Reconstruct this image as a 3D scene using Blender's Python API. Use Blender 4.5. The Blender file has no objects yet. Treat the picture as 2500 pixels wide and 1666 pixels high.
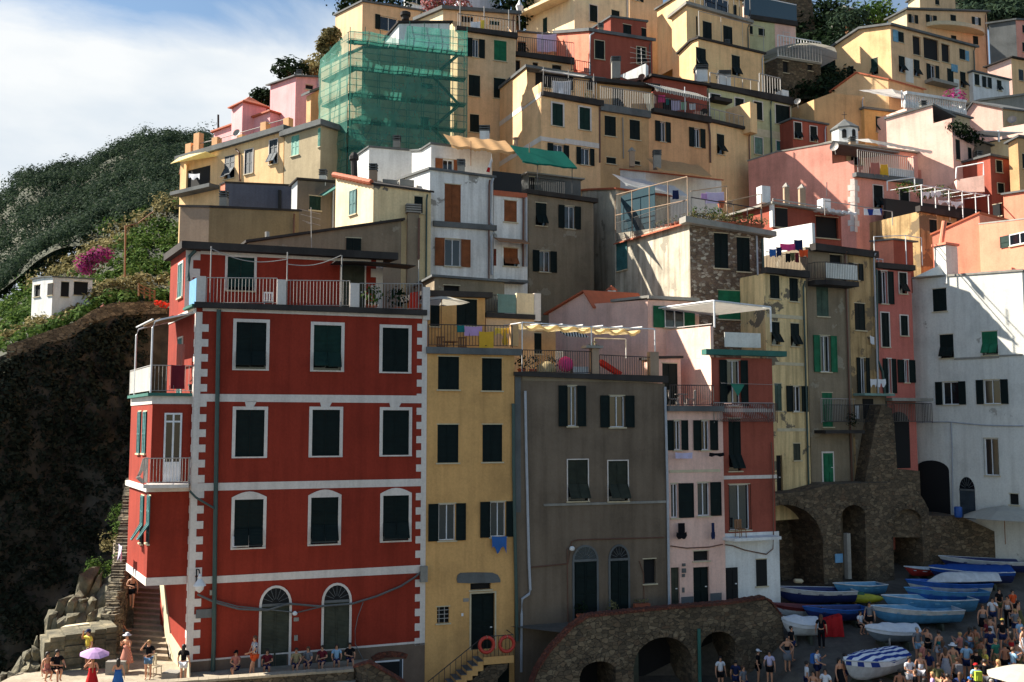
import bpy, math, random
import numpy as np
from math import sin, cos, tan, atan, radians, pi, sqrt, floor
from mathutils import Vector, Matrix, noise
S = bpy.context.scene
COL = S.collection
RN = random.Random(11)
# ------------------------------------------------------------------ camera, sky, sun, exposure
FPX = 2320.0
TH = atan(200 / FPX)
cd = bpy.data.cameras.new('camera'); cam = bpy.data.objects.new('camera', cd); COL.objects.link(cam)
cd.sensor_width = 36; cd.lens = 36 * FPX / 2500; cd.clip_start = .5; cd.clip_end = 4000
cam.location = (0, 0, 0); cam.rotation_euler = (pi / 2 + TH, 0, 0)
S.camera = cam
SUN_DIR = Vector((-.97, .255, .84)).normalized()      # from the scene towards the sun
sun_el = math.asin(SUN_DIR.z); sun_az = math.atan2(SUN_DIR.x, SUN_DIR.y)
sd_ = bpy.data.lights.new('sun', 'SUN'); sun = bpy.data.objects.new('sun', sd_); COL.objects.link(sun)
sd_.energy = 5.0; sd_.angle = radians(.5); sd_.color = (1, .93, .81)
sun.rotation_euler = SUN_DIR.to_track_quat('Z', 'Y').to_euler()
W = bpy.data.worlds.new('World'); S.world = W; W.use_nodes = True
nt = W.node_tree; nt.nodes.clear(); N = nt.nodes.new; L = nt.links.new
sky = N('ShaderNodeTexSky'); sky.sky_type = 'NISHITA'; sky.sun_disc = False
sky.sun_elevation = sun_el; sky.sun_rotation = sun_az; sky.air_density = 1.3; sky.dust_density = .15; sky.ozone_density = 2.2
tc = N('ShaderNodeTexCoord')
mp = N('ShaderNodeMapping'); mp.inputs['Scale'].default_value = (1.0, 1.0, 2.6)
L(tc.outputs['Generated'], mp.inputs[0])
n1 = N('ShaderNodeTexNoise'); n1.inputs['Scale'].default_value = 3.2; n1.inputs['Detail'].default_value = 9; n1.inputs['Roughness'].default_value = .55
n1.inputs['Distortion'].default_value = .35
L(mp.outputs[0], n1.inputs['Vector'])
sx = N('ShaderNodeSeparateXYZ'); L(tc.outputs['Generated'], sx.inputs[0])
rm = N('ShaderNodeMapRange'); rm.inputs['From Min'].default_value = .34; rm.inputs['From Max'].default_value = .41
rm.inputs['To Min'].default_value = .36; rm.inputs['To Max'].default_value = -.08
L(sx.outputs['Z'], rm.inputs['Value'])
ad = N('ShaderNodeMath'); ad.operation = 'ADD'; L(n1.outputs['Fac'], ad.inputs[0]); L(rm.outputs[0], ad.inputs[1])
cr = N('ShaderNodeValToRGB'); cr.color_ramp.elements[0].position = .46; cr.color_ramp.elements[1].position = .72
L(ad.outputs[0], cr.inputs[0])
n2 = N('ShaderNodeTexNoise'); n2.inputs['Scale'].default_value = 5.5; n2.inputs['Detail'].default_value = 8
L(mp.outputs[0], n2.inputs['Vector'])
cc = N('ShaderNodeValToRGB'); cc.color_ramp.elements[0].position = .3; cc.color_ramp.elements[1].position = .62
cc.color_ramp.elements[0].color = (5.3, 6.0, 6.7, 1); cc.color_ramp.elements[1].color = (7.3, 7.5, 7.6, 1)
L(n2.outputs['Fac'], cc.inputs[0])
az = N('ShaderNodeMapRange'); az.inputs['From Min'].default_value = -.15; az.inputs['From Max'].default_value = .3; L(sx.outputs['Y'], az.inputs['Value'])
ax = N('ShaderNodeMapRange'); ax.inputs['From Min'].default_value = .24; ax.inputs['From Max'].default_value = .06; L(sx.outputs['X'], ax.inputs['Value'])
am = N('ShaderNodeMath'); am.operation = 'MULTIPLY'; L(az.outputs[0], am.inputs[0]); L(ax.outputs[0], am.inputs[1])
am1 = N('ShaderNodeMath'); am1.operation = 'MAXIMUM'; L(am.outputs[0], am1.inputs[0]); am1.inputs[1].default_value = .1
am2 = N('ShaderNodeMath'); am2.operation = 'MULTIPLY'; L(am1.outputs[0], am2.inputs[0]); L(cr.outputs[0], am2.inputs[1])
mx = N('ShaderNodeMix'); mx.data_type = 'RGBA'; L(am2.outputs[0], mx.inputs['Factor']); L(sky.outputs[0], mx.inputs['A']); L(cc.outputs[0], mx.inputs['B'])
bg = N('ShaderNodeBackground'); bg.inputs[1].default_value = .05; L(mx.outputs['Result'], bg.inputs[0])
wo = N('ShaderNodeOutputWorld'); L(bg.outputs[0], wo.inputs[0])
S.view_settings.view_transform = 'Standard'; S.view_settings.look = 'None'
S.view_settings.exposure = 1.4; S.view_settings.gamma = 1
# ------------------------------------------------------------------ pixels of the photo turned into points
VW = {'0': (0, 0, 1), 'w': (0, 0, 1.0625), 'a1': (300, 0, .2551), 'a2': (750, 0, .2551), 'a3': (1200, 0, .2551), 'a4': (1700, 0, .2551),
      'a5': (2000, 0, .2551), 'a6': (380, 300, .2551), 'a7': (780, 320, .2551), 'a8': (1330, 380, .2551), 'b1': (1800, 350, .2975),
      'b2': (300, 580, .3252), 'b3': (300, 1050, .3252), 'b4': (1030, 690, .2551), 'b5': (1030, 1080, .2551), 'b6': (1560, 680, .2551),
      'b7': (1560, 1080, .2678), 'b8': (1980, 650, .287), 'c1': (1900, 1050, .2551), 'c2': (1880, 1360, .2635), 'c3': (1280, 1430, .2762),
      'c4': (300, 1450, .2805), 'c5': (0, 1350, .204), 'c6': (0, 900, .319), 'c7': (0, 300, .3828), 'c8': (900, 1350, .2016)}
cv = VW['0']
def view(k):
 global cv
 cv = VW[k]
def px(x, y): return cv[0] + x * cv[2], cv[1] + y * cv[2]
def ray(x, y):                      # view pixel -> (dx/dY, dz/dY)
 x, y = px(x, y)
 u = (x - 1250) / FPX; v = (833 - y) / FPX
 dy = cos(TH) - v * sin(TH)
 return u / dy, (sin(TH) + v * cos(TH)) / dy
def P3(x, y, D):
 a, b = ray(x, y)
 return Vector((a * D, D, b * D))
def on_z(x, y, z):                  # point of the pixel ray at height z
 a, b = ray(x, y)
 D = z / b
 return Vector((a * D, D, z))
class Fac:
 """a vertical plane from plan point A (left) to B (right)"""
 def __init__(s, A, B):
  s.A = Vector(A[:2]); s.B = Vector(B[:2]); s.d = (s.B - s.A).normalized(); s.W = (s.B - s.A).length
  s.n = Vector((s.d.y, -s.d.x))
 def hit(s, x, y):
  rx, rz = ray(x, y)
  det = -s.d.x + rx * s.d.y
  Y = (s.d.y * s.A.x - s.d.x * s.A.y) / (s.d.y * rx - s.d.x)
  t = (Vector((rx * Y, Y)) - s.A).dot(s.d)
  return t, rz * Y
 def rect(s, x0, y0, x1, y1):
  xm = (x0 + x1) / 2; ym = (y0 + y1) / 2
  a = s.hit(x0, ym)[0]; b = s.hit(x1, ym)[0]
  return min(a, b), max(a, b), s.hit(xm, y1)[1], s.hit(xm, y0)[1]
 def pt(s, t, z, o=0.0):
  p = s.A + s.d * t + s.n * o
  return Vector((p.x, p.y, z))
 def off(s, o): return Fac(s.A + s.n * o, s.B + s.n * o)
# ------------------------------------------------------------------ mesh builder
ORG = {}
class MB:
 def __init__(s): s.v = []; s.f = []; s.m = []
 def poly(s, pts, m=0):
  i = len(s.v); s.v += [Vector(p) for p in pts]; s.f.append(tuple(range(i, i + len(pts)))); s.m.append(m)
 def hexa(s, p, m=0):            # p: 4 bottom, 4 top
  i = len(s.v); s.v += [Vector(q) for q in p]
  for f in ((3, 2, 1, 0), (4, 5, 6, 7), (0, 1, 5, 4), (1, 2, 6, 5), (2, 3, 7, 6), (3, 0, 4, 7)):
   s.f.append(tuple(i + k for k in f)); s.m.append(m)
 def fbox(s, F, s0, s1, z0, z1, o0, o1, m=0):
  s.hexa([F.pt(s0, z0, o0), F.pt(s0, z0, o1), F.pt(s1, z0, o1), F.pt(s1, z0, o0),
    F.pt(s0, z1, o0), F.pt(s0, z1, o1), F.pt(s1, z1, o1), F.pt(s1, z1, o0)], m)
 def box(s, c, d, rz=0, m=0):
  c = Vector(c); q = []
  for z in (-.5, .5):
   for x, y in ((-.5, -.5), (.5, -.5), (.5, .5), (-.5, .5)):
    X = x * d[0]; Y = y * d[1]
    q.append(c + Vector((X * cos(rz) - Y * sin(rz), X * sin(rz) + Y * cos(rz), z * d[2])))
  s.hexa(q, m)
 def prism(s, poly, dv, m=0):    # extrude a closed loop of 3d points by the vector dv
  n = len(poly); i = len(s.v); dv = Vector(dv)
  s.v += [Vector(p) for p in poly] + [Vector(p) + dv for p in poly]
  s.f.append(tuple(range(i + n - 1, i - 1, -1))); s.f.append(tuple(range(i + n, i + 2 * n))); s.m += [m, m]
  for k in range(n):
   j = (k + 1) % n
   s.f.append((i + k, i + j, i + n + j, i + n + k)); s.m.append(m)
 def tube(s, pts, r, n=6, m=0, cap=True):
  pts = [Vector(p) for p in pts]; K = len(pts); i0 = len(s.v)
  rr = r if isinstance(r, (list, tuple)) else [r] * K
  for k in range(K):
   t = (pts[min(k + 1, K - 1)] - pts[max(k - 1, 0)])
   t = t.normalized() if t.length > 1e-9 else Vector((0, 0, 1))
   a = t.cross(Vector((0, 0, 1)));
   if a.length < .05: a = t.cross(Vector((1, 0, 0)))
   a.normalize(); b = t.cross(a)
   for j in range(n):
    w = 2 * pi * j / n
    s.v.append(pts[k] + (a * cos(w) + b * sin(w)) * rr[k])
  for k in range(K - 1):
   for j in range(n):
    s.f.append((i0 + k * n + j, i0 + k * n + (j + 1) % n, i0 + (k + 1) * n + (j + 1) % n, i0 + (k + 1) * n + j)); s.m.append(m)
  if cap:
   s.f.append(tuple(i0 + j for j in range(n))[::-1]); s.f.append(tuple(i0 + (K - 1) * n + j for j in range(n))); s.m += [m, m]
 def lathe(s, c, prof, n=12, m=0):   # prof [(r, z)]
  c = Vector(c); i0 = len(s.v)
  for r, z in prof:
   for j in range(n):
    w = 2 * pi * j / n; s.v.append(c + Vector((r * cos(w), r * sin(w), z)))
  for k in range(len(prof) - 1):
   for j in range(n):
    s.f.append((i0 + k * n + j, i0 + k * n + (j + 1) % n, i0 + (k + 1) * n + (j + 1) % n, i0 + (k + 1) * n + j)); s.m.append(m)
  s.f.append(tuple(i0 + j for j in range(n))[::-1]); s.f.append(tuple(i0 + (len(prof) - 1) * n + j for j in range(n))); s.m += [m, m]
 def build(s, name, mats, parent=None, at=None, smooth=False):
  if not s.v: return None
  if not isinstance(mats, (list, tuple)): mats = [mats]
  o = Vector((0, 0, 0))
  if parent is not None: o = ORG[parent.name]
  elif at is not None: o = Vector(at)
  me = bpy.data.meshes.new(name)
  me.from_pydata([tuple(p - o) for p in s.v], [], s.f)
  for mt in mats: me.materials.append(M(mt) if isinstance(mt, str) else mt)
  if len(mats) > 1: me.polygons.foreach_set('material_index', s.m)
  if smooth: me.polygons.foreach_set('use_smooth', [True] * len(s.f))
  me.update()
  ob = bpy.data.objects.new(name, me); COL.objects.link(ob)
  if parent is not None: ob.parent = parent
  else: ob.location = o
  ORG[ob.name] = o
  return ob
def tag(o, label=None, cat=None, group=None, kind=None):
 if label: o['label'] = label
 if cat: o['category'] = cat
 if group: o['group'] = group
 if kind: o['kind'] = kind
 return o
def thing(name, label, cat, loc, group=None):
 o = bpy.data.objects.new(name, None); COL.objects.link(o); o.location = loc; o.empty_display_size = .3
 ORG[o.name] = Vector(loc)
 return tag(o, label, cat, group)
# ------------------------------------------------------------------ materials
MATS = {}
def lin(c): return tuple(((x / 255) / 12.92 if x / 255 < .04045 else ((x / 255 + .055) / 1.055) ** 2.4) for x in c)
def newmat(name):
 m = bpy.data.materials.new(name); m.use_nodes = True; MATS[name] = m
 t = m.node_tree; b = t.nodes['Principled BSDF']
 return m, t, b
def noise_node(t, scale, det=5, vec=None, rough=.6):
 n = t.nodes.new('ShaderNodeTexNoise'); n.inputs['Scale'].default_value = scale; n.inputs['Detail'].default_value = det; n.inputs['Roughness'].default_value = rough
 if vec is not None: t.links.new(vec, n.inputs['Vector'])
 return n
def ramp(t, fac, els):
 r = t.nodes.new('ShaderNodeValToRGB'); t.links.new(fac, r.inputs[0])
 e = r.color_ramp.elements
 while len(e) < len(els): e.new(.5)
 for k, (p, c) in enumerate(els):
  e[k].position = p; e[k].color = (*c, 1) if len(c) == 3 else c
 return r
def mixc(t, a, b, f, bt='MIX'):
 m = t.nodes.new('ShaderNodeMix'); m.data_type = 'RGBA'; m.blend_type = bt
 for k, s in (('A', a), ('B', b)):
  if isinstance(s, tuple): m.inputs[k].default_value = (*s[:3], 1)
  else: t.links.new(s, m.inputs[k])
 if isinstance(f, float): m.inputs['Factor'].default_value = f
 else: t.links.new(f, m.inputs['Factor'])
 return m.outputs['Result']
def bump(t, b, h, st, dist=.05):
 n = t.nodes.new('ShaderNodeBump'); n.inputs['Strength'].default_value = st; n.inputs['Distance'].default_value = dist
 t.links.new(h, n.inputs['Height']); t.links.new(n.outputs[0], b.inputs['Normal'])
def objco(t, sc=(1, 1, 1)):
 c = t.nodes.new('ShaderNodeTexCoord'); m = t.nodes.new('ShaderNodeMapping'); m.inputs['Scale'].default_value = sc
 t.links.new(c.outputs['Object'], m.inputs[0]); return m.outputs[0]
def plaster(name, c, var=.13, peel=0, pc=(110, 102, 92), streak=.13, rough=.9):
 m, t, b = newmat(name); c = lin(c)
 co = objco(t); n1 = noise_node(t, .45, 7, co)
 dk = tuple(x * (1 - var * 1.6) for x in c); lt = tuple(min(.9, x * (1 + var * .8)) for x in c)
 r1 = ramp(t, n1.outputs['Fac'], [(.32, dk), (.5, c), (.7, lt)])
 st = noise_node(t, 1.0, 6, objco(t, (2.2, 2.2, .16)))
 r2 = ramp(t, st.outputs['Fac'], [(.34, (1 - streak * 1.5, 1 - streak * 1.55, 1 - streak * 1.6)), (.56, (1, 1, 1))])
 col = mixc(t, r1.outputs[0], r2.outputs[0], .75, 'MULTIPLY')
 f = noise_node(t, 9, 6, co, .7)
 r3 = ramp(t, f.outputs['Fac'], [(.3, (.86, .85, .84)), (.6, (1.04, 1.04, 1.04))])
 col = mixc(t, col, r3.outputs[0], .8, 'MULTIPLY')
 if peel:
  pn = noise_node(t, .62, 8, co, .62)
  pr = ramp(t, pn.outputs['Fac'], [(.66 - peel * .2, (0, 0, 0)), (.675 - peel * .2, (1, 1, 1))])
  pcn = ramp(t, f.outputs['Fac'], [(.3, tuple(x * .75 for x in lin(pc))), (.7, lin(pc))])
  col = mixc(t, col, pcn.outputs[0], pr.outputs[0])
 t.links.new(col, b.inputs['Base Color']); b.inputs['Roughness'].default_value = rough
 b.inputs['Specular IOR Level'].default_value = .2
 bump(t, b, f.outputs['Fac'], .35, .03)
 return m
def paint(name, c, rough=.5, var=.12, metal=0, sc=3):
 m, t, b = newmat(name); c = lin(c)
 n = noise_node(t, sc, 5, objco(t))
 r = ramp(t, n.outputs['Fac'], [(.3, tuple(x * (1 - var) for x in c)), (.7, tuple(min(.95, x * (1 + var)) for x in c))])
 t.links.new(r.outputs[0], b.inputs['Base Color']); b.inputs['Roughness'].default_value = rough; b.inputs['Metallic'].default_value = metal
 return m
def louvre(name, c):
 m, t, b = newmat(name); c = lin(c)
 w = t.nodes.new('ShaderNodeTexWave'); w.bands_direction = 'Z'; w.inputs['Scale'].default_value = 5.2; w.inputs['Distortion'].default_value = 0
 t.links.new(objco(t), w.inputs['Vector'])
 n = noise_node(t, 2.2, 5, objco(t))
 r0 = ramp(t, n.outputs['Fac'], [(.3, tuple(x * .72 for x in c)), (.7, tuple(x * 1.25 for x in c))])
 r = ramp(t, w.outputs['Fac'], [(.15, (.55, .55, .55)), (.7, (1, 1, 1))])
 t.links.new(mixc(t, r0.outputs[0], r.outputs[0], .6, 'MULTIPLY'), b.inputs['Base Color']); b.inputs['Roughness'].default_value = .6; b.inputs['Specular IOR Level'].default_value = .2
 bump(t, b, w.outputs['Fac'], .5, .03)
 return m
def stone(name, cols, sc=2.2, mortar=(60, 54, 46), rough=.95, mw=.06):
 m, t, b = newmat(name)
 co = objco(t, (1, 1, 1.7)); dn = noise_node(t, 2.5, 3, co)
 ds = t.nodes.new('ShaderNodeVectorMath'); ds.operation = 'MULTIPLY_ADD'; ds.inputs[1].default_value = (.22, .22, .22)
 t.links.new(dn.outputs['Color'], ds.inputs[0]); t.links.new(co, ds.inputs[2])
 v = t.nodes.new('ShaderNodeTexVoronoi'); v.inputs['Scale'].default_value = sc; t.links.new(ds.outputs[0], v.inputs['Vector'])
 ve = t.nodes.new('ShaderNodeTexVoronoi'); ve.feature = 'DISTANCE_TO_EDGE'; ve.inputs['Scale'].default_value = sc; t.links.new(ds.outputs[0], ve.inputs['Vector'])
 sp = t.nodes.new('ShaderNodeSeparateColor'); t.links.new(v.outputs['Color'], sp.inputs[0])
 r = ramp(t, sp.outputs[0], [(k / (len(cols) - 1), lin(c)) for k, c in enumerate(cols)])
 e = ramp(t, ve.outputs['Distance'], [(0, (0, 0, 0)), (mw, (1, 1, 1))])
 col = mixc(t, lin(mortar), r.outputs[0], e.outputs[0])
 f = noise_node(t, 8, 6, co, .7)
 r3 = ramp(t, f.outputs['Fac'], [(.3, (.6, .6, .6)), (.65, (1.1, 1.1, 1.1))])
 big = noise_node(t, .4, 4, co); r4 = ramp(t, big.outputs['Fac'], [(.35, (.6, .6, .58)), (.65, (1.1, 1.1, 1.1))])
 col = mixc(t, col, r3.outputs[0], .8, 'MULTIPLY'); col = mixc(t, col, r4.outputs[0], .8, 'MULTIPLY')
 t.links.new(col, b.inputs['Base Color']); b.inputs['Roughness'].default_value = rough
 h = mixc(t, e.outputs[0], f.outputs['Color'], .35)
 bump(t, b, h, .9, .08)
 return m
def rough_ground(name, cols, sc=.8, bs=.6, fine=7):
 m, t, b = newmat(name); co = objco(t)
 n = noise_node(t, sc, 9, co, .65)
 r = ramp(t, n.outputs['Fac'], [(.3 + .4 * k / max(1, len(cols) - 1), lin(c)) for k, c in enumerate(cols)])
 f = noise_node(t, fine, 8, co, .7)
 r3 = ramp(t, f.outputs['Fac'], [(.3, (.7, .7, .7)), (.65, (1.1, 1.1, 1.1))])
 t.links.new(mixc(t, r.outputs[0], r3.outputs[0], .9, 'MULTIPLY'), b.inputs['Base Color']); b.inputs['Roughness'].default_value = .95
 bump(t, b, f.outputs['Fac'], bs, .08)
 return m
def leafmat(name, cols, tr=.25):
 m, t, b = newmat(name)
 g = t.nodes.new('ShaderNodeNewGeometry')
 n = noise_node(t, .3, 3, objco(t))
 a = t.nodes.new('ShaderNodeMath'); a.operation = 'MULTIPLY_ADD'; a.inputs[1].default_value = .55
 t.links.new(g.outputs['Random Per Island'], a.inputs[0])
 n2 = t.nodes.new('ShaderNodeMath'); n2.operation = 'MULTIPLY'; n2.inputs[1].default_value = .5; t.links.new(n.outputs['Fac'], n2.inputs[0]); t.links.new(n2.outputs[0], a.inputs[2])
 r = ramp(t, a.outputs[0], [(.15 + .7 * k / (len(cols) - 1), lin(c)) for k, c in enumerate(cols)])
 t.links.new(r.outputs[0], b.inputs['Base Color']); b.inputs['Roughness'].default_value = .9; b.inputs['Specular IOR Level'].default_value = .05
 ts = t.nodes.new('ShaderNodeBsdfTranslucent'); t.links.new(r.outputs[0], ts.inputs[0])
 mx = t.nodes.new('ShaderNodeMixShader'); mx.inputs[0].default_value = tr
 t.links.new(b.outputs[0], mx.inputs[1]); t.links.new(ts.outputs[0], mx.inputs[2])
 t.links.new(mx.outputs[0], t.nodes['Material Output'].inputs[0])
 return m
def cloth(name, c, c2=None, stripe=0, tr=.35, var=.08, rot=0):
 m, t, b = newmat(name); c = lin(c)
 n = noise_node(t, 4, 4, objco(t))
 r = ramp(t, n.outputs['Fac'], [(.3, tuple(x * (1 - var) for x in c)), (.7, tuple(min(.92, x * (1 + var)) for x in c))])
 col = r.outputs[0]
 if c2:
  w = t.nodes.new('ShaderNodeTexWave'); w.wave_type = 'BANDS'; w.bands_direction = 'X'; w.inputs['Scale'].default_value = stripe; w.inputs['Distortion'].default_value = .3
  oc = objco(t); oc.node.inputs['Rotation'].default_value = (0, 0, rot); t.links.new(oc, w.inputs['Vector'])
  k = ramp(t, w.outputs['Fac'], [(.48, (0, 0, 0)), (.52, (1, 1, 1))])
  col = mixc(t, col, lin(c2), k.outputs[0])
 t.links.new(col, b.inputs['Base Color']); b.inputs['Roughness'].default_value = .9; b.inputs['Specular IOR Level'].default_value = .1
 ts = t.nodes.new('ShaderNodeBsdfTranslucent'); t.links.new(col, ts.inputs[0])
 mx = t.nodes.new('ShaderNodeMixShader'); mx.inputs[0].default_value = tr
 t.links.new(b.outputs[0], mx.inputs[1]); t.links.new(ts.outputs[0], mx.inputs[2])
 t.links.new(mx.outputs[0], t.nodes['Material Output'].inputs[0])
 return m
def glass(name, c=(20, 26, 32)):
 m, t, b = newmat(name); b.inputs['Base Color'].default_value = (*lin(c), 1); b.inputs['Roughness'].default_value = .08
 b.inputs['Specular IOR Level'].default_value = .6
 return m
def M(k):
 if k in MATS: return MATS[k]
 raise KeyError(k)
PL = dict(yellow=(240, 197, 146), peach=(238, 194, 146), cream=(241, 216, 176), orange=(222, 172, 126), pink=(232, 160, 142), palepink=(238, 196, 180),
          coral=(230, 142, 116), white=(226, 226, 224), bluewhite=(214, 218, 228), grey=(118, 108, 96), beige=(176, 160, 130), olive=(150, 130, 98), palegreen=(196, 192, 150),
          terra=(160, 84, 68), tan=(166, 142, 120), mustard=(216, 168, 108), darkgrey=(90, 94, 108), rust=(158, 84, 68), ochre=(206, 166, 120), straw=(224, 188, 148))
for k, c in PL.items(): plaster(k, c)
plaster('red', (148, 54, 39), .1, streak=.16)
plaster('trimwhite', (222, 212, 204), .05, streak=.12)
plaster('greyhouse', (120, 105, 90), .14, streak=.2)
plaster('plinthgrey', (120, 102, 88), .15)
plaster('paleyellow_peel', (230, 202, 150), .12, .42, (128, 116, 98), .35)
plaster('cream_peel', (238, 213, 166), .1, .3, (124, 116, 108), .2)
plaster('ochre_peel', (184, 154, 110), .25, .55, (128, 110, 86), .5)
plaster('white_peel', (230, 228, 224), .1, .1, (160, 156, 150), .25)
plaster('stained', (196, 187, 168), .2, .22, (160, 152, 136), .42)
plaster('greygreen', (140, 126, 106), .16, .2, (158, 148, 130), .16)
plaster('whitestain', (222, 220, 212), .1, .1, (180, 174, 164), .14)
plaster('slate', (104, 106, 106), .2); plaster('slatedark', (62, 58, 56), .25); plaster('concrete', (150, 146, 138), .2); plaster('tealgreen', (62, 110, 100), .12)
plaster('lightgreen', (118, 146, 138), .15)
louvre('green', (22, 52, 45)); louvre('deepgreen', (13, 28, 26)); louvre('brown', (142, 84, 50)); louvre('bright', (34, 110, 76)); louvre('teal', (62, 112, 112)); louvre('greyblue', (62, 72, 80))
louvre('sagegreen', (76, 96, 84)); louvre('mint', (110, 178, 158)); louvre('skyblue', (120, 170, 196)); louvre('redbrown', (120, 56, 40)); louvre('oldwood', (72, 74, 62)); louvre('creamwood', (214, 196, 160))
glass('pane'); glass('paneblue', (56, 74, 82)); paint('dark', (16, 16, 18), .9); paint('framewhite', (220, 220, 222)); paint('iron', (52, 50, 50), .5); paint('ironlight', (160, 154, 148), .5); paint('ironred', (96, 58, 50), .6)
paint('whitemetal', (226, 226, 226), .4); paint('pipe', (168, 172, 180), .4); paint('pipegreen', (52, 76, 72), .5); paint('pipebrown', (100, 62, 46), .5); paint('stonetrim', (196, 182, 152), .8)
paint('wood', (140, 96, 60), .7); paint('terracotta', (176, 92, 60), .8); paint('black', (18, 18, 20), .7); paint('bluepaint', (96, 150, 190), .5)
stone('rubble', [(118, 98, 82), (146, 122, 98), (104, 86, 74), (210, 196, 176), (124, 100, 84), (130, 108, 90)], 3.6, (130, 106, 88), mw=.12)
stone('masonry', [(92, 78, 60), (112, 95, 74), (80, 68, 54), (134, 116, 92), (104, 82, 62)], 3.3, (70, 60, 47), mw=.045)
stone('drywall', [(150, 138, 114), (118, 108, 90), (170, 156, 130), (100, 92, 78), (136, 122, 98)], 2.6, (60, 54, 44))
stone('brickwork', [(126, 66, 48), (104, 54, 42), (142, 80, 58), (96, 60, 48)], 6, (84, 66, 54))
rough_ground('rock', [(58, 55, 45), (92, 88, 72), (122, 114, 92), (158, 146, 118)], .9, 1.0, 3)
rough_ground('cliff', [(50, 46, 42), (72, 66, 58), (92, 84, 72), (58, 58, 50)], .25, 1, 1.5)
rough_ground('soil', [(34, 42, 28), (48, 54, 34), (62, 62, 42), (44, 50, 32)], .15, .6, 2)
rough_ground('paving', [(72, 65, 58), (94, 86, 76), (112, 102, 90)], .6, .5, 4)
rough_ground('terrace_paving', [(138, 126, 108), (156, 144, 124), (172, 158, 138)], .8, .2, 6)
rough_ground('steps', [(130, 116, 98), (150, 134, 114), (168, 152, 130)], .9, .4, 6)
plaster('rosepink', (230, 168, 170), .08); plaster('brickpink', (200, 116, 104), .1); louvre('greenblack', (52, 56, 46)); louvre('lightteal', (112, 142, 130))
leafmat('leaf_wood', [(34, 48, 42), (42, 57, 46), (52, 67, 50), (63, 77, 55)])  # bluish greens, with distance haze put into the leaf colour
leafmat('leaf_spur', [(36, 54, 26), (54, 78, 34), (78, 102, 46), (100, 116, 62)])
leafmat('leaf_dark', [(16, 26, 18), (28, 42, 26), (42, 58, 34)])
leafmat('leaf_dry', [(84, 80, 52), (120, 112, 74), (150, 138, 98)])
leafmat('leaf_magenta', [(112, 26, 78), (146, 48, 104), (172, 84, 136)])
leafmat('leaf_pink', [(196, 130, 130), (150, 90, 96), (96, 90, 60)])
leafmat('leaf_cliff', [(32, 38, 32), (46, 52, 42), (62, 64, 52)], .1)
paint('ringred', (190, 58, 44), .5)
cloth('canvas', (150, 128, 104), None, 0, .3)
for k_, c_ in dict(skin=(196, 140, 108), tanskin=(166, 108, 78), hairdark=(34, 26, 22), hairbrown=(84, 56, 36), hairblond=(170, 132, 84), hairgrey=(150, 144, 136)).items(): paint(k_, c_, .6, .08)
for k_, c_ in dict(cl_white=(226, 226, 230), cl_black=(26, 26, 30), cl_navy=(38, 48, 84), cl_blue=(60, 108, 176), cl_sky=(150, 186, 214), cl_red=(184, 42, 44), cl_denim=(98, 128, 160), cl_grey=(120, 122, 128), cl_yellow=(232, 206, 92), cl_orange=(220, 92, 50), cl_rose=(186, 120, 108), cl_pink=(226, 80, 140), cl_lilac=(196, 160, 206), cl_green=(60, 130, 110), cl_lime=(170, 190, 70), cl_olive=(96, 96, 66), cl_khaki=(164, 148, 112), cl_maroon=(110, 40, 50), cl_gold=(226, 178, 62), cl_teal=(40, 120, 120), cl_mint=(170, 210, 180), cl_palelilac=(206, 196, 222)).items(): cloth(k_, c_, None, 0, .15)
cloth('cl_floral', (226, 224, 222), (60, 66, 96), 9, .1); cloth('cl_roseprint', (178, 110, 98), (206, 150, 130), 11, .1)
cloth('stripes_blue', (226, 228, 232), (44, 66, 140), 1.15, .1, .08, -2.19); cloth('stripes_awning', (226, 222, 210), (70, 66, 62), 1.9, .25); cloth('sail_cream', (240, 214, 160), None, 0, .55); cloth('sail_white', (232, 230, 224), None, 0, .45); cloth('sail_green', (16, 96, 84), None, 0, .3); cloth('sail_straw', (206, 164, 118), None, 0, .3); cloth('parasol', (206, 200, 184), None, 0, .4); cloth('awning_cream', (240, 224, 170), None, 0, .35); cloth('tarp_blue', (36, 72, 140), None, 0, .05); cloth('tarp_white', (206, 208, 212), None, 0, .05); cloth('net_orange', (230, 70, 50), None, 0, .3)
for k_, c_ in dict(b_sky=(84, 150, 196), b_blue=(40, 96, 180), b_navy=(34, 48, 104), b_white=(214, 216, 218), b_red=(178, 52, 48), b_maroon=(120, 44, 44), b_yellow=(206, 196, 50), b_grey=(120, 130, 138), b_green=(50, 110, 80), b_pink=(214, 120, 116), b_inside=(120, 176, 208)).items(): paint(k_, tuple(x * .88 for x in c_), .5, .2)
m_, t_, b_ = newmat('scaffold_net'); g_ = noise_node(t_, 1.2, 4, objco(t_)); r_ = ramp(t_, g_.outputs['Fac'], [(.3, lin((70, 150, 134))), (.7, lin((96, 184, 164)))])
t_.links.new(r_.outputs[0], b_.inputs['Base Color']); b_.inputs['Roughness'].default_value = .8
tr_ = t_.nodes.new('ShaderNodeBsdfTransparent'); tl_ = t_.nodes.new('ShaderNodeBsdfTranslucent'); t_.links.new(r_.outputs[0], tl_.inputs[0])
x1_ = t_.nodes.new('ShaderNodeMixShader'); x1_.inputs[0].default_value = .45; t_.links.new(b_.outputs[0], x1_.inputs[1]); t_.links.new(tl_.outputs[0], x1_.inputs[2])
x2_ = t_.nodes.new('ShaderNodeMixShader'); f_ = ramp(t_, noise_node(t_, .7, 6, objco(t_, (1, 1, .4))).outputs['Fac'], [(.3, (.4, .4, .4)), (.7, (.64, .64, .64))]); t_.links.new(f_.outputs[0], x2_.inputs[0])
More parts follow.
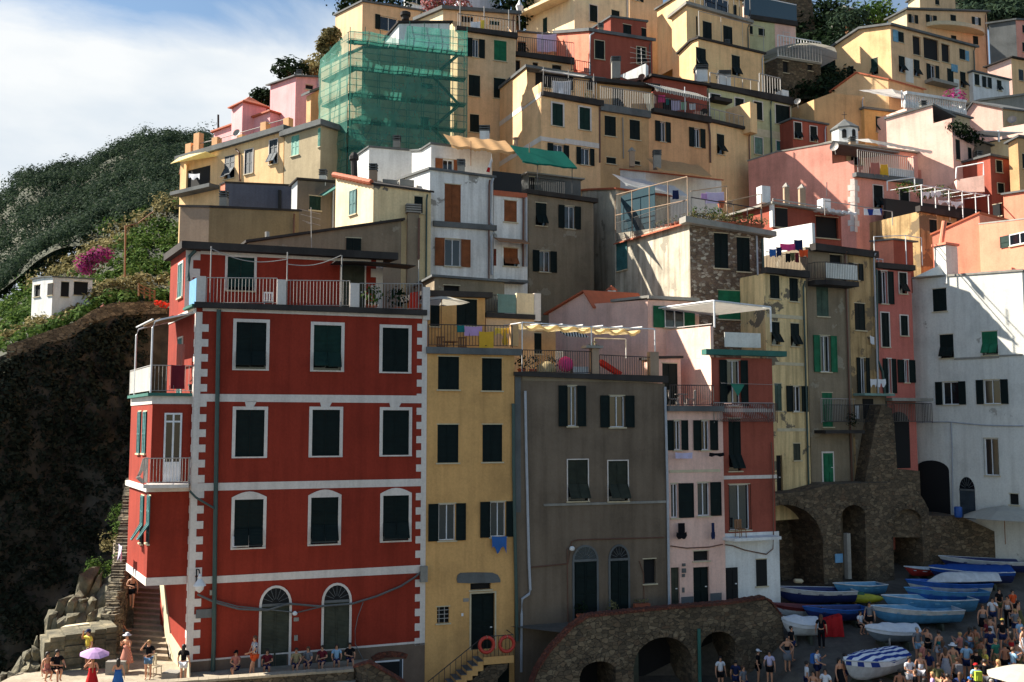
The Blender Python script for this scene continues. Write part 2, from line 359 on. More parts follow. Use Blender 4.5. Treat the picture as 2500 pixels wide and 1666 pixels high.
t_.links.new(tr_.outputs[0], x2_.inputs[1]); t_.links.new(x1_.outputs[0], x2_.inputs[2]); t_.links.new(x2_.outputs[0], t_.nodes['Material Output'].inputs[0])
# ------------------------------------------------------------------ houses
def cutwall(mb, F, zb, top, rects, m=0, dep=.22, rm=None):
 """front wall of F with real window openings; top = [(s, z)...] from left to right"""
 zmin = min(z for s, z in top); s0 = top[0][0]; s1 = top[-1][0]
 rs = [r for r in rects if r[3] < zmin - .01 and r[2] > zb + .01 and r[0] > s0 + .01 and r[1] < s1 - .01]
 ss = sorted({s0, s1, *[r[0] for r in rs], *[r[1] for r in rs]}); zs = sorted({zb, zmin, *[r[2] for r in rs], *[r[3] for r in rs]})
 for j in range(len(zs) - 1):
  zm = (zs[j] + zs[j + 1]) / 2; run = None
  for i in range(len(ss) - 1):
   sm = (ss[i] + ss[i + 1]) / 2
   hole = any(r[0] < sm < r[1] and r[2] < zm < r[3] for r in rs)
   if not hole and run is None: run = ss[i]
   if run is not None and (hole or i == len(ss) - 2):
    e = ss[i] if hole else ss[i + 1]
    mb.poly([F.pt(run, zs[j]), F.pt(e, zs[j]), F.pt(e, zs[j + 1]), F.pt(run, zs[j + 1])], m); run = None
 if max(z for s, z in top) > zmin + 1e-4:
  pl = [F.pt(s0, zmin), F.pt(s1, zmin)] + [F.pt(s, z) for s, z in reversed(top) if z > zmin + 1e-5]
  if len(pl) > 2: mb.poly(pl, m)
 for a, b, c, d in rs:
  q = [(a, c), (b, c), (b, d), (a, d)]
  for k in range(4):
   p = q[k]; r = q[(k + 1) % 4]
   mb.poly([F.pt(p[0], p[1]), F.pt(p[0], p[1], -dep), F.pt(r[0], r[1], -dep), F.pt(r[0], r[1])], m)
  mb.poly([F.pt(a, c, -dep), F.pt(b, c, -dep), F.pt(b, d, -dep), F.pt(a, d, -dep)], m)
 return rs
def shutter_mesh(mb, F, s0, s1, z0, z1, o):
 w = min(.07, (s1 - s0) * .2)
 mb.fbox(F, s0 + .004, s1 - .004, z0 + .004, z1 - .004, o, o + .03)
 for a, b in ((s0 + .004, s0 + w), (s1 - w, s1 - .004)): mb.fbox(F, a, b, z0 + .004, z1 - .004, o + .03, o + .05)
 zm = z0 + (z1 - z0) * .46
 for a, b in ((z0 + .004, z0 + w), (z1 - w, z1 - .004), (zm - w / 2, zm + w / 2)): mb.fbox(F, s0 + w, s1 - w, a, b, o + .03, o + .045)
def flap_mesh(mb, F, s0, s1, z0, z1, ang):
 h = z1 - z0
 def p(s, u, t): return F.pt(s, z1 - u * cos(ang) + t * sin(ang), .01 + u * sin(ang) + t * cos(ang))
 def bx(a, b, u0, u1, t0, t1): mb.hexa([p(a, u1, t0), p(a, u1, t1), p(b, u1, t1), p(b, u1, t0), p(a, u0, t0), p(a, u0, t1), p(b, u0, t1), p(b, u0, t0)])
 bx(s0 + .01, s1 - .01, 0, h, 0, .03); w = .06
 bx(s0 + .01, s0 + w, 0, h, .03, .05); bx(s1 - w, s1 - .01, 0, h, .03, .05); bx(s0 + w, s1 - w, h - w, h, .03, .05)
def window(root, F, rc, ty='c', col='deepgreen', trim=None, tw=.1, sw=.5, cut=True, frame='framewhite', sill='stonetrim', arch=0, lab=None):
 s0, s1, z0, z1 = rc; w = s1 - s0; h = z1 - z0; sm = (s0 + s1) / 2
 base = 0 if cut else .06; pb = 0 if cut else .215      # a window in an uncut wall sits proud of it
 fr = MB()
 if trim:
  fr.fbox(F, s0 - tw, s0, z0 - .02, z1 + (0 if arch else tw), .002, .05); fr.fbox(F, s1, s1 + tw, z0 - .02, z1 + (0 if arch else tw), .002, .05)
  if arch:
   n = 8; up = [F.pt(s0 - tw + (w + 2 * tw) * k / n, z1 + tw * .75 + arch * sin(pi * k / n), .052) for k in range(n + 1)]
   fr.prism([F.pt(s0 - tw, z1, .052), F.pt(s1 + tw, z1, .052)] + up[::-1], F.pt(0, 0, 0) - F.pt(0, 0, .05))
  else: fr.fbox(F, s0, s1, z1, z1 + tw, .002, .05)
 else:
  fr.fbox(F, s0 - .05, s1 + .05, z1, z1 + .05, .002, .02)
 o = fr.build('window', trim or 'stonetrim', root)
 if lab: o['label'] = lab
 sl = MB(); sl.fbox(F, s0 - max(.08, tw if trim else 0), s1 + max(.08, tw if trim else 0), z0 - .07, z0 - .003, .003, .1); sl.build('sill', sill, o)
 def pane(a, b, c, d, mull=True, mat='pane'):
  p = MB(); p.fbox(F, a, b, c, d, pb - .2, pb - .17); p.build('pane', mat, o)
  f = MB(); t = .05
  f.fbox(F, a, a + t, c, d, pb - .169, pb - .12); f.fbox(F, b - t, b, c, d, pb - .169, pb - .12)
  f.fbox(F, a + t, b - t, d - t, d, pb - .169, pb - .12); f.fbox(F, a + t, b - t, c, c + t, pb - .169, pb - .12)
  if mull: f.fbox(F, (a + b) / 2 - t / 2, (a + b) / 2 + t / 2, c + t, d - t, pb - .169, pb - .11)
  f.build('casement', frame, o)
 if ty in 'cf':
  zh = z0 + min(h * .46, .85)
  for a, b in ((s0, sm), (sm, s1)):
   mb = MB(); shutter_mesh(mb, F, a, b, z0 if ty == 'c' else zh, z1, base - .045); mb.build('shutter', col, o)
  if ty == 'f':
   for a, b in ((s0, sm), (sm, s1)):
    mb = MB(); flap_mesh(mb, F, a, b, z0 + .03, zh, RN.uniform(.45, .62)); mb.build('shutter', col, o)
   p = MB(); p.fbox(F, s0, s1, z0, zh, pb - .2, pb - .17); p.build('pane', 'pane', o)
 elif ty in 'Olr':
  pane(s0, s1, z0, z1)
  W_ = w * sw
  for sd, ok in ((-1, ty in 'Ol'), (1, ty in 'Or')):
   if not ok: continue
   mb = MB(); a = s0 - W_ - .02 if sd < 0 else s1 + .02
   shutter_mesh(mb, F, a, a + W_, z0 - .02, z1 + .02, .03); mb.build('shutter', col, o)
 elif ty == 'g': pane(s0, s1, z0, z1)
 elif ty == 'k':
  p = MB(); p.fbox(F, s0, s1, z0, z1, pb - .21, pb - .17); p.build('pane', 'dark', o)  # open window: flat panel with the darkness inside put into its colour
 return o
def door(root, F, rc, col='oldwood', cut=True, trim=None, tw=.1, handle=True, dep=.14):
 s0, s1, z0, z1 = rc; b = 0 if cut else .2
 d = MB(); d.fbox(F, s0, s1, z0, z1, b - dep - .05, b - dep)
 for a, c in ((s0 + .08, (s0 + s1) / 2 - .05), ((s0 + s1) / 2 + .05, s1 - .08)):
  for e, f in ((z0 + .15, z0 + (z1 - z0) * .4), (z0 + (z1 - z0) * .47, z1 - .15)): d.fbox(F, a, c, e, f, b - dep, b - dep + .025)
 if trim:
  d2 = MB(); d2.fbox(F, s0 - tw, s0, z0, z1 + tw, .002, .045); d2.fbox(F, s1, s1 + tw, z0, z1 + tw, .002, .045); d2.fbox(F, s0, s1, z1, z1 + tw, .002, .045)
 o = d.build('door', col, root)
 if trim: d2.build('frame', trim, o)
 if handle:
  h = MB(); h.fbox(F, s1 - .2, s1 - .1, z0 + 1.0, z0 + 1.05, b - dep + .02, b - dep + .07); h.build('handle', 'whitemetal', o)
 return o
class H: pass
HS = {}
def house(key, name, label, c, r, l=None, dp=6, h=14, m='yellow', ms=None, roof='slate', sd=-28, ov=.22, rt=.16, win=(), swin=(), rf=0, cat='house', kw={}, top=None, group=None):
 """c, r = (x, y, depth) front left / right top corner in the current view; l = left wall's top, corner to back;
 win / swin = (type, x0, y0, x1, y1[, options]) in the current view; returns the front (F) and left (L) planes"""
 A3 = P3(*c); B3 = P3(*r); A = Vector(A3[:2]); B = Vector(B3[:2]); zA, zB = A3.z, B3.z
 sv = Vector((sin(radians(sd)), cos(radians(sd))))
 prof = [(0, zA)]
 for q in (l or []):
  rx, rz = ray(*q); t = (rx * A.y - A.x) / (sv.x - rx * sv.y); t = max(t, prof[-1][0] + .01)
  prof.append((t, rz * (A.y + t * sv.y)))
 if not l: prof.append((dp, zA))
 tl = prof[-1][0]; P = A + sv * tl; Q = B + sv * tl; zb = min(zA, zB) - h
 F = Fac(A, B); LF = Fac(P, A); RF = Fac(B, Q); BF = Fac(Q, P); dz = zB - zA
 o = H(); o.F, o.L, o.R = F, LF, RF; o.zA, o.zB, o.zb = zA, zB, zb; o.A, o.B, o.P, o.Q, o.prof, o.sv, o.tl = A, B, P, Q, prof, sv, tl
 root = thing(name, label, cat, ((A.x + B.x) / 2, (A.y + B.y) / 2, zb), group); o.root = root; HS[key] = o
 def rects(Fc, ws):
  out = []
  for w in ws:
   global cv
   keep = cv; op = w[5] if len(w) > 5 else {}
   if 'v' in op: cv = VW[op['v']]
   out.append(Fc.rect(*w[1:5])); cv = keep
  return out
 fr = rects(F, win); sr = rects(LF, swin)
 ft = [(0, zA)] + ([F.hit(*q) for q in top] if top else []) + [(F.W, zB)]
 lt = [(tl - t, z) for t, z in reversed(prof)]
 mb = MB(); sm = MB() if ms else mb
 fc = cutwall(mb, F, zb, ft, fr); sc = cutwall(sm, LF, zb, lt, sr)
 cutwall(mb, RF, zb, [(t, z + dz) for t, z in prof], [])
 cutwall(mb, BF, zb, [(0, prof[-1][1] + dz), (BF.W, prof[-1][1])], [])
 if roof is None or rf: # flat terrace floor
  k = rf or len(prof) - 1
  mb.poly([F.pt(0, zA), F.pt(F.W, zB), (Q.x, Q.y, zB), (P.x, P.y, zA)])
 o.wall = mb.build('wall', m, root)
 if ms: sm.build('side_wall', ms, root)
 if roof:
  pr = prof[rf:]; d = F.d; rb = MB()
  t0 = pr[0][0] - ov; t1 = pr[-1][0] + ov
  sl0 = (pr[1][1] - pr[0][1]) / max(.01, pr[1][0] - pr[0][0]); sl1 = (pr[-1][1] - pr[-2][1]) / max(.01, pr[-1][0] - pr[-2][0])
  pts = [(t0, pr[0][1] - sl0 * ov)] + pr[1:-1] + [(t1, pr[-1][1] + sl1 * ov)]
  def rp(t, z, s): p = A + sv * t + d * s; return Vector((p.x, p.y, z))
  for k in range(len(pts) - 1):
   (ta, za), (tb, zb_) = pts[k], pts[k + 1]
   q = [rp(ta, za + .004, -ov), rp(ta, za + .004 + dz, F.W + ov), rp(tb, zb_ + .004 + dz, F.W + ov), rp(tb, zb_ + .004, -ov)]
   rb.hexa(q + [x + Vector((0, 0, rt)) for x in q])
  o.roof = rb.build('roof', roof, root)
 for Fc, ws, rr, ok in ((F, win, fr, fc), (LF, swin, sr, sc)):
  for w, rc in zip(ws, rr):
   op = dict(kw); op.update(w[5] if len(w) > 5 else {}); op.pop('v', 0)
   cut = rc in ok
   if w[0] == 'd': door(root, Fc, rc, op.get('col', 'oldwood'), cut, op.get('trim'), op.get('tw', .1))
   else: window(root, Fc, rc, w[0], cut=cut, **op)
 return o
def railing(root, pts, z, h=1.0, mat='iron', sp=.14, r=.012, name='railing', bulge=0, posts=True):
 """pts: plan points (Vectors, z ignored unless 3d) -> one railing mesh"""
 mb = MB(); P = [Vector((p[0], p[1], p[2] if len(p) > 2 else z)) for p in pts]; up = Vector((0, 0, h))
 for a, b in zip(P, P[1:]):
  mb.tube([a + up, b + up], r * 1.7, 5); mb.tube([a + Vector((0, 0, .1)), b + Vector((0, 0, .1))], r * 1.2, 4)
  n = max(1, int((b - a).length / sp)); nn = (b - a).normalized(); out = Vector((nn.y, -nn.x, 0))
  for k in range(n + 1):
   p = a.lerp(b, k / n); end = k in (0, n)
   if bulge and not end: mb.tube([p + Vector((0, 0, .1)), p + Vector((0, 0, h * .25)) + out * bulge, p + Vector((0, 0, h * .5)) + out * bulge * .6, p + up], r, 4)
   else: mb.tube([p + (Vector((0, 0, 0)) if end else Vector((0, 0, .1))), p + up], r * (1.6 if end and posts else 1), 4)
 return mb.build(name, mat, root)
def fpart(root, F, name, mat, boxes, lab=None):
 """boxes of one part in view pixels on plane F: (x0, y0, x1, y1, o0, o1)"""
 o = None
 if name == 'cornice' and len(boxes) > 1:      # one moulding, mitred where the pieces meet
  mb = MB(); rs = [list(F.rect(*b[:4])) for b in boxes]; o0, o1 = boxes[0][4:]
  for r, q in zip(rs, rs[1:]): r[1] = q[0] = (r[1] + q[0]) / 2
  e = [(rs[0][0], rs[0][2], rs[0][3])] + [(q[0], (r[2] + q[2]) / 2, (r[3] + q[3]) / 2) for r, q in zip(rs, rs[1:])] + [(rs[-1][1], rs[-1][2], rs[-1][3])]
  i = 0
  for s, a, b in e: mb.v += [F.pt(s, a, o0), F.pt(s, a, o1), F.pt(s, b, o1), F.pt(s, b, o0)]
  for k in range(len(e) - 1):
   for j in range(4): mb.f.append((4 * k + j, 4 * k + (j + 1) % 4, 4 * k + 4 + (j + 1) % 4, 4 * k + 4 + j)); mb.m.append(0)
  n = len(mb.v); mb.f += [(3, 2, 1, 0), (n - 4, n - 3, n - 2, n - 1)]; mb.m += [0, 0]
  return mb.build(name, mat, root)
 for x0, y0, x1, y1, o0, o1 in boxes:
  mb = MB(); mb.fbox(F, *F.rect(x0, y0, x1, y1), o0, o1); o = mb.build(name, mat, root)
 if lab: o['label'] = lab
 return o
def fband(root, F, name, mat, a, b, o0=-.2, o1=.3):
 """a moulding from (x, ytop, ybottom) to (x, ytop, ybottom)"""
 mb = MB(); q = []
 for x, y0, y1 in (a, b):
  s, z1 = F.hit(x, y0); _, z0 = F.hit(x, y1); q.append([F.pt(s, z0, o0), F.pt(s, z0, o1), F.pt(s, z1, o1), F.pt(s, z1, o0)])
 mb.hexa([q[0][0], q[0][1], q[1][1], q[1][0], q[0][3], q[0][2], q[1][2], q[1][3]])
 return mb.build(name, mat, root)
def fpipe(root, F, pts, r=.05, mat='pipe', o=.09, name='drainpipe'):
 mb = MB(); q = []
 for x, y in pts:
  s, z = F.hit(x, y); q.append(F.pt(s, z, o))
 mb.tube(q, r, 7); return mb.build(name, mat, root)
def chimney(root, p, w=.5, h=1.2, mat='concrete', cap='slate', slots=True):
 p = Vector(p); mb = MB(); mb.box(p + Vector((0, 0, h / 2)), (w, w, h)); o = mb.build('chimney', mat, root)
 c = MB()
 if slots:
  for k in range(3): c.box(p + Vector((0, 0, h + .06 + k * .16)), (w * 1.15, w * 1.15, .06))
  for a, b in ((-1, -1), (1, -1), (1, 1), (-1, 1)): c.box(p + Vector((a * w * .4, b * w * .4, h + .2)), (.07, .07, .4))
 else: c.lathe(p + Vector((0, 0, h)), [(w * .75, 0), (w * .75, .06), (.02, .35)], 4)
 c.build('cap', cap, o); return o
def dish(root, p, r=.4, aim=(-.5, -.8, .3), mat='ironlight'):
 p = Vector(p); a = Vector(aim).normalized(); x = a.cross(Vector((0, 0, 1))).normalized(); y = x.cross(a); mb = MB(); n = 14; i0 = 0
 rings = [(r, 0), (r * .75, -.07), (r * .4, -.12), (.02, -.14)]
 for q, d in rings:
  for j in range(n):
   w = 2 * pi * j / n; mb.v.append(p + (x * cos(w) + y * sin(w)) * q + a * d)
 for k in range(3):
  for j in range(n): mb.f.append((k * n + j, k * n + (j + 1) % n, (k + 1) * n + (j + 1) % n, (k + 1) * n + j)); mb.m.append(0)
 mb.tube([p + a * -.14, p + a * -.3 - Vector((0, 0, .5))], .03, 5); mb.tube([p - y * r, p + a * .35], .012, 4)
 return mb.build('satellite_dish', mat, root, smooth=False)
# ------------------------------------------------------------------ the near row
G = dict(col='deepgreen')
view('b4')
house('yellow', 'yellow_house', 'narrow mustard yellow house of four storeys squeezed between red house and grey house', (45, 680, 46.85), (885, 690, 48.2), dp=7, h=16.6, m='mustard', roof=None,
      win=[('c', 155, 710, 355, 1025), ('c', 575, 725, 765, 1035)] + [('c', *q, dict(v='0')) for q in ((1068, 1037, 1119, 1130), (1178, 1037, 1226, 1128))] +
      [('O', 160, 590, 320, 940, dict(v='b5', sw=.6)), ('O', 655, 570, 800, 905, dict(v='b5', sw=.65)), ('k', 1232, 365, 1480, 445, dict(v='c8')), ('k', 828, 655, 975, 850, dict(v='c8')), ('d', 1240, 490, 1525, 1170, dict(v='c8', col='deepgreen', trim='stonetrim', tw=.08))])
h = HS['yellow']
fpart(h.root, h.F, 'cornice', 'slate', [(38, 628, 945, 690, -.1, .22)])
view('c8')
mb = MB()
for x in (855, 920): mb.fbox(h.F, *h.F.rect(x - 4, 655, x + 4, 850), -.06, -.04)
for y in (695, 745, 795): mb.fbox(h.F, *h.F.rect(828, y - 4, 975, y + 4), -.035, -.02)
mb.build('window_grille', 'ironlight', h.root)
mb = MB(); P = [(1065, 320), (1075, 270), (1110, 242), (1300, 236), (1500, 240), (1560, 265), (1590, 320), (1592, 355), (1500, 362), (1200, 366), (1075, 362)]
mb.prism([h.F.pt(*h.F.hit(*p), .07) for p in P], h.F.pt(0, 0, 0) - h.F.pt(0, 0, .065)); mb.build('lintel', 'slate', h.root)
fpart(h.root, h.F, 'house_number', 'concrete', [(1145, 550, 1212, 592, .004, .03)]); fpart(h.root, h.F, 'doorbell', 'framewhite', [(1122, 732, 1146, 766, .004, .04)])
fpart(h.root, h.F, 'cellar_door', 'deepgreen', [(1480, 1250, 1700, 1640, .004, .02)])
view('b5'); fpipe(h.root, h.F, [(870, -370), (872, 200), (885, 900), (900, 1560), (905, 1900)], .085, 'pipegreen')
view('b4')
house('grey', 'grey_house', 'tall dark grey rendered house with pergola terrace and two arched doorways', (890, 885, 48.25), (2325, 968, 50.9), dp=7.5, h=17.6, m='greyhouse', roof=None,
      win=[('O', 1395, 990, 1480, 1375, dict(sw=1)), ('O', 1797, 1085, 1940, 1385, dict(sw=.62))] + [('f', *q, dict(v='b5', col='greenblack', trim='trimwhite', tw=.05)) for q in ((1395, 168, 1588, 562), (1782, 178, 1970, 562))] + [('k', 2122, 1118, 2238, 1352, dict(v='b5'))])
h = HS['grey']
fpart(h.root, h.F, 'cornice', 'slatedark', [(875, 862, 1690, 900, -.1, .2), (1690, 890, 2345, 955, -.1, .2)])
fpart(h.root, h.F, 'plaster_edge', 'greygreen', [(960, 905, 2320, 950, .004, .025)])
fpart(h.root, h.F, 'render_strip', 'slate', [(890, 900, 945, 2200, .004, .03)])
view('b5')
fpart(h.root, h.F, 'moulding', 'concrete', [(1165, 582, 1750, 604, .004, .07), (1750, 565, 2352, 588, .004, .07)])
def arch_poly(F, x0, x1, ytop, yspr, ybot, o, n=12):
 s0, zs = F.hit(x0, yspr); s1, _ = F.hit(x1, yspr); _, zt = F.hit((x0 + x1) / 2, ytop); _, zb = F.hit((x0 + x1) / 2, ybot)
 c = (s0 + s1) / 2; r = (s1 - s0) / 2
 return [F.pt(s0, zb, o), F.pt(s1, zb, o)] + [F.pt(c + r * cos(pi * k / n), zs + (zt - zs) * sin(pi * k / n), o) for k in range(n + 1)], (s0, s1, zb, zs, zt)
def arched(root, F, x0, x1, ytop, yspr, ybot, door_mat='oldwood', fan='dark', trim='trimwhite', tw=.12, dep=.05, name='door', n=12):
 pl, (s0, s1, zb, zs, zt) = arch_poly(F, x0, x1, ytop, yspr, ybot, dep)
 back = F.pt(0, 0, 0) - F.pt(0, 0, dep - .004)
 c = (s0 + s1) / 2; r = (s1 - s0) / 2
 d = MB(); d.fbox(F, s0, s1, zb, zs, .003, .02)
 if name == 'door':
  for a, b in ((s0 + .08, c - .06), (c + .06, s1 - .08)):
   for k in range(4): d.fbox(F, a, b, zb + .15 + (zs - zb - .2) * k / 4, zb + (zs - zb - .2) * (k + 1) / 4, .02, .045)
  d.fbox(F, c - .04, c + .04, zb, zs, .02, .05)
 o = d.build(name, door_mat, root)
 f = MB(); f.prism([F.pt(s0, zs + .02, .03)] + [F.pt(s1, zs + .02, .03)] + [F.pt(c + r * cos(pi * k / n), zs + .02 + (zt - zs) * sin(pi * k / n), .03) for k in range(1, n)], F.pt(0, 0, 0) - F.pt(0, 0, .026))
 f.build('fanlight', fan, o)
 t = MB(); bars = MB()
 t.fbox(F, s0 - tw, s0, zb, zs, .003, .06); t.fbox(F, s1, s1 + tw, zb, zs, .003, .06)
 for k in range(n):
  a, b = pi * k / n, pi * (k + 1) / n
  def q(w, e): return (c + (r + e) * cos(w), zs + (zt - zs + e) * sin(w))
  p = [q(a, 0), q(a, tw), q(b, tw), q(b, 0)]
  t.prism([F.pt(*x, .058) for x in p], F.pt(0, 0, 0) - F.pt(0, 0, .055))
 t.build('frame', trim, o)
 bars.fbox(F, s0, s1, zs - .06, zs + .06, .021, .07)
 for k in range(1, 8):
  w = pi * k / 8; bars.tube([F.pt(c + r * .25 * cos(w), zs + .06 + (zt - zs) * .25 * sin(w), .04), F.pt(c + r * .97 * cos(w), zs + .02 + (zt - zs) * .97 * sin(w), .04)], .012, 4)
 bars.build('transom', 'slate', o)
 return o
arched(h.root, h.F, 1455, 1670, 1000, 1135, 1760, 'deepgreen', 'pane', 'slate', .1)
arched(h.root, h.F, 1800, 1970, 995, 1125, 1740, 'deepgreen', 'dark', 'slate', .1)
view('0')
fpipe(h.root, h.F, [(1281, 955), (1283, 1080), (1290, 1370), (1293, 1440), (1290, 1450), (1273, 1462), (1272, 1500), (1271, 1640)], .07, 'pipe')
fpipe(h.root, h.F, [(1622, 945), (1628, 1200), (1632, 1500)], .07, 'pipe')
fpipe(h.root, h.F, [(1295, 1385), (1386, 1376), (1395, 1322), (1410, 1318), (1620, 1312)], .03, 'pipebrown', .06, 'conduit')
fpipe(h.root, h.F, [(1384, 1340), (1386, 1540)], .025, 'pipebrown', .06, 'conduit')
fpipe(h.root, h.F, [(1560, 1370), (1570, 1400), (1572, 1490)], .025, 'pipebrown', .06, 'conduit')
mb = MB(); s, z = h.F.hit(1393, 1338); mb.lathe(h.F.pt(s, z - .12, .2), [(.03, 0), (.12, .03), (.14, .14), (.08, .22)], 10); mb.build('wall_light', 'whitemetal', h.root)
view('b6')
house('pinklow', 'pink_house', 'small pale pink house with low terrace between grey house and red and white corner house', (268, 1250, 50.95), (800, 1262, 52.1), dp=5, h=14.4, m='palepink', roof=None, win=[('O', *q, dict(v='0', sw=.95)) for q in ((1645, 1027, 1662, 1099), (1712, 1027, 1732, 1099))] +
      [('r', 292, 378, 355, 690, dict(v='b7', sw=2.2)), ('r', 535, 368, 645, 672, dict(v='b7', sw=.9)), ('k', 497, 992, 637, 1080, dict(v='b7')), ('d', 497, 1138, 642, 1500, dict(v='b7', col='deepgreen')), ('d', 293, 1142, 372, 1520, dict(v='b7'))])
h = HS['pinklow']
fpart(h.root, h.F, 'terrace_slab', 'slate', [(262, 1222, 785, 1272, -.2, .35)])
view('b7')
fpart(h.root, h.F, 'plinth', 'slate', [(385, 1408, 495, 1500, .003, .03), (650, 1375, 752, 1490, .003, .03)])
fpart(h.root, h.F, 'string_course', 'stonetrim', [(275, 250, 740, 275, .003, .03)])
fpart(h.root, h.F, 'meter_box', 'slate', [(392, 1105, 420, 1130, .003, .06), (390, 1150, 425, 1190, .003, .06), (390, 1200, 415, 1228, .003, .06), (392, 1325, 412, 1370, .003, .05)])
fpipe(h.root, h.F, [(285, 945), (430, 965), (640, 955), (760, 930)], .03, 'pipebrown', .05, 'cable')
view('b6')
house('tower', 'corner_house', 'corner house with lit pink side, brick red front and white ground floor', (690, 755, 52.05), (1272, 768, 53.35), l=[(145, 812)], sd=-26, h=17.5, m='rust', ms='palepink', roof=None, win=[('O', 842, 785, 968, 1220, dict(sw=.55)), ('f', 1779, 1022, 1809, 1150, dict(v='0')), ('O', 822, 385, 1010, 800, dict(v='b7', sw=.01))])
h = HS['tower']
fpart(h.root, h.F, 'cornice', 'tealgreen', [(612, 690, 1380, 742, -.15, .35)])
view('b6'); fpart(h.root, h.F, 'string_course', 'trimwhite', [(790, 1246, 1292, 1280, .003, .04)])
view('b7'); fpart(h.root, h.F, 'string_course', 'trimwhite', [(748, 302, 1255, 334, .003, .04)])
fpart(h.root, h.F, 'lower_wall', 'white', [(747, 822, 1282, 1700, .003, .05)])
window(h.root, h.F.off(.05), h.F.off(.05).rect(1068, 1068, 1163, 1310), 'k', cut=False); door(h.root, h.F.off(.05), h.F.off(.05).rect(785, 1142, 897, 1465), 'dark', cut=False)
fpipe(h.root, h.F, [(1195, 0), (1210, 300), (1215, 860), (1210, 970), (1150, 1020), (950, 980), (840, 940), (760, 930)], .03, 'pipebrown', .12, 'cable')
F = h.F; s0 = F.hit(745, 850)[0]; s1 = F.hit(1205, 850)[0]; zt = F.hit(980, 852)[1]
mb = MB(); mb.prism([F.pt(s0, zt, .05), F.pt(s0 + .3, zt, .95), F.pt(s1, zt, .95), F.pt(s1, zt, .05)], (0, 0, -.16)); mb.build('balcony_slab', 'white', h.root)
railing(h.root, [F.pt(s0, 0, .06), F.pt(s0 + .3, 0, .9), F.pt(s1 - .05, 0, .9), F.pt(s1 - .05, 0, .06)], zt, 1.05, 'ironred', .12)
view('b6'); LF = h.L; a = LF.hit(145, 512); b = LF.hit(640, 463)
mb = MB(); mb.hexa([LF.pt(a[0], h.zA, .0), LF.pt(a[0], h.zA, -.2), LF.pt(LF.W - .02, h.zA, -.2), LF.pt(LF.W - .02, h.zA, 0), LF.pt(a[0], a[1], 0), LF.pt(a[0], a[1], -.2), LF.pt(LF.W - .02, b[1], -.2), LF.pt(LF.W - .02, b[1], 0)])
mb.build('parapet', 'palepink', h.root)
mb = MB(); mb.tube([LF.pt(a[0], a[1] + .12, -.1), LF.pt(LF.W, b[1] + .12, -.1)], .03, 6); mb.build('handrail', 'ironlight', h.root)
z0 = F.hit(900, 685)[1]
railing(h.root, [F.pt(0, 0, .2), F.pt(F.W - .1, 0, .2)], z0, 1.1, 'ironlight', .11, .016, 'railing', .22)
fpart(h.root, F.off(.1), 'windbreak', 'whitestain', [(820, 520, 1165, 660, -.03, 0)])
view('b4')
house('pinkup', 'pink_house', 'pale pink house with tiled roof and bright green shutters behind the white awning frame', (2160, 165, 55.4), (2650, 190, 56.6), l=[(1640, 205), (1570, 90), (1215, 300)], sd=-46, h=9, m='palepink', roof='terracotta', rf=1, rt=.1)
h = HS['pinkup']; view('a8')
fpart(h.root, h.F, 'roof_edge', 'concrete', [(975, 1355, 1460, 1385, -.3, .25)])
mb = MB(); LF = h.L; A_ = LF.hit(640, 1400); B_ = LF.hit(985, 1360); mb.fbox(LF, A_[0], LF.W + .1, A_[1] - .02, A_[1] + .13, -.9, .12); mb.build('coping', 'concrete', h.root)
window(h.root, h.F, h.F.rect(1142, 1450, 1328, 1650), 'O', 'bright', cut=False, sw=.55)
house('stone', 'stone_house', 'rubble stone house with plastered sunny side, planted roof terrace and dark green shutters', (1385, 650, 57.3), (2095, 765, 59), l=[(668, 748)], sd=-28, h=14, m='rubble', ms='stained', roof=None,
      win=[('c', 1622, 745, 1755, 1080), ('c', 1838, 785, 1962, 1112)], swin=[('c', 692, 832, 792, 1098, dict(col='teal'))])
h = HS['stone']
fband(h.root, h.F, 'cornice', 'concrete', (1310, 592, 650), (2175, 740, 788), -.3, .5)
view('b6')
for q in ((757, 118, 965, 392), (978, 148, 1055, 428)): window(h.root, h.F, h.F.rect(*q), 'c', 'bright', cut=False)
view('a8'); fpipe(h.root, h.F, [(2020, 770), (2030, 1100), (2045, 1560)], .06, 'pipe'); fpipe(h.root, h.F, [(2075, 800), (2100, 1560)], .08, 'pipegreen')
house('plaster', 'plaster_house', 'tall weathered grey plaster house beside the stone house terrace, dark doorway at its foot', (683, 325, 67.5), (1200, 395, 69), l=[(418, 335), (325, 345)], sd=-28, h=18, m='stained', roof='terracotta', rt=.14, ov=.12)
fpart(HS['plaster'].root, HS['plaster'].L, 'doorway', 'dark', [(335, 935, 435, 1330, .004, .03)])
view('a7')
house('greytwo', 'grey_house', 'weathered grey green house with terrace under the green awning beside the white house', (2000, 605, 64), (2620, 690, 66), dp=5, h=16, m='greygreen', roof='slatedark', ov=.25, rt=.3,
      win=[('f', 2070, 690, 2172, 908), ('O', 2105, 1150, 2205, 1350, dict(sw=.62)), ('O', 2345, 720, 2440, 935, dict(sw=.6))])
house('white', 'white_house', 'two storey white house with closed brown shutters and flat roof', (1057, 372, 57), (1662, 452, 58.4), l=[(760, 476)], sd=-36, h=14, m='white_peel', ms='white', roof='slate', rt=.14, ov=.14,
      win=[('c', 1197, 512, 1352, 895, dict(col='brown')), ('O', 1198, 1035, 1350, 1295, dict(col='brown', sw=.6))])
h = HS['white']; fpart(h.root, h.F, 'string_course', 'slate', [(1085, 885, 1690, 935, .0, .16)])
fpipe(h.root, h.F, [(1660, 455), (1640, 520), (1632, 880), (1665, 930)], .06, 'pipe'); fpipe(h.root, h.F, [(1665, 975), (1640, 1010), (1650, 1380)], .06, 'pipe')
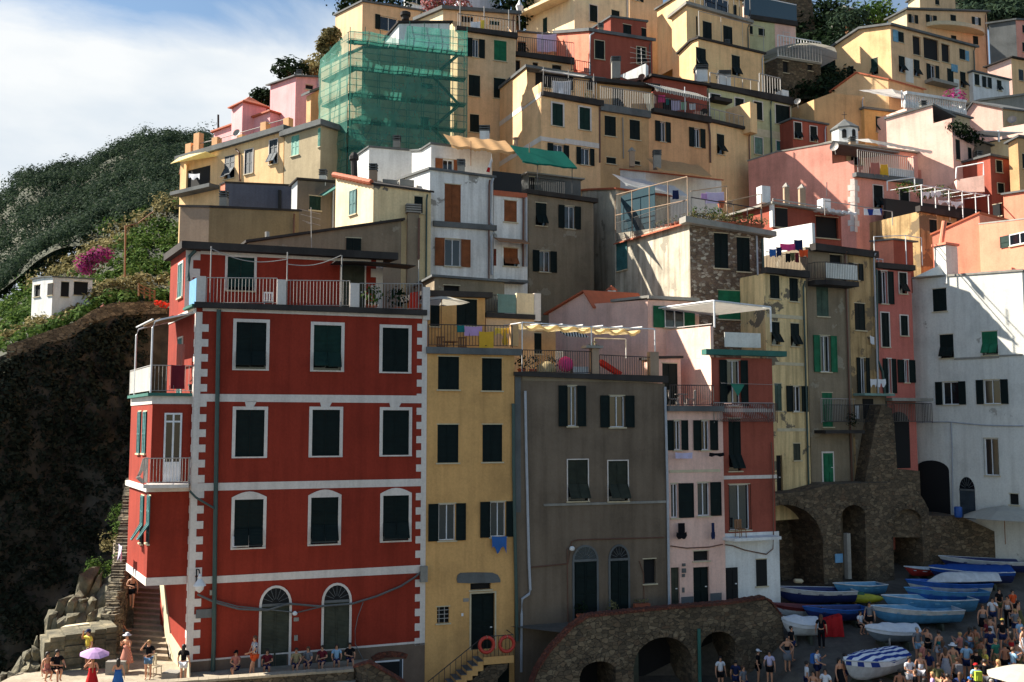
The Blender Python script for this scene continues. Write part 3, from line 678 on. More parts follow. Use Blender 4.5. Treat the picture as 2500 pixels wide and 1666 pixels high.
house('whitetwo', 'white_house', 'narrow white house with black screened roof terrace and brown shutters', (1667, 612, 58.5), (1990, 628, 59.4), dp=6, h=12, m='white_peel', roof=None,
      win=[('c', 1767, 668, 1888, 872, dict(col='brown')), ('f', 1762, 1122, 1898, 1295, dict(col='brown'))])
h = HS['whitetwo']; fpart(h.root, h.F, 'coping', 'terracotta', [(1660, 585, 1982, 632, -.2, .1)])
fpart(h.root, h.F, 'terrace_screen', 'black', [(1660, 395, 1935, 580, -.12, -.06)]);
fpart(h.root, h.F, 'door', 'redbrown', [(1667, 1130, 1690, 1290, .004, .03)])
fpipe(h.root, h.F, [(1948, 640), (1945, 1300)], .07, 'pipebrown'); fpipe(h.root, h.F, [(1972, 640), (1978, 1300)], .05, 'pipe')
mb = MB(); F = h.F; s0, z0 = F.hit(1668, 1020); s1, z1 = F.hit(1955, 1020); mb.hexa([F.pt(s0, z0 - .05, .05), F.pt(s0, z0 - .45, 1.0), F.pt(s1, z0 - .45, 1.0), F.pt(s1, z0 - .05, .05), F.pt(s0, z0, .05), F.pt(s0, z0 - .4, 1.0), F.pt(s1, z0 - .4, 1.0), F.pt(s1, z0, .05)]); mb.build('door_canopy', 'wood', h.root)
s0 = F.hit(1660, 1440)[0]; s1 = F.hit(1945, 1440)[0]; zt = F.hit(1800, 1440)[1]
mb = MB(); mb.fbox(F, s0, s1, zt - .15, zt, .01, .9); mb.build('balcony_slab', 'slate', h.root)
railing(h.root, [F.pt(s0, 0, .02), F.pt(s0, 0, .85), F.pt(s1, 0, .85), F.pt(s1, 0, .02)], zt, 1.05, 'iron', .1)
house('whiteback', 'white_house', 'low white house with green gutter standing above the cream house', (475, 160, 66.5), (900, 195, 67.6), l=[(352, 245)], sd=-40, h=9, m='white', roof='slate', rt=.12, ov=.1)
house('whitetop', 'white_house', 'white roof house with brown shutters under a ragged straw awning', (1068, 130, 63.5), (1650, 200, 65), l=[(975, 190), (885, 195)], sd=-40, h=9, m='white', roof='slate', rt=.12, ov=.12, win=[('O', 1180, 275, 1280, 380, dict(col='brown', sw=.7))])
house('cream', 'cream_house', 'cream house with peeling grey patch, orange tile edge and blue green shutters', (517, 515, 55), (1068, 590, 56.3), l=[(157, 440)], sd=-40, h=12, m='cream_peel', ms='cream', roof='slatedark', rt=.12, ov=.12,
      win=[('c', 907, 628, 988, 788)], swin=[('c', 290, 568, 355, 800, dict(col='teal'))])
h = HS['cream']
mb = MB(); n = 11
for k in range(n):
 a = h.L.pt(h.L.W * k / n, 0, .12); b = h.L.pt(h.L.W * (k + .93) / n, 0, .12)
 za = h.prof[1][1] + (h.prof[0][1] - h.prof[1][1]) * k / n + .1
 mb.tube([a + Vector((0, 0, za)), b + Vector((0, 0, za + (h.prof[0][1] - h.prof[1][1]) / n * .5 - .02))], [.2, .15], 8)
mb.build('ridge_tiles', 'terracotta', h.root)
view('a6')
house('shed', 'grey_house', 'low grey house with sloping roofline and chimney pillar behind the red house terrace', (885, 1150, 53), (2352, 935, 55.4), dp=2.0, h=7, m='greygreen', roof='slatedark', rt=.14, ov=.16, win=[('c', 1822, 1105, 1965, 1262)])
h = HS['shed']; view('a7')
mb = MB(); F = h.F; s0, z0 = F.hit(842, 860); s1, _ = F.hit(952, 860); zt = F.hit(890, 790)[1]; mb.fbox(F, s0, s1, h.zb, zt, -.5, .12); o = mb.build('chimney', 'greygreen', h.root)
mb = MB()
for y in (785, 762, 740, 718): mb.fbox(F, s0 - .1, s1 + .1, F.hit(890, y)[1], F.hit(890, y)[1] + .09, -.6, .22)
mb.fbox(F, s0 + .1, s1 - .1, zt, F.hit(890, 715)[1], -.4, .05); mb.build('cap', 'concrete', o)
fpipe(h.root, F, [(948, 840), (945, 1230)], .06, 'pipebrown', .2)
house('annex', 'grey_house', 'small grey annexe with lean-to roof and dark window behind the yellow house terrace', (1100, 1400, 51.6), (1770, 1450, 53), dp=4, h=6, m='greygreen', roof='slate', rt=.12, ov=.2, win=[('k', 1190, 1480, 1340, 1560)], sd=-20)
view('a6')
house('beige', 'beige_house', 'beige flat roofed house with olive front and dark roof edge above the red house', (515, 812, 57), (1372, 850, 58.6), l=[(235, 808)], sd=-72, h=9, m='olive', ms='tan', roof='slatedark', rt=.14, ov=.1)
house('slate', 'blue_grey_house', 'blue grey windowless house wall with thin orange side behind the beige house', (665, 578, 62.5), (1322, 606, 64), l=[(622, 597)], sd=-50, h=7, m='darkgrey', ms='coral', roof='slatedark', rt=.1, ov=.06)
fpipe(HS['slate'].root, HS['slate'].F, [(1185, 650), (1185, 830)], .12, 'black', .14, 'flue')
house('greywin', 'grey_house', 'grey house with one green shuttered window below the scaffolding', (1357, 552, 61), (1740, 580, 62.2), l=[(1302, 605)], sd=-50, h=10, m='grey', ms='white', roof='slatedark', rt=.12, ov=.12, win=[('c', 1470, 702, 1580, 838, dict(col='green'))])
house('yellong', 'yellow_house', 'long sunlit yellow house with awning balcony on the left edge of the village', (238, 372, 79), (1228, 85, 71.5), dp=8, sd=38, h=13, m='yellow', roof='slate', rt=.42, ov=.35,
      win=[('f', 1090, 165, 1168, 395, dict(col='greyblue', trim='trimwhite', tw=.06)), ('c', 855, 258, 932, 488, dict(col='greyblue', trim='trimwhite', tw=.06)), ('f', 658, 318, 755, 535, dict(col='greyblue'))])
h = HS['yellong']; fpipe(h.root, h.F, [(775, 255), (808, 290), (815, 560)], .07, 'pipebrown')
fpart(h.root, h.F, 'porch_opening', 'dark', [(312, 435, 520, 640, .004, .03)])
view('a1')
house('beigelong', 'beige_house', 'sunlit grey beige house with mint green shutters between yellow house and scaffolding', (1548, 1310, 71.4), (1895, 1205, 68.8), dp=8, sd=38, h=13, m='beige', roof='slate', rt=.42, ov=.3,
      win=[('c', 1612, 1300, 1685, 1490, dict(col='mint')), ('c', 1872, 1230, 1893, 1405, dict(col='mint'))])
house('pinkhill', 'pink_house', 'pink house with grey pitched roof at the top left of the village', (1655, 738, 82), (1900, 742, 83), l=[(1412, 822)], sd=-45, h=10, m='rosepink', roof='slate', rt=.12, ov=.3, win=[('k', 1748, 815, 1820, 858)])
house('pinkwing', 'pink_house', 'long low pink wing with tiled roof below the tall pink house', (872, 1268, 89), (1410, 1075, 83), dp=6, sd=38, h=7, m='rosepink', roof='terracotta', rt=.14, ov=.25)
h = HS['pinkwing']
mb = MB(); p = P3(1205, 1160, 85.6); mb.box(p + Vector((0, 0, -.9)), (2.3, 2.3, 4.2), .7); o = mb.build('turret', 'rosepink', h.root)
mb = MB(); q = p + Vector((0, 0, 1.2)); mb.lathe(q, [(2.0, 0), (2.0, .1), (1.1, .5), (.05, 1.1)], 4); mb.build('turret_roof', 'terracotta', o)
house('orangeblock', 'orange_house', 'small orange house with grey slab roof beside the scaffolding', (1800, 905, 76), (1990, 800, 77), l=[(1757, 925)], sd=-45, h=8, m='orange', roof='slate', rt=.2, ov=.3)
view('a2')
house('scaffhouse', 'grey_house', 'grey beige house wrapped in green scaffold netting', (528, 460, 71), (1368, 500, 73), l=[(130, 640)], sd=-42, h=17, m='beige', roof='slatedark', rt=.12, ov=.1,
      win=[('k', 1085, 1118, 1165, 1235), ('k', 1085, 800, 1200, 855), ('k', 1085, 715, 1200, 745)])
house('scaffup', 'white_house', 'white attic house with dark roof rising above the scaffold netting', (878, 230, 72.4), (1365, 225, 73.6), l=[(742, 385)], sd=-42, h=6, m='white', roof='slatedark', rt=.14, ov=.16)
house('yellowtall', 'yellow_house', 'tall shaded yellow house right of the scaffolding with green shuttered windows', (1440, 300, 76), (1995, 352, 77.7), l=[(1365, 200)], sd=-35, h=18, m='straw', ms='cream_peel', roof=None,
      win=[('O', 1583, 375, 1640, 550, dict(sw=1)), ('c', 1788, 392, 1908, 585, dict(col='bright')), ('c', 1545, 722, 1655, 925), ('c', 1785, 752, 1900, 945), ('c', 1557, 1097, 1645, 1268)])
fpart(HS['yellowtall'].root, HS['yellowtall'].F, 'cornice', 'slatedark', [(1420, 280, 1720, 315, -.2, .3), (1700, 305, 2005, 355, -.2, .3)])
house('yellowpent', 'yellow_house', 'yellow rooftop house with grey sloping slab above the scaffold corner', (1300, 95, 79), (2000, 140, 81), l=[(1062, 195)], sd=-45, h=8, m='straw', ms='cream', roof='slate', rt=.3, ov=.3, win=[('k', 1478, 155, 1592, 300), ('c', 1745, 205, 1838, 325, dict(col='green'))])
house('yellowtop', 'yellow_house', 'plain yellow house at the top of the village left of the white villa', (530, 22, 88), (1110, 112, 91), l=[(270, 152)], sd=-42, h=15, m='straw', roof='slate', rt=.18, ov=.15, win=[('l', 700, 165, 860, 302, dict(sw=.3))])
house('villa', 'white_house', 'white villa at the top edge with dark window above the yellow house', (955, -60, 104), (1205, -50, 106), l=[(925, -50)], dp=6, h=9, m='white', roof='slate', win=[('O', 975, -40, 1050, 30)])
house('paleblock', 'white_house', 'pale bluish block at the top edge behind the oleander', (1495, -60, 97), (1842, -40, 99), dp=6, h=9, m='bluewhite', roof='slate')
view('a3')
house('creamtall', 'cream_house', 'tall cream house with corner balcony at the top centre', (792, -90, 91), (1315, -50, 94), l=[(332, -20)], sd=-42, h=18, m='cream', roof='slate', win=[('c', 938, 52, 1012, 213, dict(trim='trimwhite', tw=.06)), ('c', 1148, 102, 1225, 160)], swin=[('c', 492, 175, 533, 318, dict(col='green')), ('c', 488, -40, 530, 60, dict(col='bright'))])
h = HS['creamtall']; F = h.L; s0 = F.hit(362, 140)[0]; s1 = F.hit(750, 10)[0]; zt = F.hit(560, 60)[1]
mb = MB(); mb.fbox(F, s0, s1, zt - .3, zt, .02, 1.5); mb.build('balcony_slab', 'cream', h.root)
railing(h.root, [F.pt(s0, 0, .05), F.pt(s0, 0, 1.45), F.pt(s1, 0, 1.45), F.pt(s1, 0, .05)], zt, 1.0, 'ironlight', .2, .02)
house('creamback', 'beige_house', 'beige house at the top edge between cream house and big yellow house', (1318, -70, 97), (1640, -40, 99), dp=5, h=9, m='straw', roof='slate', win=[('O', 1360, -40, 1420, 10)])
house('terra', 'terracotta_house', 'dark terracotta house with sunlit orange side and white downpipe', (935, 300, 80), (1538, 395, 82.2), l=[(622, 325)], sd=-40, h=13, m='terra', ms='coral', roof='slate', rt=.28, ov=.2,  # lit side: its extra brightness is put into the coral colour
      win=[('c', 987, 392, 1078, 568, dict(trim='stonetrim', tw=.06)), ('f', 1390, 455, 1475, 618, dict(trim='stonetrim', tw=.06))])
h = HS['terra']; fpipe(h.root, h.F, [(975, 318), (940, 340), (935, 720)], .07, 'whitemetal')
house('terraup', 'terracotta_house', 'small upper terracotta house with dark windows above the terracotta house', (1140, 170, 84), (1482, 215, 85.6), l=[(960, 285)], sd=-42, h=6, m='terra', roof='slate', rt=.16, ov=.12, win=[('c', 1260, 238, 1338, 333), ('c', 1435, 272, 1480, 358)])
house('peachlow', 'peach_house', 'low peach house with laundry terrace left of the terracotta house', (225, 545, 79), (785, 598, 80.6), dp=4, h=10, m='peach', roof=None, win=[('k', 228, 580, 275, 690), ('k', 395, 600, 445, 645), ('k', 580, 625, 670, 680)])
fpart(HS['peachlow'].root, HS['peachlow'].F, 'cornice', 'slatedark', [(220, 515, 500, 555, -.2, .25), (480, 545, 785, 605, -.2, .25)])
house('peachpent', 'pink_house', 'pinkish terrace house wall behind the hanging white sheet', (235, 310, 82.5), (645, 345, 83.6), dp=4, h=5, m='peach', roof='slate', rt=.12, win=[('k', 250, 400, 330, 520)])
house('peach', 'peach_house', 'peach house with tall sunlit gable, white bands and green shutters', (475, 920, 70), (1038, 1005, 72.3), l=[(345, 915), (336, 650), (66, 868)], sd=-24, h=13, m='peach', ms='peach', roof='slate', rf=2, rt=.22, ov=.15,
      win=[('c', 580, 995, 682, 1208, dict(col='green', trim='trimwhite', tw=.12)), ('c', 840, 1033, 942, 1246, dict(col='green', trim='trimwhite', tw=.12)), ('O', 590, 1385, 685, 1570, dict(sw=.55)), ('O', 855, 1420, 938, 1580, dict(sw=.5))])
h = HS['peach']
fpart(h.root, h.F, 'string_course', 'trimwhite', [(475, 1325, 700, 1365, .003, .05), (700, 1352, 1035, 1400, .003, .05)])
fpart(h.root, h.F, 'cornice', 'slatedark', [(480, 905, 770, 945, -.2, .25), (760, 945, 1060, 1000, -.2, .25)])
F = h.L; z = F.hit(300, 1030)[1]; mb = MB(); mb.fbox(F, .02, F.W, z - .2, z + .2, .003, .03); z2 = F.hit(380, 1385)[1]; mb.fbox(F, .02, F.W, z2 - .2, z2 + .2, .003, .03); mb.build('string_course', 'trimwhite', h.root)
house('peachloft', 'peach_house', 'recessed peach loft with blinds behind the white laundry', (342, 690, 73.2), (1045, 775, 75.2), dp=4, h=6, m='straw', roof='slate', rt=.2, ov=.3, win=[('k', 420, 720, 780, 850), ('k', 915, 800, 1030, 870)], sd=-24)
house('beigemid', 'beige_house', 'plain beige house with grey terrace in the middle of the upper row', (1038, 1048, 72.35), (1502, 1115, 74.2), dp=3.5, h=13, m='ochre', roof=None, win=[('c', 1083, 1115, 1190, 1305), ('c', 1322, 1152, 1420, 1340), ('c', 1100, 1510, 1190, 1570), ('c', 1370, 1545, 1420, 1580)])
h = HS['beigemid']; fpart(h.root, h.F, 'balcony_parapet', 'slate', [(1035, 1035, 1510, 1100, -.15, .25)]); fpipe(h.root, h.F, [(1030, 1030), (1032, 1560)], .07, 'pipebrown'); fpipe(h.root, h.F, [(1250, 1130), (1258, 1520)], .05, 'concrete')
house('beigeloft', 'beige_house', 'recessed beige loft with double door under grey roof slab', (1005, 800, 74.7), (1530, 850, 76.4), dp=4, h=6, m='ochre', roof='slatedark', rt=.3, ov=.5, win=[('c', 1155, 850, 1265, 1040)])
house('orange', 'orange_house', 'orange house with striped awning terrace and laundry in the upper row', (1502, 1085, 74.25), (2082, 1190, 76.8), dp=4, h=14, m='orange', roof=None, win=[('O', 1612, 1168, 1665, 1358, dict(sw=.85)), ('O', 1938, 1232, 1996, 1412, dict(sw=.8))])
h = HS['orange']; fpart(h.root, h.F, 'cornice', 'slatedark', [(1540, 1060, 1800, 1100, -.2, .25), (1790, 1100, 2090, 1160, -.2, .25)]); fpipe(h.root, h.F, [(2072, 1180), (2085, 1300), (2090, 1560)], .08, 'pipebrown')
house('orangeloft', 'red_loft', 'dark red recessed loft with plank deck behind the striped awning', (1540, 740, 78), (2060, 830, 80), dp=4, h=7, m='terra', roof='slatedark', rt=.2, ov=.3, win=[('k', 1640, 950, 1760, 1060)])
view('a4')
house('yellowrow', 'yellow_house', 'yellow house with a single flap shutter at the right end of the upper row', (118, 1170, 76.85), (520, 1262, 79.3), dp=6, h=14, m='yellow', roof='slatedark', rt=.25, ov=.25, win=[('f', 197, 1288, 268, 1480)])
house('bigyellow', 'yellow_house', 'big yellow house with dark arched windows at the top centre', (18, 375, 86), (645, 522, 90), l=[(-50, 400), (-165, 512)], sd=-36, h=15, m='yellow', roof='slatedark', rt=.2, ov=.18, win=[('f', -15 + 10, 465, 88, 648), ('f', 340, 535, 418, 728)])
house('bigyellowup', 'yellow_house', 'second tier of the big yellow house with three dark balcony doors', (-95, 60, 88), (508, 232, 92), l=[(-235, 170)], sd=-36, h=9, m='yellow', roof='concrete', rt=.3, ov=.3, win=[('c', -2, 160, 12, 345), ('c', 62, 212, 148, 388), ('c', 258, 255, 345, 432)])
house('bigyellowtop', 'yellow_house', 'top tier of the big yellow house with glazed doors at the top edge', (-80, -90, 89.5), (440, 10, 93.5), dp=5, h=7, m='yellow', roof='slate', win=[('g', 70, -20, 295, 155), ('c', 355, 50, 382, 180)])
house('whitesheds', 'white_house', 'pale house with glass fronted terrace beneath the old stone tower', (452, 190, 95), (952, 250, 97), dp=5, h=11, m='palegreen', roof=None, win=[('c', 490, 250, 540, 330), ('c', 595, 275, 655, 345), ('c', 832, 315, 892, 400, dict(trim='trimwhite', tw=.06))])
h = HS['whitesheds']; fpart(h.root, h.F, 'pink_wall', 'palepink', [(752, 235, 950, 470, .003, .02)]); fpart(h.root, h.F, 'cornice', 'slatedark', [(500, 165, 740, 205, -.2, .25), (730, 195, 958, 240, -.2, .25)])
house('whiteshedsup', 'pink_house', 'small pinkish rooftop house behind the glass fronted terrace', (455, 40, 97), (905, 105, 99), dp=4, h=6, m='palepink', roof='slate', rt=.16, win=[('g', 505, 60, 620, 160), ('k', 760, 105, 825, 170)])
house('palegreen', 'pale_green_house', 'pale green house with white window surrounds and railing terrace', (118, 845, 81), (908, 995, 85), dp=5, h=14, m='palegreen', roof=None, kw=dict(trim='trimwhite', tw=.08),
      win=[('c', 138, 905, 228, 955), ('c', 370, 945, 453, 1100), ('c', 547, 978, 630, 1150), ('c', 757, 1012, 893, 1195), ('c', 557, 1320, 633, 1480, dict(col='lightteal' if 'lightteal' in MATS else 'teal')), ('c', 765, 1355, 840, 1450, dict(col='teal'))])
h = HS['palegreen']; fpart(h.root, h.F, 'cornice', 'slatedark', [(120, 822, 380, 868, -.2, .25), (370, 868, 640, 918, -.2, .25), (630, 915, 910, 985, -.2, .25)])
fpipe(h.root, h.F, [(712, 975), (705, 1080), (715, 1480)], .07, 'pipegreen'); fpart(h.root, h.F, 'string_course', 'stonetrim', [(500, 1250, 890, 1320, .003, .02)])
house('redthin', 'red_house', 'narrow red house with white framed flap shutters beside the pale green house', (918, 1145, 83), (1250, 1200, 84.4), dp=5, h=9, m='terra', roof='slate', rt=.15, ov=.15, kw=dict(trim='trimwhite', tw=.07), win=[('f', 937, 1175, 1005, 1330), ('f', 1088, 1212, 1152, 1358)])
# ------------------------------------------------------------------ right side of the village
view('b1')
house('pinkmid', 'pink_house', 'large salmon pink house with white corner quoins and awning terrace', (962, 272, 72), (1515, 345, 74.5), l=[(958, 140), (780, 168), (776, 0), (320, 78), (90, 150)], sd=-52, h=15, m='pink', ms='pink', roof='concrete', rf=3, rt=.12, ov=.05, kw=dict(trim='trimwhite', tw=.07),
      win=[('f', 1117, 348, 1193, 530), ('f', 1332, 373, 1408, 560), ('c', 1122, 678, 1208, 780), ('c', 1345, 703, 1423, 790)])
h = HS['pinkmid']; fpart(h.root, h.F, 'cornice', 'slate', [(955, 262, 1240, 295, -.2, .3), (1230, 285, 1500, 330, -.2, .3)])
mb = MB()
for k in range(9):
 y = 300 + k * 48
 mb.fbox(h.F, *h.F.rect(962, y, 1000 if k % 2 else 985, y + 46), .003, .03)
 mb.fbox(h.L, *h.L.rect(908 if k % 2 else 928, y - 6, 961, y + 40), .003, .03)
mb.build('quoins', 'trimwhite', h.root)
house('pinkmidloft', 'pink_loft', 'recessed salmon loft with cream shutters behind the cream awning', (782, -5, 76.2), (1470, 85, 78.4), dp=4, h=6, m='pink', roof='concrete', rt=.12, sd=-40, win=[('O', 930, 60, 1000, 180, dict(col='creamwood', sw=.55)), ('O', 1125, 85, 1200, 200, dict(col='creamwood', sw=.5))])
view('a5')
house('pinkright', 'pink_house', 'tall light pink house with stepped roof at the right of the village', (1275, 1290, 76.5), (1482, 1400, 78.2), l=[(1272, 1132), (1092, 1182), (1086, 1012), (640, 1142)], sd=-48, h=14, m='palepink', roof='slate', rf=3, rt=.16, ov=.12, win=[('c', 1307, 1342, 1342, 1530), ('c', 1425, 1417, 1458, 1560)])
house('pinkrightloft', 'pink_loft', 'recessed rooftop wall with small window behind the stepped pink gable', (1092, 1040, 80), (1440, 1140, 82), dp=3, h=5, m='beige', roof='slate', rt=.15, win=[('c', 1105, 1080, 1160, 1158)], sd=-48)
house('olive', 'olive_house', 'shaded olive yellow house behind the small chapel turret', (-50, 955, 84), (430, 925, 86), dp=3, h=14, m='ochre', roof=None, top=[(120, 892), (240, 905)])
house('gable', 'orange_house', 'sunlit orange gable house with tiled verge behind the olive house', (660, 765, 88), (1000, 860, 90), l=[(360, 702), (120, 878)], sd=-52, h=9, m='orange', ms='peach', roof='terracotta', rt=.14, ov=.15)
house('balconyyellow', 'yellow_house', 'ochre house with roof balcony right of the chapel turret', (430, 1045, 85.5), (770, 1085, 87), dp=4, h=10, m='mustard', roof='slate', rt=.2, ov=.15, win=[('f', 542, 1118, 598, 1268)])
h = HS['balconyyellow']; F = h.F; railing(h.root, [F.pt(0, 0, .1), F.pt(F.W, 0, .1), F.pt(F.W, 0, -3.5)], h.zA + .25, 1.1, 'iron', .25, .025)
house('gabletwo', 'yellow_house', 'big yellow house with sunlit gable, loggia and light blue shutters', (680, 245, 93), (1488, 455, 99), l=[(395, 282), (150, 445)], sd=-44, h=18, m='straw', ms='yellow', roof='slate', rt=.22, ov=.3,
      win=[('c', 757, 308, 810, 410), ('k', 897, 350, 972, 530), ('k', 1000, 372, 1142, 575), ('k', 1172, 425, 1250, 600), ('c', 1342, 472, 1394, 573), ('f', 762, 540, 820, 698), ('f', 905, 575, 962, 735), ('O', 1060, 625, 1112, 800, dict(sw=.6)), ('c', 1225, 662, 1285, 790), ('f', 1350, 692, 1402, 845)],
      swin=[('f', 497, 558, 563, 720, dict(col='green')), ('c', 265, 640, 330, 735)])
h = HS['gabletwo']; fpart(h.root, h.F, 'shutter', 'skyblue', [(703, 290, 752, 402, .02, .06), (1396, 490, 1430, 585, .02, .06), (1262, 620, 1322, 690, .02, .06)])
fpart(h.root, h.F, 'balcony_slab', 'concrete', [(1010, 800, 1250, 830, .0, 1.0)]); fpart(h.root, h.F, 'peeled_patch', 'whitestain', [(825, 560, 900, 790, .003, .012), (1290, 760, 1340, 930, .003, .012)])
house('yellowhigh', 'yellow_house', 'tall pale yellow house with small round balcony at the top right', (835, 100, 112), (1602, 120, 116), l=[(700, 170), (660, 190)], sd=-44, h=24, m='straw', ms='cream', roof='slate', rt=.2, ov=.3,
      win=[('O', 882, 145, 912, 222, dict(sw=1)), ('O', 1055, 150, 1088, 220, dict(sw=1)), ('c', 1258, 147, 1306, 262), ('O', 1488, 170, 1515, 240, dict(sw=1)), ('c', 1262, 342, 1312, 393), ('c', 1472, 348, 1522, 430)])
h = HS['yellowhigh']; F = h.F; s, z = F.hit(1297, 265)
mb = MB(); n = 12; mb.prism([F.pt(s + 4.4 * cos(pi * k / n) * 1, z, .02 + 1.6 * sin(pi * k / n)) for k in range(n + 1)], (0, 0, -.5)); mb.build('balcony_slab', 'stonetrim', h.root)
railing(h.root, [F.pt(s + 4.3 * cos(pi * k / n), 0, .06 + 1.5 * sin(pi * k / n)) for k in range(n + 1)], z, 2.2, 'iron', .4, .03)
house('yellowhightop', 'yellow_house', 'upper storey of the tall yellow house at the top right edge', (960, -60, 115), (1300, -40, 117), l=[(850, 20)], sd=-44, h=8, m='straw', ms='cream', roof='slate', win=[('c', 1110, 0, 1150, 50)])
house('pinkfar', 'pink_house', 'pink house with grey flank at the far right edge below the wood', (1880, 195, 110), (2030, 200, 111), l=[(1622, 232)], sd=-60, h=18, m='pink', ms='slate', roof='slate', rt=.2, win=[('c', 1945, 245, 1975, 320), ('c', 1945, 410, 1975, 500)])
house('whitelow', 'white_house', 'low white house with dark shutters right of the big yellow house', (1468, 690, 98), (1818, 772, 100.5), dp=5, h=10, m='white', roof='slate', rt=.15, ov=.2, win=[('c', 1487, 712, 1533, 820), ('O', 1592, 742, 1612, 840, dict(sw=1.6)), ('f', 1702, 772, 1745, 868)])
house('peachfar', 'peach_house', 'peach house with hipped roof at the right edge above the white house', (1837, 560, 103), (2050, 600, 104.5), l=[(1610, 645)], sd=-52, h=14, m='peach', ms='palepink', roof='slatedark', rt=.14, ov=.3, win=[('c', 1910, 670, 1955, 775, dict(col='greyblue'))])
house('greyroof', 'grey_house', 'low pale grey house with flat roof at the right edge', (1530, 975, 94), (2050, 900, 97), dp=6, h=6, m='concrete', roof='concrete', rt=.2, ov=.2)
house('pinkgable', 'pink_house', 'light pink gable house with satellite dish at the right edge', (1752, 1040, 87), (2050, 1075, 89), l=[(1480, 985), (1400, 1095)], sd=-52, h=10, m='beige', ms='palepink', roof='slate', rt=.16, ov=.2)
dish(HS['pinkgable'].root, HS['pinkgable'].F.pt(*HS['pinkgable'].F.hit(1808, 1155), .4), .4)
house('pinkledge', 'pink_house', 'pale pink parapet house below the satellite dish at the right edge', (1745, 1225, 84), (2050, 1175, 82), dp=3, sd=35, h=8, m='palepink', roof=None)
house('creamsmall', 'cream_house', 'small cream house with laundry pole terrace at the right edge', (1840, 1330, 79), (2050, 1400, 80), l=[(1610, 1370)], sd=-60, h=5, m='cream', roof='slate', rt=.1, ov=.05)
house('brownwall', 'brown_house', 'shaded brown plaster wall under the cream house at the right edge', (1480, 1340, 79), (1640, 1400, 79.6), dp=4, h=8, m='grey', roof='slate', rt=.1)
view('b1')
house('brick', 'brick_red_house', 'small brick red house with dark windows under the cream house', (2075, 105, 75), (2292, 150, 76), dp=4, h=8, m='terra', roof='slate', rt=.16, ov=.2, kw=dict(trim='stonetrim', tw=.05), win=[('c', 2122, 142, 2172, 240), ('c', 2135, 330, 2188, 412)])
house('ochreright', 'ochre_house', 'ochre house at the right edge beside the brick red house', (2300, -40, 74), (2480, -20, 75), l=[(2225, 0)], sd=-40, h=12, m='ochre', roof='slate', win=[('c', 2340, 90, 2390, 210)])
house('pergolahouse', 'ochre_house', 'shaded ochre house under the dark pergola with white laundry', (1490, 560, 68.5), (1800, 615, 70), dp=5, h=13, m='ochre_peel', roof=None, win=[('c', 1578, 628, 1638, 740), ('c', 1688, 650, 1760, 740)])
h = HS['pergolahouse']; fpart(h.root, h.F, 'cornice', 'slatedark', [(1480, 525, 1640, 570, -.2, .25), (1630, 560, 1800, 610, -.2, .25)])
house('coral', 'coral_house', 'coral house with sunlit walls and chimney pipe above the white house', (1985, 580, 64.6), (2400, 690, 66), l=[(1740, 690), (1600, 752)], sd=-46, h=9, m='coral', roof='terracotta', rt=.12, ov=.08)
house('coralright', 'coral_house', 'coral house wall with green shutter and white framed window at the right edge', (1982, 668, 64.2), (2400, 622, 60.5), dp=4, sd=38, h=7, m='coral', roof='concrete', rt=.1, ov=.03, win=[('l', 2240, 735, 2420, 828, dict(col='green', sw=.45))])
house('coralfar', 'coral_house', 'faded coral house with patched plaster at the right edge', (2182, 425, 71), (2450, 385, 69), dp=5, sd=40, h=8, m='coral', roof='slate', rt=.14, ov=.15, win=[('k', 2100, 500, 2170, 600)])
view('b8')
house('whiteright', 'white_house', 'large white house in the corner of the harbour with diagonal shadow', (850, 112, 64), (1795, 45, 59), dp=8, sd=38, h=18, m='whitestain', roof='concrete', rt=.14, ov=.06,
      win=[('c', 1037, 192, 1153, 385), ('f', 1097, 582, 1213, 783), ('f', 1455, 557, 1588, 758, dict(col='bright')), ('O', 1122, 985, 1255, 1178, dict(sw=.45)), ('O', 1472, 968, 1612, 1172, dict(sw=.45)), ('O', 1978, 82, 2108, 435, dict(v='c1', sw=.01)), ('k', 2215, 612, 2300, 715, dict(v='c1'))])
h = HS['whiteright']; view('c1')
arched(h.root, h.F, 1735, 1885, 450, 570, 850, 'greyblue', 'pane', 'whitestain', .1)
pl, _ = arch_poly(h.F, 1312, 1635, 292, 380, 820, .03); mb = MB(); mb.prism(pl, h.F.pt(0, 0, 0) - h.F.pt(0, 0, .026)); mb.build('passage', 'dark', h.root)  # flat panel; shade inside the arch is put into its dark colour
view('b8'); fpipe(h.root, h.F, [(880, 1330), (1170, 1325), (1500, 1355), (1812, 1360)], .04, 'pipe', .06, 'cable'); fpipe(h.root, h.F, [(1195, 1330), (1205, 1560), (1210, 2100)], .045, 'pipe', .06, 'cable')
fpart(h.root, h.F, 'moulding', 'concrete', [(1220, 772, 1600, 790, .003, .06), (1600, 752, 1800, 766, .003, .06)])
house('redright', 'pink_red_house', 'narrow pinkish red house with white framed windows beside the white house', (545, 15, 61.4), (850, 60, 62.6), dp=5, h=18, m='brickpink', roof=None, kw=dict(trim='trimwhite', tw=.07),
      win=[('O', 592, 45, 648, 320, dict(sw=.9)), ('f', 748, 58, 812, 235), ('c', 597, 398, 663, 688), ('c', 760, 422, 822, 592), ('O', 652, 790, 682, 1080, dict(sw=1.3)), ('O', 790, 800, 828, 990, dict(sw=1.4))])
h = HS['redright']; pl, _ = arch_poly(h.F, 658, 832, 1240, 1330, 1720, .03); mb = MB(); mb.prism(pl, h.F.pt(0, 0, 0) - h.F.pt(0, 0, .026)); mb.build('passage', 'dark', h.root)  # dark panel on the wall, painted as the shade inside the arch
fpart(h.root, h.F, 'cornice', 'slatedark', [(540, -15, 860, 30, -.2, .3)])
fpipe(h.root, h.F, [(548, 30), (560, 800), (600, 900), (640, 1300)], .08, 'pipegreen')
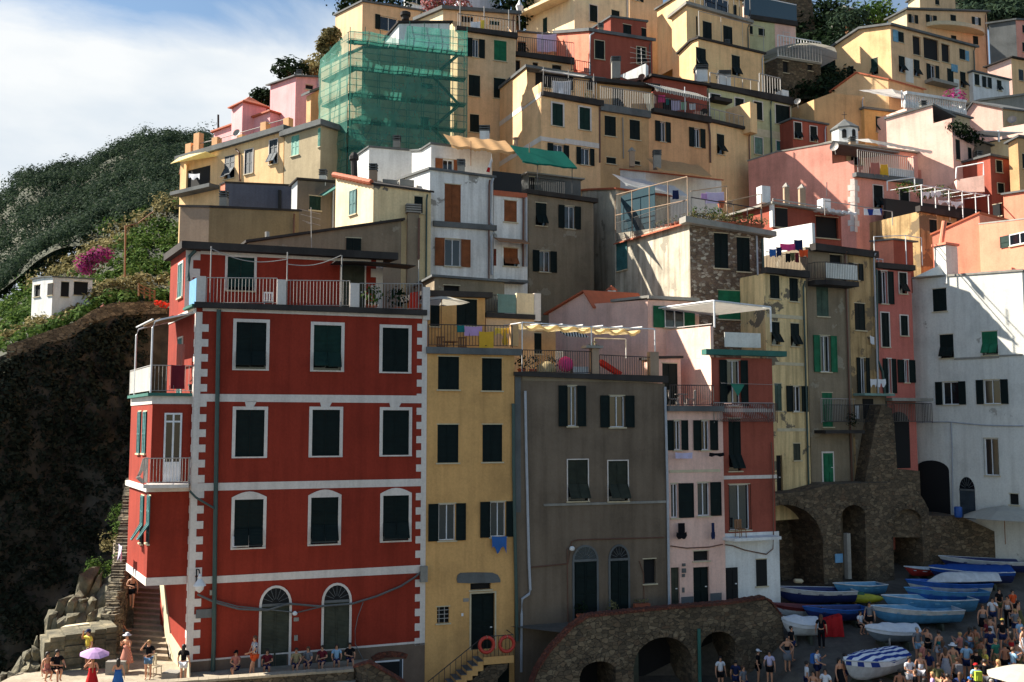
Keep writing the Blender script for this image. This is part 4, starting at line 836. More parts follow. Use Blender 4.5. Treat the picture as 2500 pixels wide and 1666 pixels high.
house('ochrenarrow', 'ochre_house', 'narrow peeling ochre house with small balcony between olive house and pinkish red house', (311, -138, 60), (548, -128, 61.3), dp=5, h=21, m='ochre_peel', roof=None, win=[('O', 358, -20, 400, 118, dict(sw=.9)), ('c', 372, 318, 460, 546), ('O', 418, 782, 465, 1085, dict(sw=.6))])
house('olivefront', 'olive_house', 'grey olive house with bright green shutters and corner balcony', (-48, -162, 58.6), (310, -142, 60), dp=5, h=21, m='greygreen', roof=None, win=[('k', 160, -95, 265, 30), ('c', 47, 178, 148, 428, dict(col='sagegreen')), ('O', 75, 593, 163, 900, dict(col='bright', sw=.6)), ('c', 97, 1078, 183, 1368, dict(col='bright'))])
h = HS['olivefront']; F = h.F; s0, z0 = F.hit(-30, 130); s1, z1 = F.hit(300, 165); mb = MB(); mb.prism([F.pt(s0, z0, .02), F.pt(s0, z0, .7), F.pt(s0 + .5, z0, 1.1), F.pt(s1, z0, 1.1), F.pt(s1, z0, .02)], (0, 0, -.3)); mb.build('balcony_slab', 'slatedark', h.root)
q = [F.pt(s0 + .03, z0, .05), F.pt(s0 + .03, z0, .65), F.pt(s0 + .52, z0, 1.05), F.pt(s1 - .05, z0, 1.05), F.pt(s1 - .05, z0, .05)]; railing(h.root, q, z0, 1.1, 'iron', .13, .013)
mb = MB(); mb.hexa([q[2] + Vector((0, 0, .1)), q[2] - Vector((0, -.03, -.1)), q[3] - Vector((0, -.03, -.1)), q[3] + Vector((0, 0, .1)), q[2] + Vector((0, 0, 1.05)), q[2] + Vector((0, .03, 1.05)), q[3] + Vector((0, .03, 1.05)), q[3] + Vector((0, 0, 1.05))]); mb.build('railing_screen', 'whitestain', h.root)
fpart(HS['ochrenarrow'].root, HS['ochrenarrow'].F, 'casement_window', 'framewhite', [(375, 1188, 430, 1300, .004, .05)])
view('b1')
house('paleyellow', 'yellow_house', 'pale yellow house with peeling plaster above the boat arch', (222, 1068, 56.5), (560, 1112, 58.1), dp=4, h=14.6, m='paleyellow_peel', roof=None, win=[('c', 268, 1085, 340, 1275), ('c', 428, 1108, 497, 1298)] + [('f', *q, dict(v='b6')) for q in ((1267, 418, 1348, 635), (1452, 432, 1535, 650))] +
      [('c', 1300, 1008, 1365, 1268, dict(v='b6', col='sagegreen')), ('O', 1472, 1032, 1552, 1275, dict(v='b6', sw=.75)), ('c', 1407, 12, 1472, 165, dict(v='b7', col='oldwood')), ('d', 1255, 120, 1310, 480, dict(v='b7', col='dark'))])
h = HS['paleyellow']; fpart(h.root, h.F, 'terrace_slab', 'slatedark', [(212, 1030, 380, 1075, -.2, .3), (370, 1045, 565, 1100, -.2, .3)])
view('b6'); fpart(h.root, h.F, 'string_course', 'stonetrim', [(1225, 350, 1585, 385, .003, .03), (1300, 805, 1580, 835, .003, .03), (1320, 1435, 1620, 1465, .003, .03)])
view('b1')
house('terracehouse', 'pink_house', 'rooftop pink terrace house with white pillars above the olive house', (292, 505, 62.5), (850, 590, 64.5), dp=4, h=6, m='rust', roof='concrete', rt=.14, ov=.35, win=[('k', 312, 535, 410, 690), ('k', 645, 605, 828, 780)])
fpart(HS['terracehouse'].root, HS['terracehouse'].F, 'pillar', 'white', [(272, 500, 292, 690, -.1, .2)])
A_ = P3(612, 655, 58.55); B_ = P3(1100, 720, 61.3); LFd = Vector((sin(radians(-28)), cos(radians(-28))))
t = thing('terrace_wall', 'white terrace wall with sunlit side above the peeling yellow house', 'wall', (A_.x, A_.y, A_.z - 3))
Fw = Fac(Vector(A_[:2]) + LFd * 5, A_); zb_ = HS['olivefront'].zA
mb = MB(); zz = Fw.hit(290, 702)[1]
mb.hexa([Fw.pt(0, zb_ - .2, 0), Fw.pt(0, zb_ - .2, -.25), Fw.pt(Fw.W, zb_ - .2, -.25), Fw.pt(Fw.W, zb_ - .2, 0), Fw.pt(0, zz, 0), Fw.pt(0, zz, -.25), Fw.pt(Fw.W, A_.z, -.25), Fw.pt(Fw.W, A_.z, 0)]); mb.build('wall', 'white', t)
F = Fac(A_, B_); zc = F.hit(850, 815)[1]
mb = MB(); mb.fbox(F, -.05, F.W + .3, F.hit(640, 825)[1] - .45, F.hit(640, 825)[1] - .02, -.2, .3); mb.build('slab', 'slatedark', t)
railing(t, [F.pt(0.25, 0, .1), F.pt(F.W, 0, .1)], F.hit(640, 825)[1], 1.5, 'ironlight', .14, .016)
house('coralpent', 'coral_house', 'small coral rooftop house with railing balcony above the pinkish red house', (1280, 795, 63.2), (1440, 815, 64), l=[(1130, 810)], sd=-70, h=3.5, m='rust', ms='coral', roof='slate', rt=.1)
view('b1'); h = HS['redright']; F = h.F
railing(h.root, [F.pt(.05, 0, .1), F.pt(F.W + .6, 0, .1)], F.hit(1300, 1005)[1], 1.3, 'ironlight', .14, .018)
# ------------------------------------------------------------------ ground, hill, cliff, walls
def nz(p, s=1.0): return noise.noise(Vector(p) * s)
def interp(x, pts):
 if x <= pts[0][0]: return pts[0][1]
 for (a, b), (c, d) in zip(pts, pts[1:]):
  if x <= c: return b + (d - b) * (x - a) / (c - a)
 return pts[-1][1]
def grid(name, nu, nv, fn, mat, smooth=True):
 vs = [fn(i / (nu - 1), j / (nv - 1)) for j in range(nv) for i in range(nu)]
 mb = MB(); mb.v = vs
 for j in range(nv - 1):
  for i in range(nu - 1): mb.f.append((j * nu + i, j * nu + i + 1, (j + 1) * nu + i + 1, (j + 1) * nu + i)); mb.m.append(0)
 return mb.build(name, mat, smooth=smooth)
def leaves(mb, c, r, n, size, rng=RN, up=.25, flat=.75):
 """leaf faces over and inside an ellipsoid clump"""
 c = Vector(c); r = r if isinstance(r, (tuple, list)) else (r, r, r)
 for _ in range(n):
  d = Vector((rng.gauss(0, 1), rng.gauss(0, 1), rng.gauss(0, 1) + up)).normalized()
  q = rng.uniform(.62, 1.08); p = c + Vector((d.x * r[0], d.y * r[1], d.z * r[2])) * q
  nn = (d + Vector((rng.gauss(0, .33), rng.gauss(0, .33), rng.gauss(0, .33) + .25))).normalized()
  a = nn.cross(Vector((rng.gauss(0, 1), rng.gauss(0, 1), rng.gauss(0, 1)))).normalized(); b = nn.cross(a)
  s = size * rng.uniform(.6, 1.3); t = s * flat
  i = len(mb.v); mb.v += [p - a * s * .6, p + b * t * .45, p + a * s * .6, p - b * t * .45]; mb.f.append((i, i + 1, i + 2, i + 3)); mb.m.append(0)
def structure(o): o['kind'] = 'structure'; return o
m_, t_, b_ = newmat('sea'); b_.inputs['Base Color'].default_value = (.01, .03, .05, 1); b_.inputs['Roughness'].default_value = .15
w_ = noise_node(t_, .6, 5, objco(t_)); bump(t_, b_, w_.outputs['Fac'], .4, .2)
mb = MB(); mb.poly([(-1500, -400, -48), (1500, -400, -48), (1500, 2600, -48), (-1500, 2600, -48)]); structure(mb.build('water', 'sea'))
YF = [(-22, 46), (-15, 46.5), (-4, 49.5), (4, 52), (12, 55), (20, 59), (27, 66), (40, 68), (80, 70)]
def zg(y, x=99): return -1.75 * min(1, max(0, (14.2 - x) / 2.5)) * min(1, max(0, (52 - y) / 2)) + interp(y, [(36, -13.3), (44, -12.35), (47, -11.75), (51, -10.95), (62, -8.9), (67, -8.0)])
def zt(x, y):
 f = interp(x, YF)
 return min(zg(y), -11.6) - 2.4 if y < f + .5 else min(zg(f), -9.5) - .3 + min(y - f - .5, 27) * .92 + max(0, y - f - 27.5) * .42
def fn(u, v):
 x = -16 + 150 * u; y = 40 + 165 * v; return Vector((x, y, zt(x, y)))
structure(grid('hillside', 80, 90, fn, 'soil'))
mb = MB()
for j in range(30):
 for i in range(48):
  x0, x1 = 2.5 + i * 1.25, 3.75 + i * 1.25; y0, y1 = 37 + j, 38 + j
  mb.poly([(x0, y0, zg(y0, x0)), (x1, y0, zg(y0, x1)), (x1, y1, zg(y1, x1)), (x0, y1, zg(y1, x0))])
structure(mb.build('harbour_ground', 'paving'))
view('c7')
RIDGE = [(-700, 620), (-300, 560), (0, 505), (40, 480), (150, 352), (250, 347), (400, 295), (560, 312), (600, 268), (670, 210), (770, 182), (850, 152), (930, 105), (1000, 118), (1080, 100), (1110, 118), (1190, 112), (1500, 60), (1900, 40)]
SPUR = [(-700, 1400), (0, 1180), (200, 1010), (500, 830), (760, 610), (1000, 520), (1250, 430), (1900, 300)]
PATH = [(-700, 1640), (0, 1490), (200, 1420), (370, 1360), (470, 1330), (600, 1245), (720, 1198), (900, 1188), (1060, 1182), (1400, 1170), (1900, 1165)]
def hillpt(u, v):       # far hill: v 0 at the ridge, 1 at the spur
 x = -700 + 2600 * u; a = interp(x, RIDGE); b = interp(x, SPUR) + 60
 D = 250 * (1 - v) ** 1.15 + 118 * (1 - (1 - v) ** 1.15)
 p = P3(x, a + (b - a) * v ** 1.1, D); p += Vector((0, 0, 1)) * (nz(p, .035) * 5 * min(1, v * 5) + nz(p, .12) * 1.6); return p
def spurpt(u, v):
 x = -700 + 2600 * u; a = interp(x, SPUR); b = interp(x, PATH); D1 = 82 + 10 * min(1, max(0, x / 1100))
 p = P3(x, a + (b - a) * v, 122 * (1 - v) + D1 * v); p.z += nz(p, .15) * 1.2 * (1 - v); return p
def cliffpt(u, v):
 x = -700 + 2600 * u; b = interp(x, PATH); D1 = 82 + 10 * min(1, max(0, x / 1100))
 p = P3(x, b + (4000 - b) * v, D1 - 5 * v); k = min(1, v * 8)
 p += Vector((.4, -1, 0)) * ((nz(p, .12) * 2.2 + nz(p, .4) * .9 + abs(nz((p.x, p.y, p.z * .25), .3)) * 1.6) * k); return p
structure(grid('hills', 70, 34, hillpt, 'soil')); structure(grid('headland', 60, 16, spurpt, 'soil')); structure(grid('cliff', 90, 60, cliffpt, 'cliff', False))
mb = MB(); r2 = random.Random(3)
for _ in range(2300):
 u, v = r2.uniform(.0, .78), r2.random() ** 1.15
 p = hillpt(u, v); s = r2.uniform(1.3, 3.2) * (1 - .35 * v) * (1.35 if r2.random() < .12 else 1); leaves(mb, p + Vector((0, 0, s * .4)), (s, s, s * .85), 74, .56 - .2 * v, r2)
tag(mb.build('hill_wood', 'leaf_wood'), 'dark green wooded hill rising behind the cliff', 'woodland', kind='stuff')
mb = MB(); md = MB()
for _ in range(900):
 u, v = r2.uniform(.1, .74), r2.random()
 v *= .94; p = spurpt(u, v); s = r2.uniform(.5, 1.5) * (1.25 - .5 * v)
 dry = nz(p, .09) > .12
 leaves(md if dry else mb, p + Vector((0, 0, s * .3)), (s, s, s * .75), 40, .42, r2)
tag(mb.build('headland_scrub', 'leaf_spur'), 'bright green scrub and vines on the slope above the path', 'scrub', kind='stuff')
tag(md.build('dry_scrub', 'leaf_dry'), 'dry yellowish scrub on the slope near the houses', 'scrub', kind='stuff')
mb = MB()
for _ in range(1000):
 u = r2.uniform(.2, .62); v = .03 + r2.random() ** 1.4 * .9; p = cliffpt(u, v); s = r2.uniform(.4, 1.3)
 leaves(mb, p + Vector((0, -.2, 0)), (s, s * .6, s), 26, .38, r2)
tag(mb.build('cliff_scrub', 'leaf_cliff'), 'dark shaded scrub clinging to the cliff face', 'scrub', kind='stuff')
mb = MB(); n = 60
pts = [(60 + 1010 * k / n) for k in range(n + 1)]
def pathp(x, dz=0, dy=0):
 p = P3(x, interp(x, PATH), 82 + 10 * min(1, max(0, x / 1100))); return p + Vector((0, dy, dz))
for a, b in zip(pts, pts[1:]):
 q = [pathp(a, -.6, -.45), pathp(a, -.6, .0), pathp(b, -.6, .0), pathp(b, -.6, -.45)]; e = Vector((0, 0, 1.25))
 mb.hexa(q + [x + e for x in q])
tag(mb.build('path_wall', 'drywall'), 'low pale parapet wall curving along the cliff edge path', 'wall')
view('c7')
house('hut', 'white_hut', 'small white hut with flat roof and dark windows among the bushes on the slope', (338, 985, 93), (590, 1000, 94.5), l=[(270, 988), (208, 1000)], sd=-55, h=6, m='white', roof='slate', rt=.12, ov=.15, win=[('k', 388, 1015, 440, 1110), ('k', 470, 1015, 560, 1100)], swin=[('k', 305, 1025, 338, 1100), ('k', 216, 1035, 256, 1110)])
t = thing('bougainvillea', 'magenta bougainvillea bush on the green slope above the hut', 'plant', P3(600, 940, 96))
mb = MB()
for x, y, r in ((540, 890, 1.1), (560, 930, .9), (590, 880, 1.2), (640, 850, 1.1), (670, 845, .9), (530, 925, .7), (610, 860, 1.0)): leaves(mb, P3(x, y, 95), (r, .8, r * .9), 130, .26, r2)
mb.build('blossom', 'leaf_magenta', t)
mb = MB()
for x, y, r in ((620, 890, 1.1), (570, 870, 1.0)): leaves(mb, P3(x, y, 95.6), (r, .8, r), 120, .28, r2)
mb.build('foliage', 'leaf_spur', t)
mb = MB(); mb.tube([P3(800, 655, 88), P3(795, 985, 88)], .09, 6); mb.tube([P3(800, 660, 88), P3(880, 640, 95), P3(980, 565, 100)], .05, 5); tag(mb.build('pole', 'wood', at=P3(795, 985, 88)), 'thin wooden pole with stay standing on the slope', 'pole')
mb = MB()
for x, y0, y1 in ((885, 1025, 1095), (920, 1045, 1110), (955, 1058, 1120), (985, 1068, 1130)): mb.tube([P3(x, y0, 90), P3(x, y1 + 10, 90)], .09, 6)
for d in (0, 22, 44): mb.tube([P3(882, 1030 + d, 89.9), P3(990, 1080 + d, 89.9)], .06, 5)
tag(mb.build('fence', 'wood', at=P3(930, 1110, 90)), 'wooden rail fence on the path bend beside the red house', 'fence')
def arcade(name, label, F, s0, s1, zb, ztop, arches, depth=3.0, thick=2.5, mat='masonry', cat='wall', step=.5):
 """ztop(s); arches = [(sl, sr, zspring, ztop)]"""
 t = thing(name, label, cat, F.pt((s0 + s1) / 2, zb)); mb = MB(); dk = MB(); vs = MB()
 cuts = {s0, s1}; s = s0
 while s < s1: cuts.add(s); s += step
 for a, b, c, d in arches:
  for k in range(13): cuts.add(a + (b - a) * k / 12)
 cuts = sorted(cuts)
 def arch_at(s):
  for a, b, c, d in arches:
   if a - 1e-6 <= s <= b + 1e-6:
    q = (s - (a + b) / 2) / ((b - a) / 2); return c + (d - c) * sqrt(max(0, 1 - q * q))
  return None
 for a, b in zip(cuts, cuts[1:]):
  if b - a < 1e-6: continue
  ar = arch_at((a + b) / 2)
  if ar is None: za = zb_ = zb
  else: za, zb_ = arch_at(a) if arch_at(a) is not None else zb, arch_at(b) if arch_at(b) is not None else zb
  mb.poly([F.pt(a, za), F.pt(b, zb_), F.pt(b, ztop(b)), F.pt(a, ztop(a))])
  mb.poly([F.pt(a, ztop(a)), F.pt(b, ztop(b)), F.pt(b, ztop(b), -thick), F.pt(a, ztop(a), -thick)])
  if ar is not None: mb.poly([F.pt(a, za), F.pt(a, za, -depth), F.pt(b, zb_, -depth), F.pt(b, zb_)])
 for s in (s0, s1): mb.poly([F.pt(s, zb), F.pt(s, zb, -thick), F.pt(s, ztop(s), -thick), F.pt(s, ztop(s))])
 for a, b, c, d in arches:
  for s in (a, b): mb.poly([F.pt(s, zb), F.pt(s, zb, -depth), F.pt(s, c, -depth), F.pt(s, c)])
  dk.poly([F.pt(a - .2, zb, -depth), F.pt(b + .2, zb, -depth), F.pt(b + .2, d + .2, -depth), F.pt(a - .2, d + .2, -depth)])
  n = 15; cc = (a + b) / 2; r = (b - a) / 2
  for k in range(n):
   w0, w1 = pi * (k + .06) / n, pi * (k + .94) / n; e = .26 + .05 * (k % 3)
   q = [(cc + (r + x) * cos(w), c + (d - c + x) * sin(w)) for w, x in ((w0, 0), (w0, e), (w1, e), (w1, 0))]
   vs.prism([F.pt(x, z, .05) for x, z in q], F.pt(0, 0, 0) - F.pt(0, 0, .048))
  vs.build('arch_ring', 'masonry', t); vs = MB()
 mb.build('wall', mat, t)
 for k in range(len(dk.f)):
  d = MB(); d.poly([dk.v[i] for i in dk.f[k]]); d.build('arch_back', 'dark' if name == 'retaining_wall' else mat, t)  # retaining wall arches: deep shade put into a dark back
 return t
view('0')
F = Fac(P3(1295, 1600, 45.6), P3(1915, 1510, 50.2))
TP = [F.hit(x, y) for x, y in ((1295, 1690), (1302, 1666), (1312, 1640), (1345, 1590), (1400, 1532), (1437, 1508), (1600, 1491), (1780, 1476), (1868, 1463), (1884, 1473), (1912, 1512))]
view('c3'); AR = []
for x0, x1, yt, ys in ((490, 810, 668, 800), (965, 1480, 455, 720), (1555, 1865, 405, 560)):
 a = F.hit(x0, ys); b = F.hit(x1, ys); AR.append((a[0], b[0], a[1], F.hit((x0 + x1) / 2, yt)[1]))
def ZT(s): return interp(s, TP)
NEARW = arcade('retaining_wall', 'rough stone retaining wall with red brick coping and dark arches below the grey house', F, TP[0][0], TP[-1][0], -15.5, ZT, AR, 2.2, .45)
mb = MB()
for (s0, z0), (s1, z1) in zip(TP, TP[1:]):
 n = max(1, int(sqrt((s1 - s0) ** 2 + (z1 - z0) ** 2) / .14))
 for k in range(n):
  a, b = k / n, (k + .88) / n
  pa = (s0 + (s1 - s0) * a, z0 + (z1 - z0) * a); pb = (s0 + (s1 - s0) * b, z0 + (z1 - z0) * b)
  h_ = .12 + .015 * (k % 3)
  mb.hexa([F.pt(*pa, .05), F.pt(*pa, -.5), F.pt(*pb, -.5), F.pt(*pb, .05)][::1] + [F.pt(pa[0], pa[1] + h_, .05), F.pt(pa[0], pa[1] + h_, -.5), F.pt(pb[0], pb[1] + h_, -.5), F.pt(pb[0], pb[1] + h_, .05)])
mb.build('coping', 'brickwork', NEARW)
view('c3'); mb = MB(); s, z = F.hit(1535, 380); mb.tube([F.pt(s, z, .1), F.pt(s, -14, .1)], .09, 7); mb.build('drainpipe', 'tealgreen', NEARW)
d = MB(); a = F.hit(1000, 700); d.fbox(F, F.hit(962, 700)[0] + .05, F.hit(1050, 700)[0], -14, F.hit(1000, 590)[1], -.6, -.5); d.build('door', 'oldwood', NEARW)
mb = MB()
mb.poly([F.pt(2, -10.05, -.4), F.pt(F.W + .5, -10.05, -.4), F.pt(F.W + .5, -10.05, -6), F.pt(-3, -10.05, -6)]); structure(mb.build('street', 'paving'))
view('c1')
F = Fac(P3(-10, 640, 55.2), P3(1440, 800, 60)); AR = []
for x0, x1, yt, ys in ((-330, 430, 715, 1150), (600, 830, 718, 830), (1095, 1375, 755, 900)):
 a = F.hit(x0, ys); b = F.hit(x1, ys); AR.append((a[0], b[0], a[1], F.hit((x0 + x1) / 2, yt)[1]))
TPA = [F.hit(x, y) for x, y in ((-420, 560), (0, 615), (260, 585), (500, 520), (900, 505), (1100, 500), (1250, 520), (1380, 640), (1440, 760))]
ARC = arcade('harbour_arches', 'dark stone wall with tall plastered arch behind the boats', F, TPA[0][0], TPA[-1][0], -12, lambda s: interp(s, TPA), AR, 2.6, 3.5)
fpart(ARC, F, 'notice_board', 'bluepaint', [(540, 1185, 612, 1270, .01, .06)]); fpart(ARC, F, 'post', 'concrete', [(628, 985, 662, 1420, .01, .3)])
F2 = Fac(P3(1400, 1000, 60.2), P3(2000, 1000, 60.6)); TPB = [F2.hit(x, y) for x, y in ((1330, 822), (1750, 826), (1850, 870), (2100, 985))]
t = thing('ramp_wall', 'dark stone ramp wall leading up to the white house door', 'wall', F2.pt(3, -11)); mb = MB()
mb.prism([F2.pt(TPB[0][0], -12), F2.pt(TPB[-1][0] + 6, -12), F2.pt(TPB[-1][0] + 6, TPB[-1][1])] + [F2.pt(*q) for q in TPB[::-1]], F2.pt(0, 0, 0) - F2.pt(0, 0, 5)); mb.build('wall', 'masonry', t)
view('b8'); F = Fac(P3(480, 1300, 59.6), P3(860, 1300, 60.4)); t = thing('buttress', 'rough stone buttress under the narrow ochre house', 'wall', F.pt(1, -9)); mb = MB()
q = [F.hit(x, y) for x, y in ((330, 2300), (900, 2300), (880, 1740), (690, 1720), (665, 1345), (640, 1210), (560, 1180), (500, 1380))]; mb.prism([F.pt(*p, .5) for p in q], F.pt(0, 0, 0) - F.pt(0, 0, 2)); mb.build('wall', 'masonry', t)
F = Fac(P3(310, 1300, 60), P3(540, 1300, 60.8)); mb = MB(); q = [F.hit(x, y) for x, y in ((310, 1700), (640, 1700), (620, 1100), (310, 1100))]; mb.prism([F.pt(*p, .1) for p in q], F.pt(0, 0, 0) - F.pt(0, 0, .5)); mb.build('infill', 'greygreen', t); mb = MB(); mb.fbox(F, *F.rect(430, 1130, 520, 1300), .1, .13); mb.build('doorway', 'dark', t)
# ------------------------------------------------------------------ terrace, stairs and rocks at the left
view('0'); ZTR = -11.1
mb = MB(); mb.poly([(-22, 34, ZTR), (-6.75, 34, ZTR), (-6.75, 47, ZTR), (-8, 49, ZTR), (-16.5, 49, ZTR), (-18.2, 44.3, ZTR), (-22, 43.5, ZTR)]); structure(mb.build('terrace', 'terrace_paving')); mb = MB(); mb.poly([(-6.74, 34, -13.2), (4.5, 34, -13.6), (4.5, 50, -13.4), (-6.74, 50, -13.0)]); structure(mb.build('lane', 'paving'))
mb = MB(); mb.poly([(-6.745, 34, -13.3), (-6.745, 47, -13.3), (-6.745, 47, ZTR), (-6.745, 34, ZTR)]); structure(mb.build('terrace_edge', 'masonry'))
view('c5')
bl = on_z(1330, 1255, ZTR); br = on_z(2015, 1295, ZTR); tl_ = on_z(1490, 395, -8.85); tr_ = on_z(1905, 425, -8.85)
t = thing('stone_stairs', 'worn stone staircase climbing beside the red house', 'stairs', (bl + br) / 2); n = 13
mb = MB()
for k in range(n):
 a0, a1 = k / n, (k + 1) / n; z1 = ZTR + (k + 1) * (2.25 / n)
 l0 = bl.lerp(tl_, a0); l1 = bl.lerp(tl_, 1.0); r0 = br.lerp(tr_, a0); r1 = br.lerp(tr_, 1.0)
 l1, r1 = bl.lerp(tl_, a1 + .02), br.lerp(tr_, a1 + .02)
 mb.hexa([Vector((p.x, p.y, ZTR - .6)) for p in (r0, r1, l1, l0)] + [Vector((p.x, p.y, z1)) for p in (r0, r1, l1, l0)])
 e = (r0 - l0).normalized() * .03; f = Vector((e.y, -e.x, 0)) * 1.0
 mb.hexa([Vector((p.x, p.y, z1)) for p in (r0 + f, r1, l1, l0 + f)] + [Vector((p.x, p.y, z1 + .035)) for p in (r0 + f, r1, l1, l0 + f)])
mb.build('steps', 'steps', t)
mb = MB(); mb.hexa([Vector((p.x, p.y, -12)) for p in (tr_, tr_ + Vector((-4, 8, 0)), tl_ + Vector((-4, 8, 0)), tl_)] + [p for p in (tr_, tr_ + Vector((-4, 8, 1.5)), tl_ + Vector((-4, 8, 1.5)), tl_)]); mb.build('landing', 'steps', t)
mb = MB(); q = [br.lerp(tr_, k / n) + Vector((.06, 0, ZTR + (k + 1) * 2.25 / n - br.lerp(tr_, k / n).z + .12)) for k in range(n)]
for a, b in zip(q, q[1:]): mb.tube([a, b], .02, 5)
for a in q[::2]: mb.tube([a, a - Vector((0, 0, .12))], .02, 5)
mb.build('handrail', 'ironlight', t)
view('0'); t = thing('stair_parapet', 'rough stone parapet climbing beside the staircase', 'wall', P3(265, 1500, 47)); mb = MB()
PP = [P3(259, 1500, 46.6), P3(266, 1462, 47.6), P3(276, 1420, 48.6), P3(288, 1360, 50.2), P3(297, 1290, 52.5), P3(304, 1240, 54.5), P3(311, 1180, 57.5), P3(318, 1165, 62)]
for k in range(60):
 a = k / 60 * (len(PP) - 1); i = int(a); p = PP[i].lerp(PP[i + 1], a - i); q_ = PP[min(i + 1, len(PP) - 1)]
 for j in range(5):
  w = RN.uniform(.28, .45); mb.box(p + Vector((RN.uniform(-.03, .03) + .25, 0, -.12 - j * .26 + RN.uniform(-.03, .03))), (w + .3, w + .15, .25), RN.uniform(-.5, .3))
 mb.box(p + Vector((.3, 0, -2.6)), (.5, .7, 3.2), -.4)
mb.build('stones', 'drywall', t)
import bmesh
def rock(name, label, c, size, seed, mat='rock', tilt=(0, 0, 0), n=3, cat='rock', group=None):
 """a boulder of leaning, broken strata: one mesh of jagged slabs grown into each other"""
 r = random.Random(seed); bm = bmesh.new(); from mathutils import Euler
 for k in range(n):
  b2 = bmesh.new(); x0 = -size[0] + 2 * size[0] * k / n; w = 2 * size[0] / n * 1.4; hz = size[2] * r.uniform(.82, 1.05) * (1 - .25 * abs(k / (n - 1) - .45)); dy = size[1] * r.uniform(.7, 1.05)
  for _ in range(16):
   p = [r.uniform(-1, 1) for _ in range(3)]; mm = max(map(abs, p)); p = [q / mm * r.uniform(.86, 1) for q in p]
   b2.verts.new((x0 + w / 2 + p[0] * w / 2, p[1] * dy + r.uniform(-.05, .05), p[2] * hz - (size[2] - hz) * .5))
  bmesh.ops.convex_hull(b2, input=b2.verts); bmesh.ops.delete(b2, geom=[v for v in b2.verts if not v.link_faces], context='VERTS')
  bmesh.ops.subdivide_edges(b2, edges=b2.edges[:], cuts=2, use_grid_fill=True)
  for v in b2.verts:
   q = v.co + Vector((seed, k, 0)); v.co += Vector((nz(q, 2.5), nz(q + Vector((9, 0, 0)), 2.5), nz(q + Vector((0, 9, 0)), 2.5))) * .14 * min(size) + Vector((nz(q, 7), nz(q, 6), nz(q, 8))) * .03
  m2 = bpy.data.meshes.new('tmp'); b2.to_mesh(m2); b2.free(); bm.from_mesh(m2); bpy.data.meshes.remove(m2)
 bmesh.ops.rotate(bm, verts=bm.verts, cent=(0, 0, 0), matrix=Euler(tilt).to_matrix())
 me = bpy.data.meshes.new(name); bm.to_mesh(me); bm.free(); me.materials.append(M(mat)); ob = bpy.data.objects.new(name, me); COL.objects.link(ob); ob.location = c; ORG[ob.name] = Vector(c)
 return tag(ob, label, cat, group)
view('c5')
OUT = [(-400, 1650), (0, 1540), (200, 1400), (330, 1250), (450, 1080), (560, 980), (700, 860), (900, 620), (1000, 420), (1200, 280), (1450, 60), (1600, -80)]
def rslope(u, v):
 x = -400 + 2000 * u; y0 = interp(x, OUT) + 90; p = P3(x, y0 + (2300 - y0) * v, 50.5 - 5 * v - 2.4 * (1 - u))
 p += Vector((.2, -.6, .4)) * (abs(nz(p, .9)) * .9 + nz(p, 2.5) * .25); return p
structure(grid('rocky_slope', 70, 40, rslope, 'rock', False))
RK = [((1130, 430), 49.2, (.75, .7, 1.25), (.1, .25, .2), 'tall slanting grey rock slab beside the stair parapet'), ((1290, 560), 48.6, (.6, .6, 1.0), (0, .3, .1), 'dark upright rock next to the stair parapet'),
      ((1040, 700), 48.0, (.6, .6, .95), (.1, .35, .3), 'ribbed grey rock in the middle of the outcrop'), ((850, 680), 48.0, (.75, .6, .85), (.2, .2, 0), 'blocky sunlit rock at the upper edge of the outcrop'),
      ((660, 850), 47.4, (.5, .5, .75), (0, .25, .4), 'pale pointed rock at the seaward edge of the outcrop'), ((850, 840), 47.0, (.65, .5, .5), (.2, 0, .2), 'dark hollow rock above the stone ledge'),
      ((1200, 760), 46.8, (.5, .5, .5), (.3, .1, 0), 'small rock wedged under the slanting slab'), ((490, 1060), 45.2, (.28, .3, .42), (.1, .2, .3), 'small upright rock on the seaward corner of the ledge'),
      ((400, 1260), 44.6, (.5, .5, .5), (.2, .1, .5), 'grey boulder below the ledge corner'), ((300, 1370), 44.0, (.5, .5, .42), (.1, .4, .2), 'rounded boulder above the sunlit ledge at the bottom left'),
      ((110, 1500), 43, (.45, .4, .3), (0, .1, .3), 'low rock at the bottom left corner')]
for k, (q, D, sz, tl, lb) in enumerate(RK): rock('rock', lb, P3(*q, D), sz, k + 2, tilt=tl, group='rocks of the outcrop')
for q, D, r_, lf, lb in (((1390, 120), 50.5, .55, 'leaf_spur', 'green bush on top of the rocks beside the stair parapet'), ((1230, 170), 50, .6, 'leaf_spur', 'round green bush over the slanting rock slab'), ((1080, 170), 49.8, .4, 'leaf_spur', 'low green bush at the seaward top of the rocks'), ((1330, -150), 52, .5, 'leaf_dry', 'reddish dry bush against the outer side of the stair parapet'), ((1400, -330), 53.5, .55, 'leaf_spur', 'leafy green creeper hanging over the stair parapet'), ((1420, -480), 55, .45, 'leaf_spur', 'small green creeper at the top of the stair parapet')):
 mb = MB(); c = P3(*q, D)
 for k in range(4): leaves(mb, c + Vector((RN.uniform(-.4, .4), 0, RN.uniform(-.4, .3))), r_ * RN.uniform(.6, 1), 70, .12)
 tag(mb.build('bush', lf, at=c, smooth=False), lb, 'bush', 'bushes by the stair parapet')
t = thing('ledge_wall', 'thick stone ledge wall with sunlit top behind the people on the terrace', 'wall', on_z(900, 1400, ZTR)); F = Fac(on_z(520, 1440, ZTR), on_z(1400, 1330, ZTR)); mb = MB()
q = [F.hit(x, y) for x, y in ((515, 1440), (530, 1060), (600, 1010), (780, 985), (1000, 955), (1400, 860))]
top_ = q[1:]
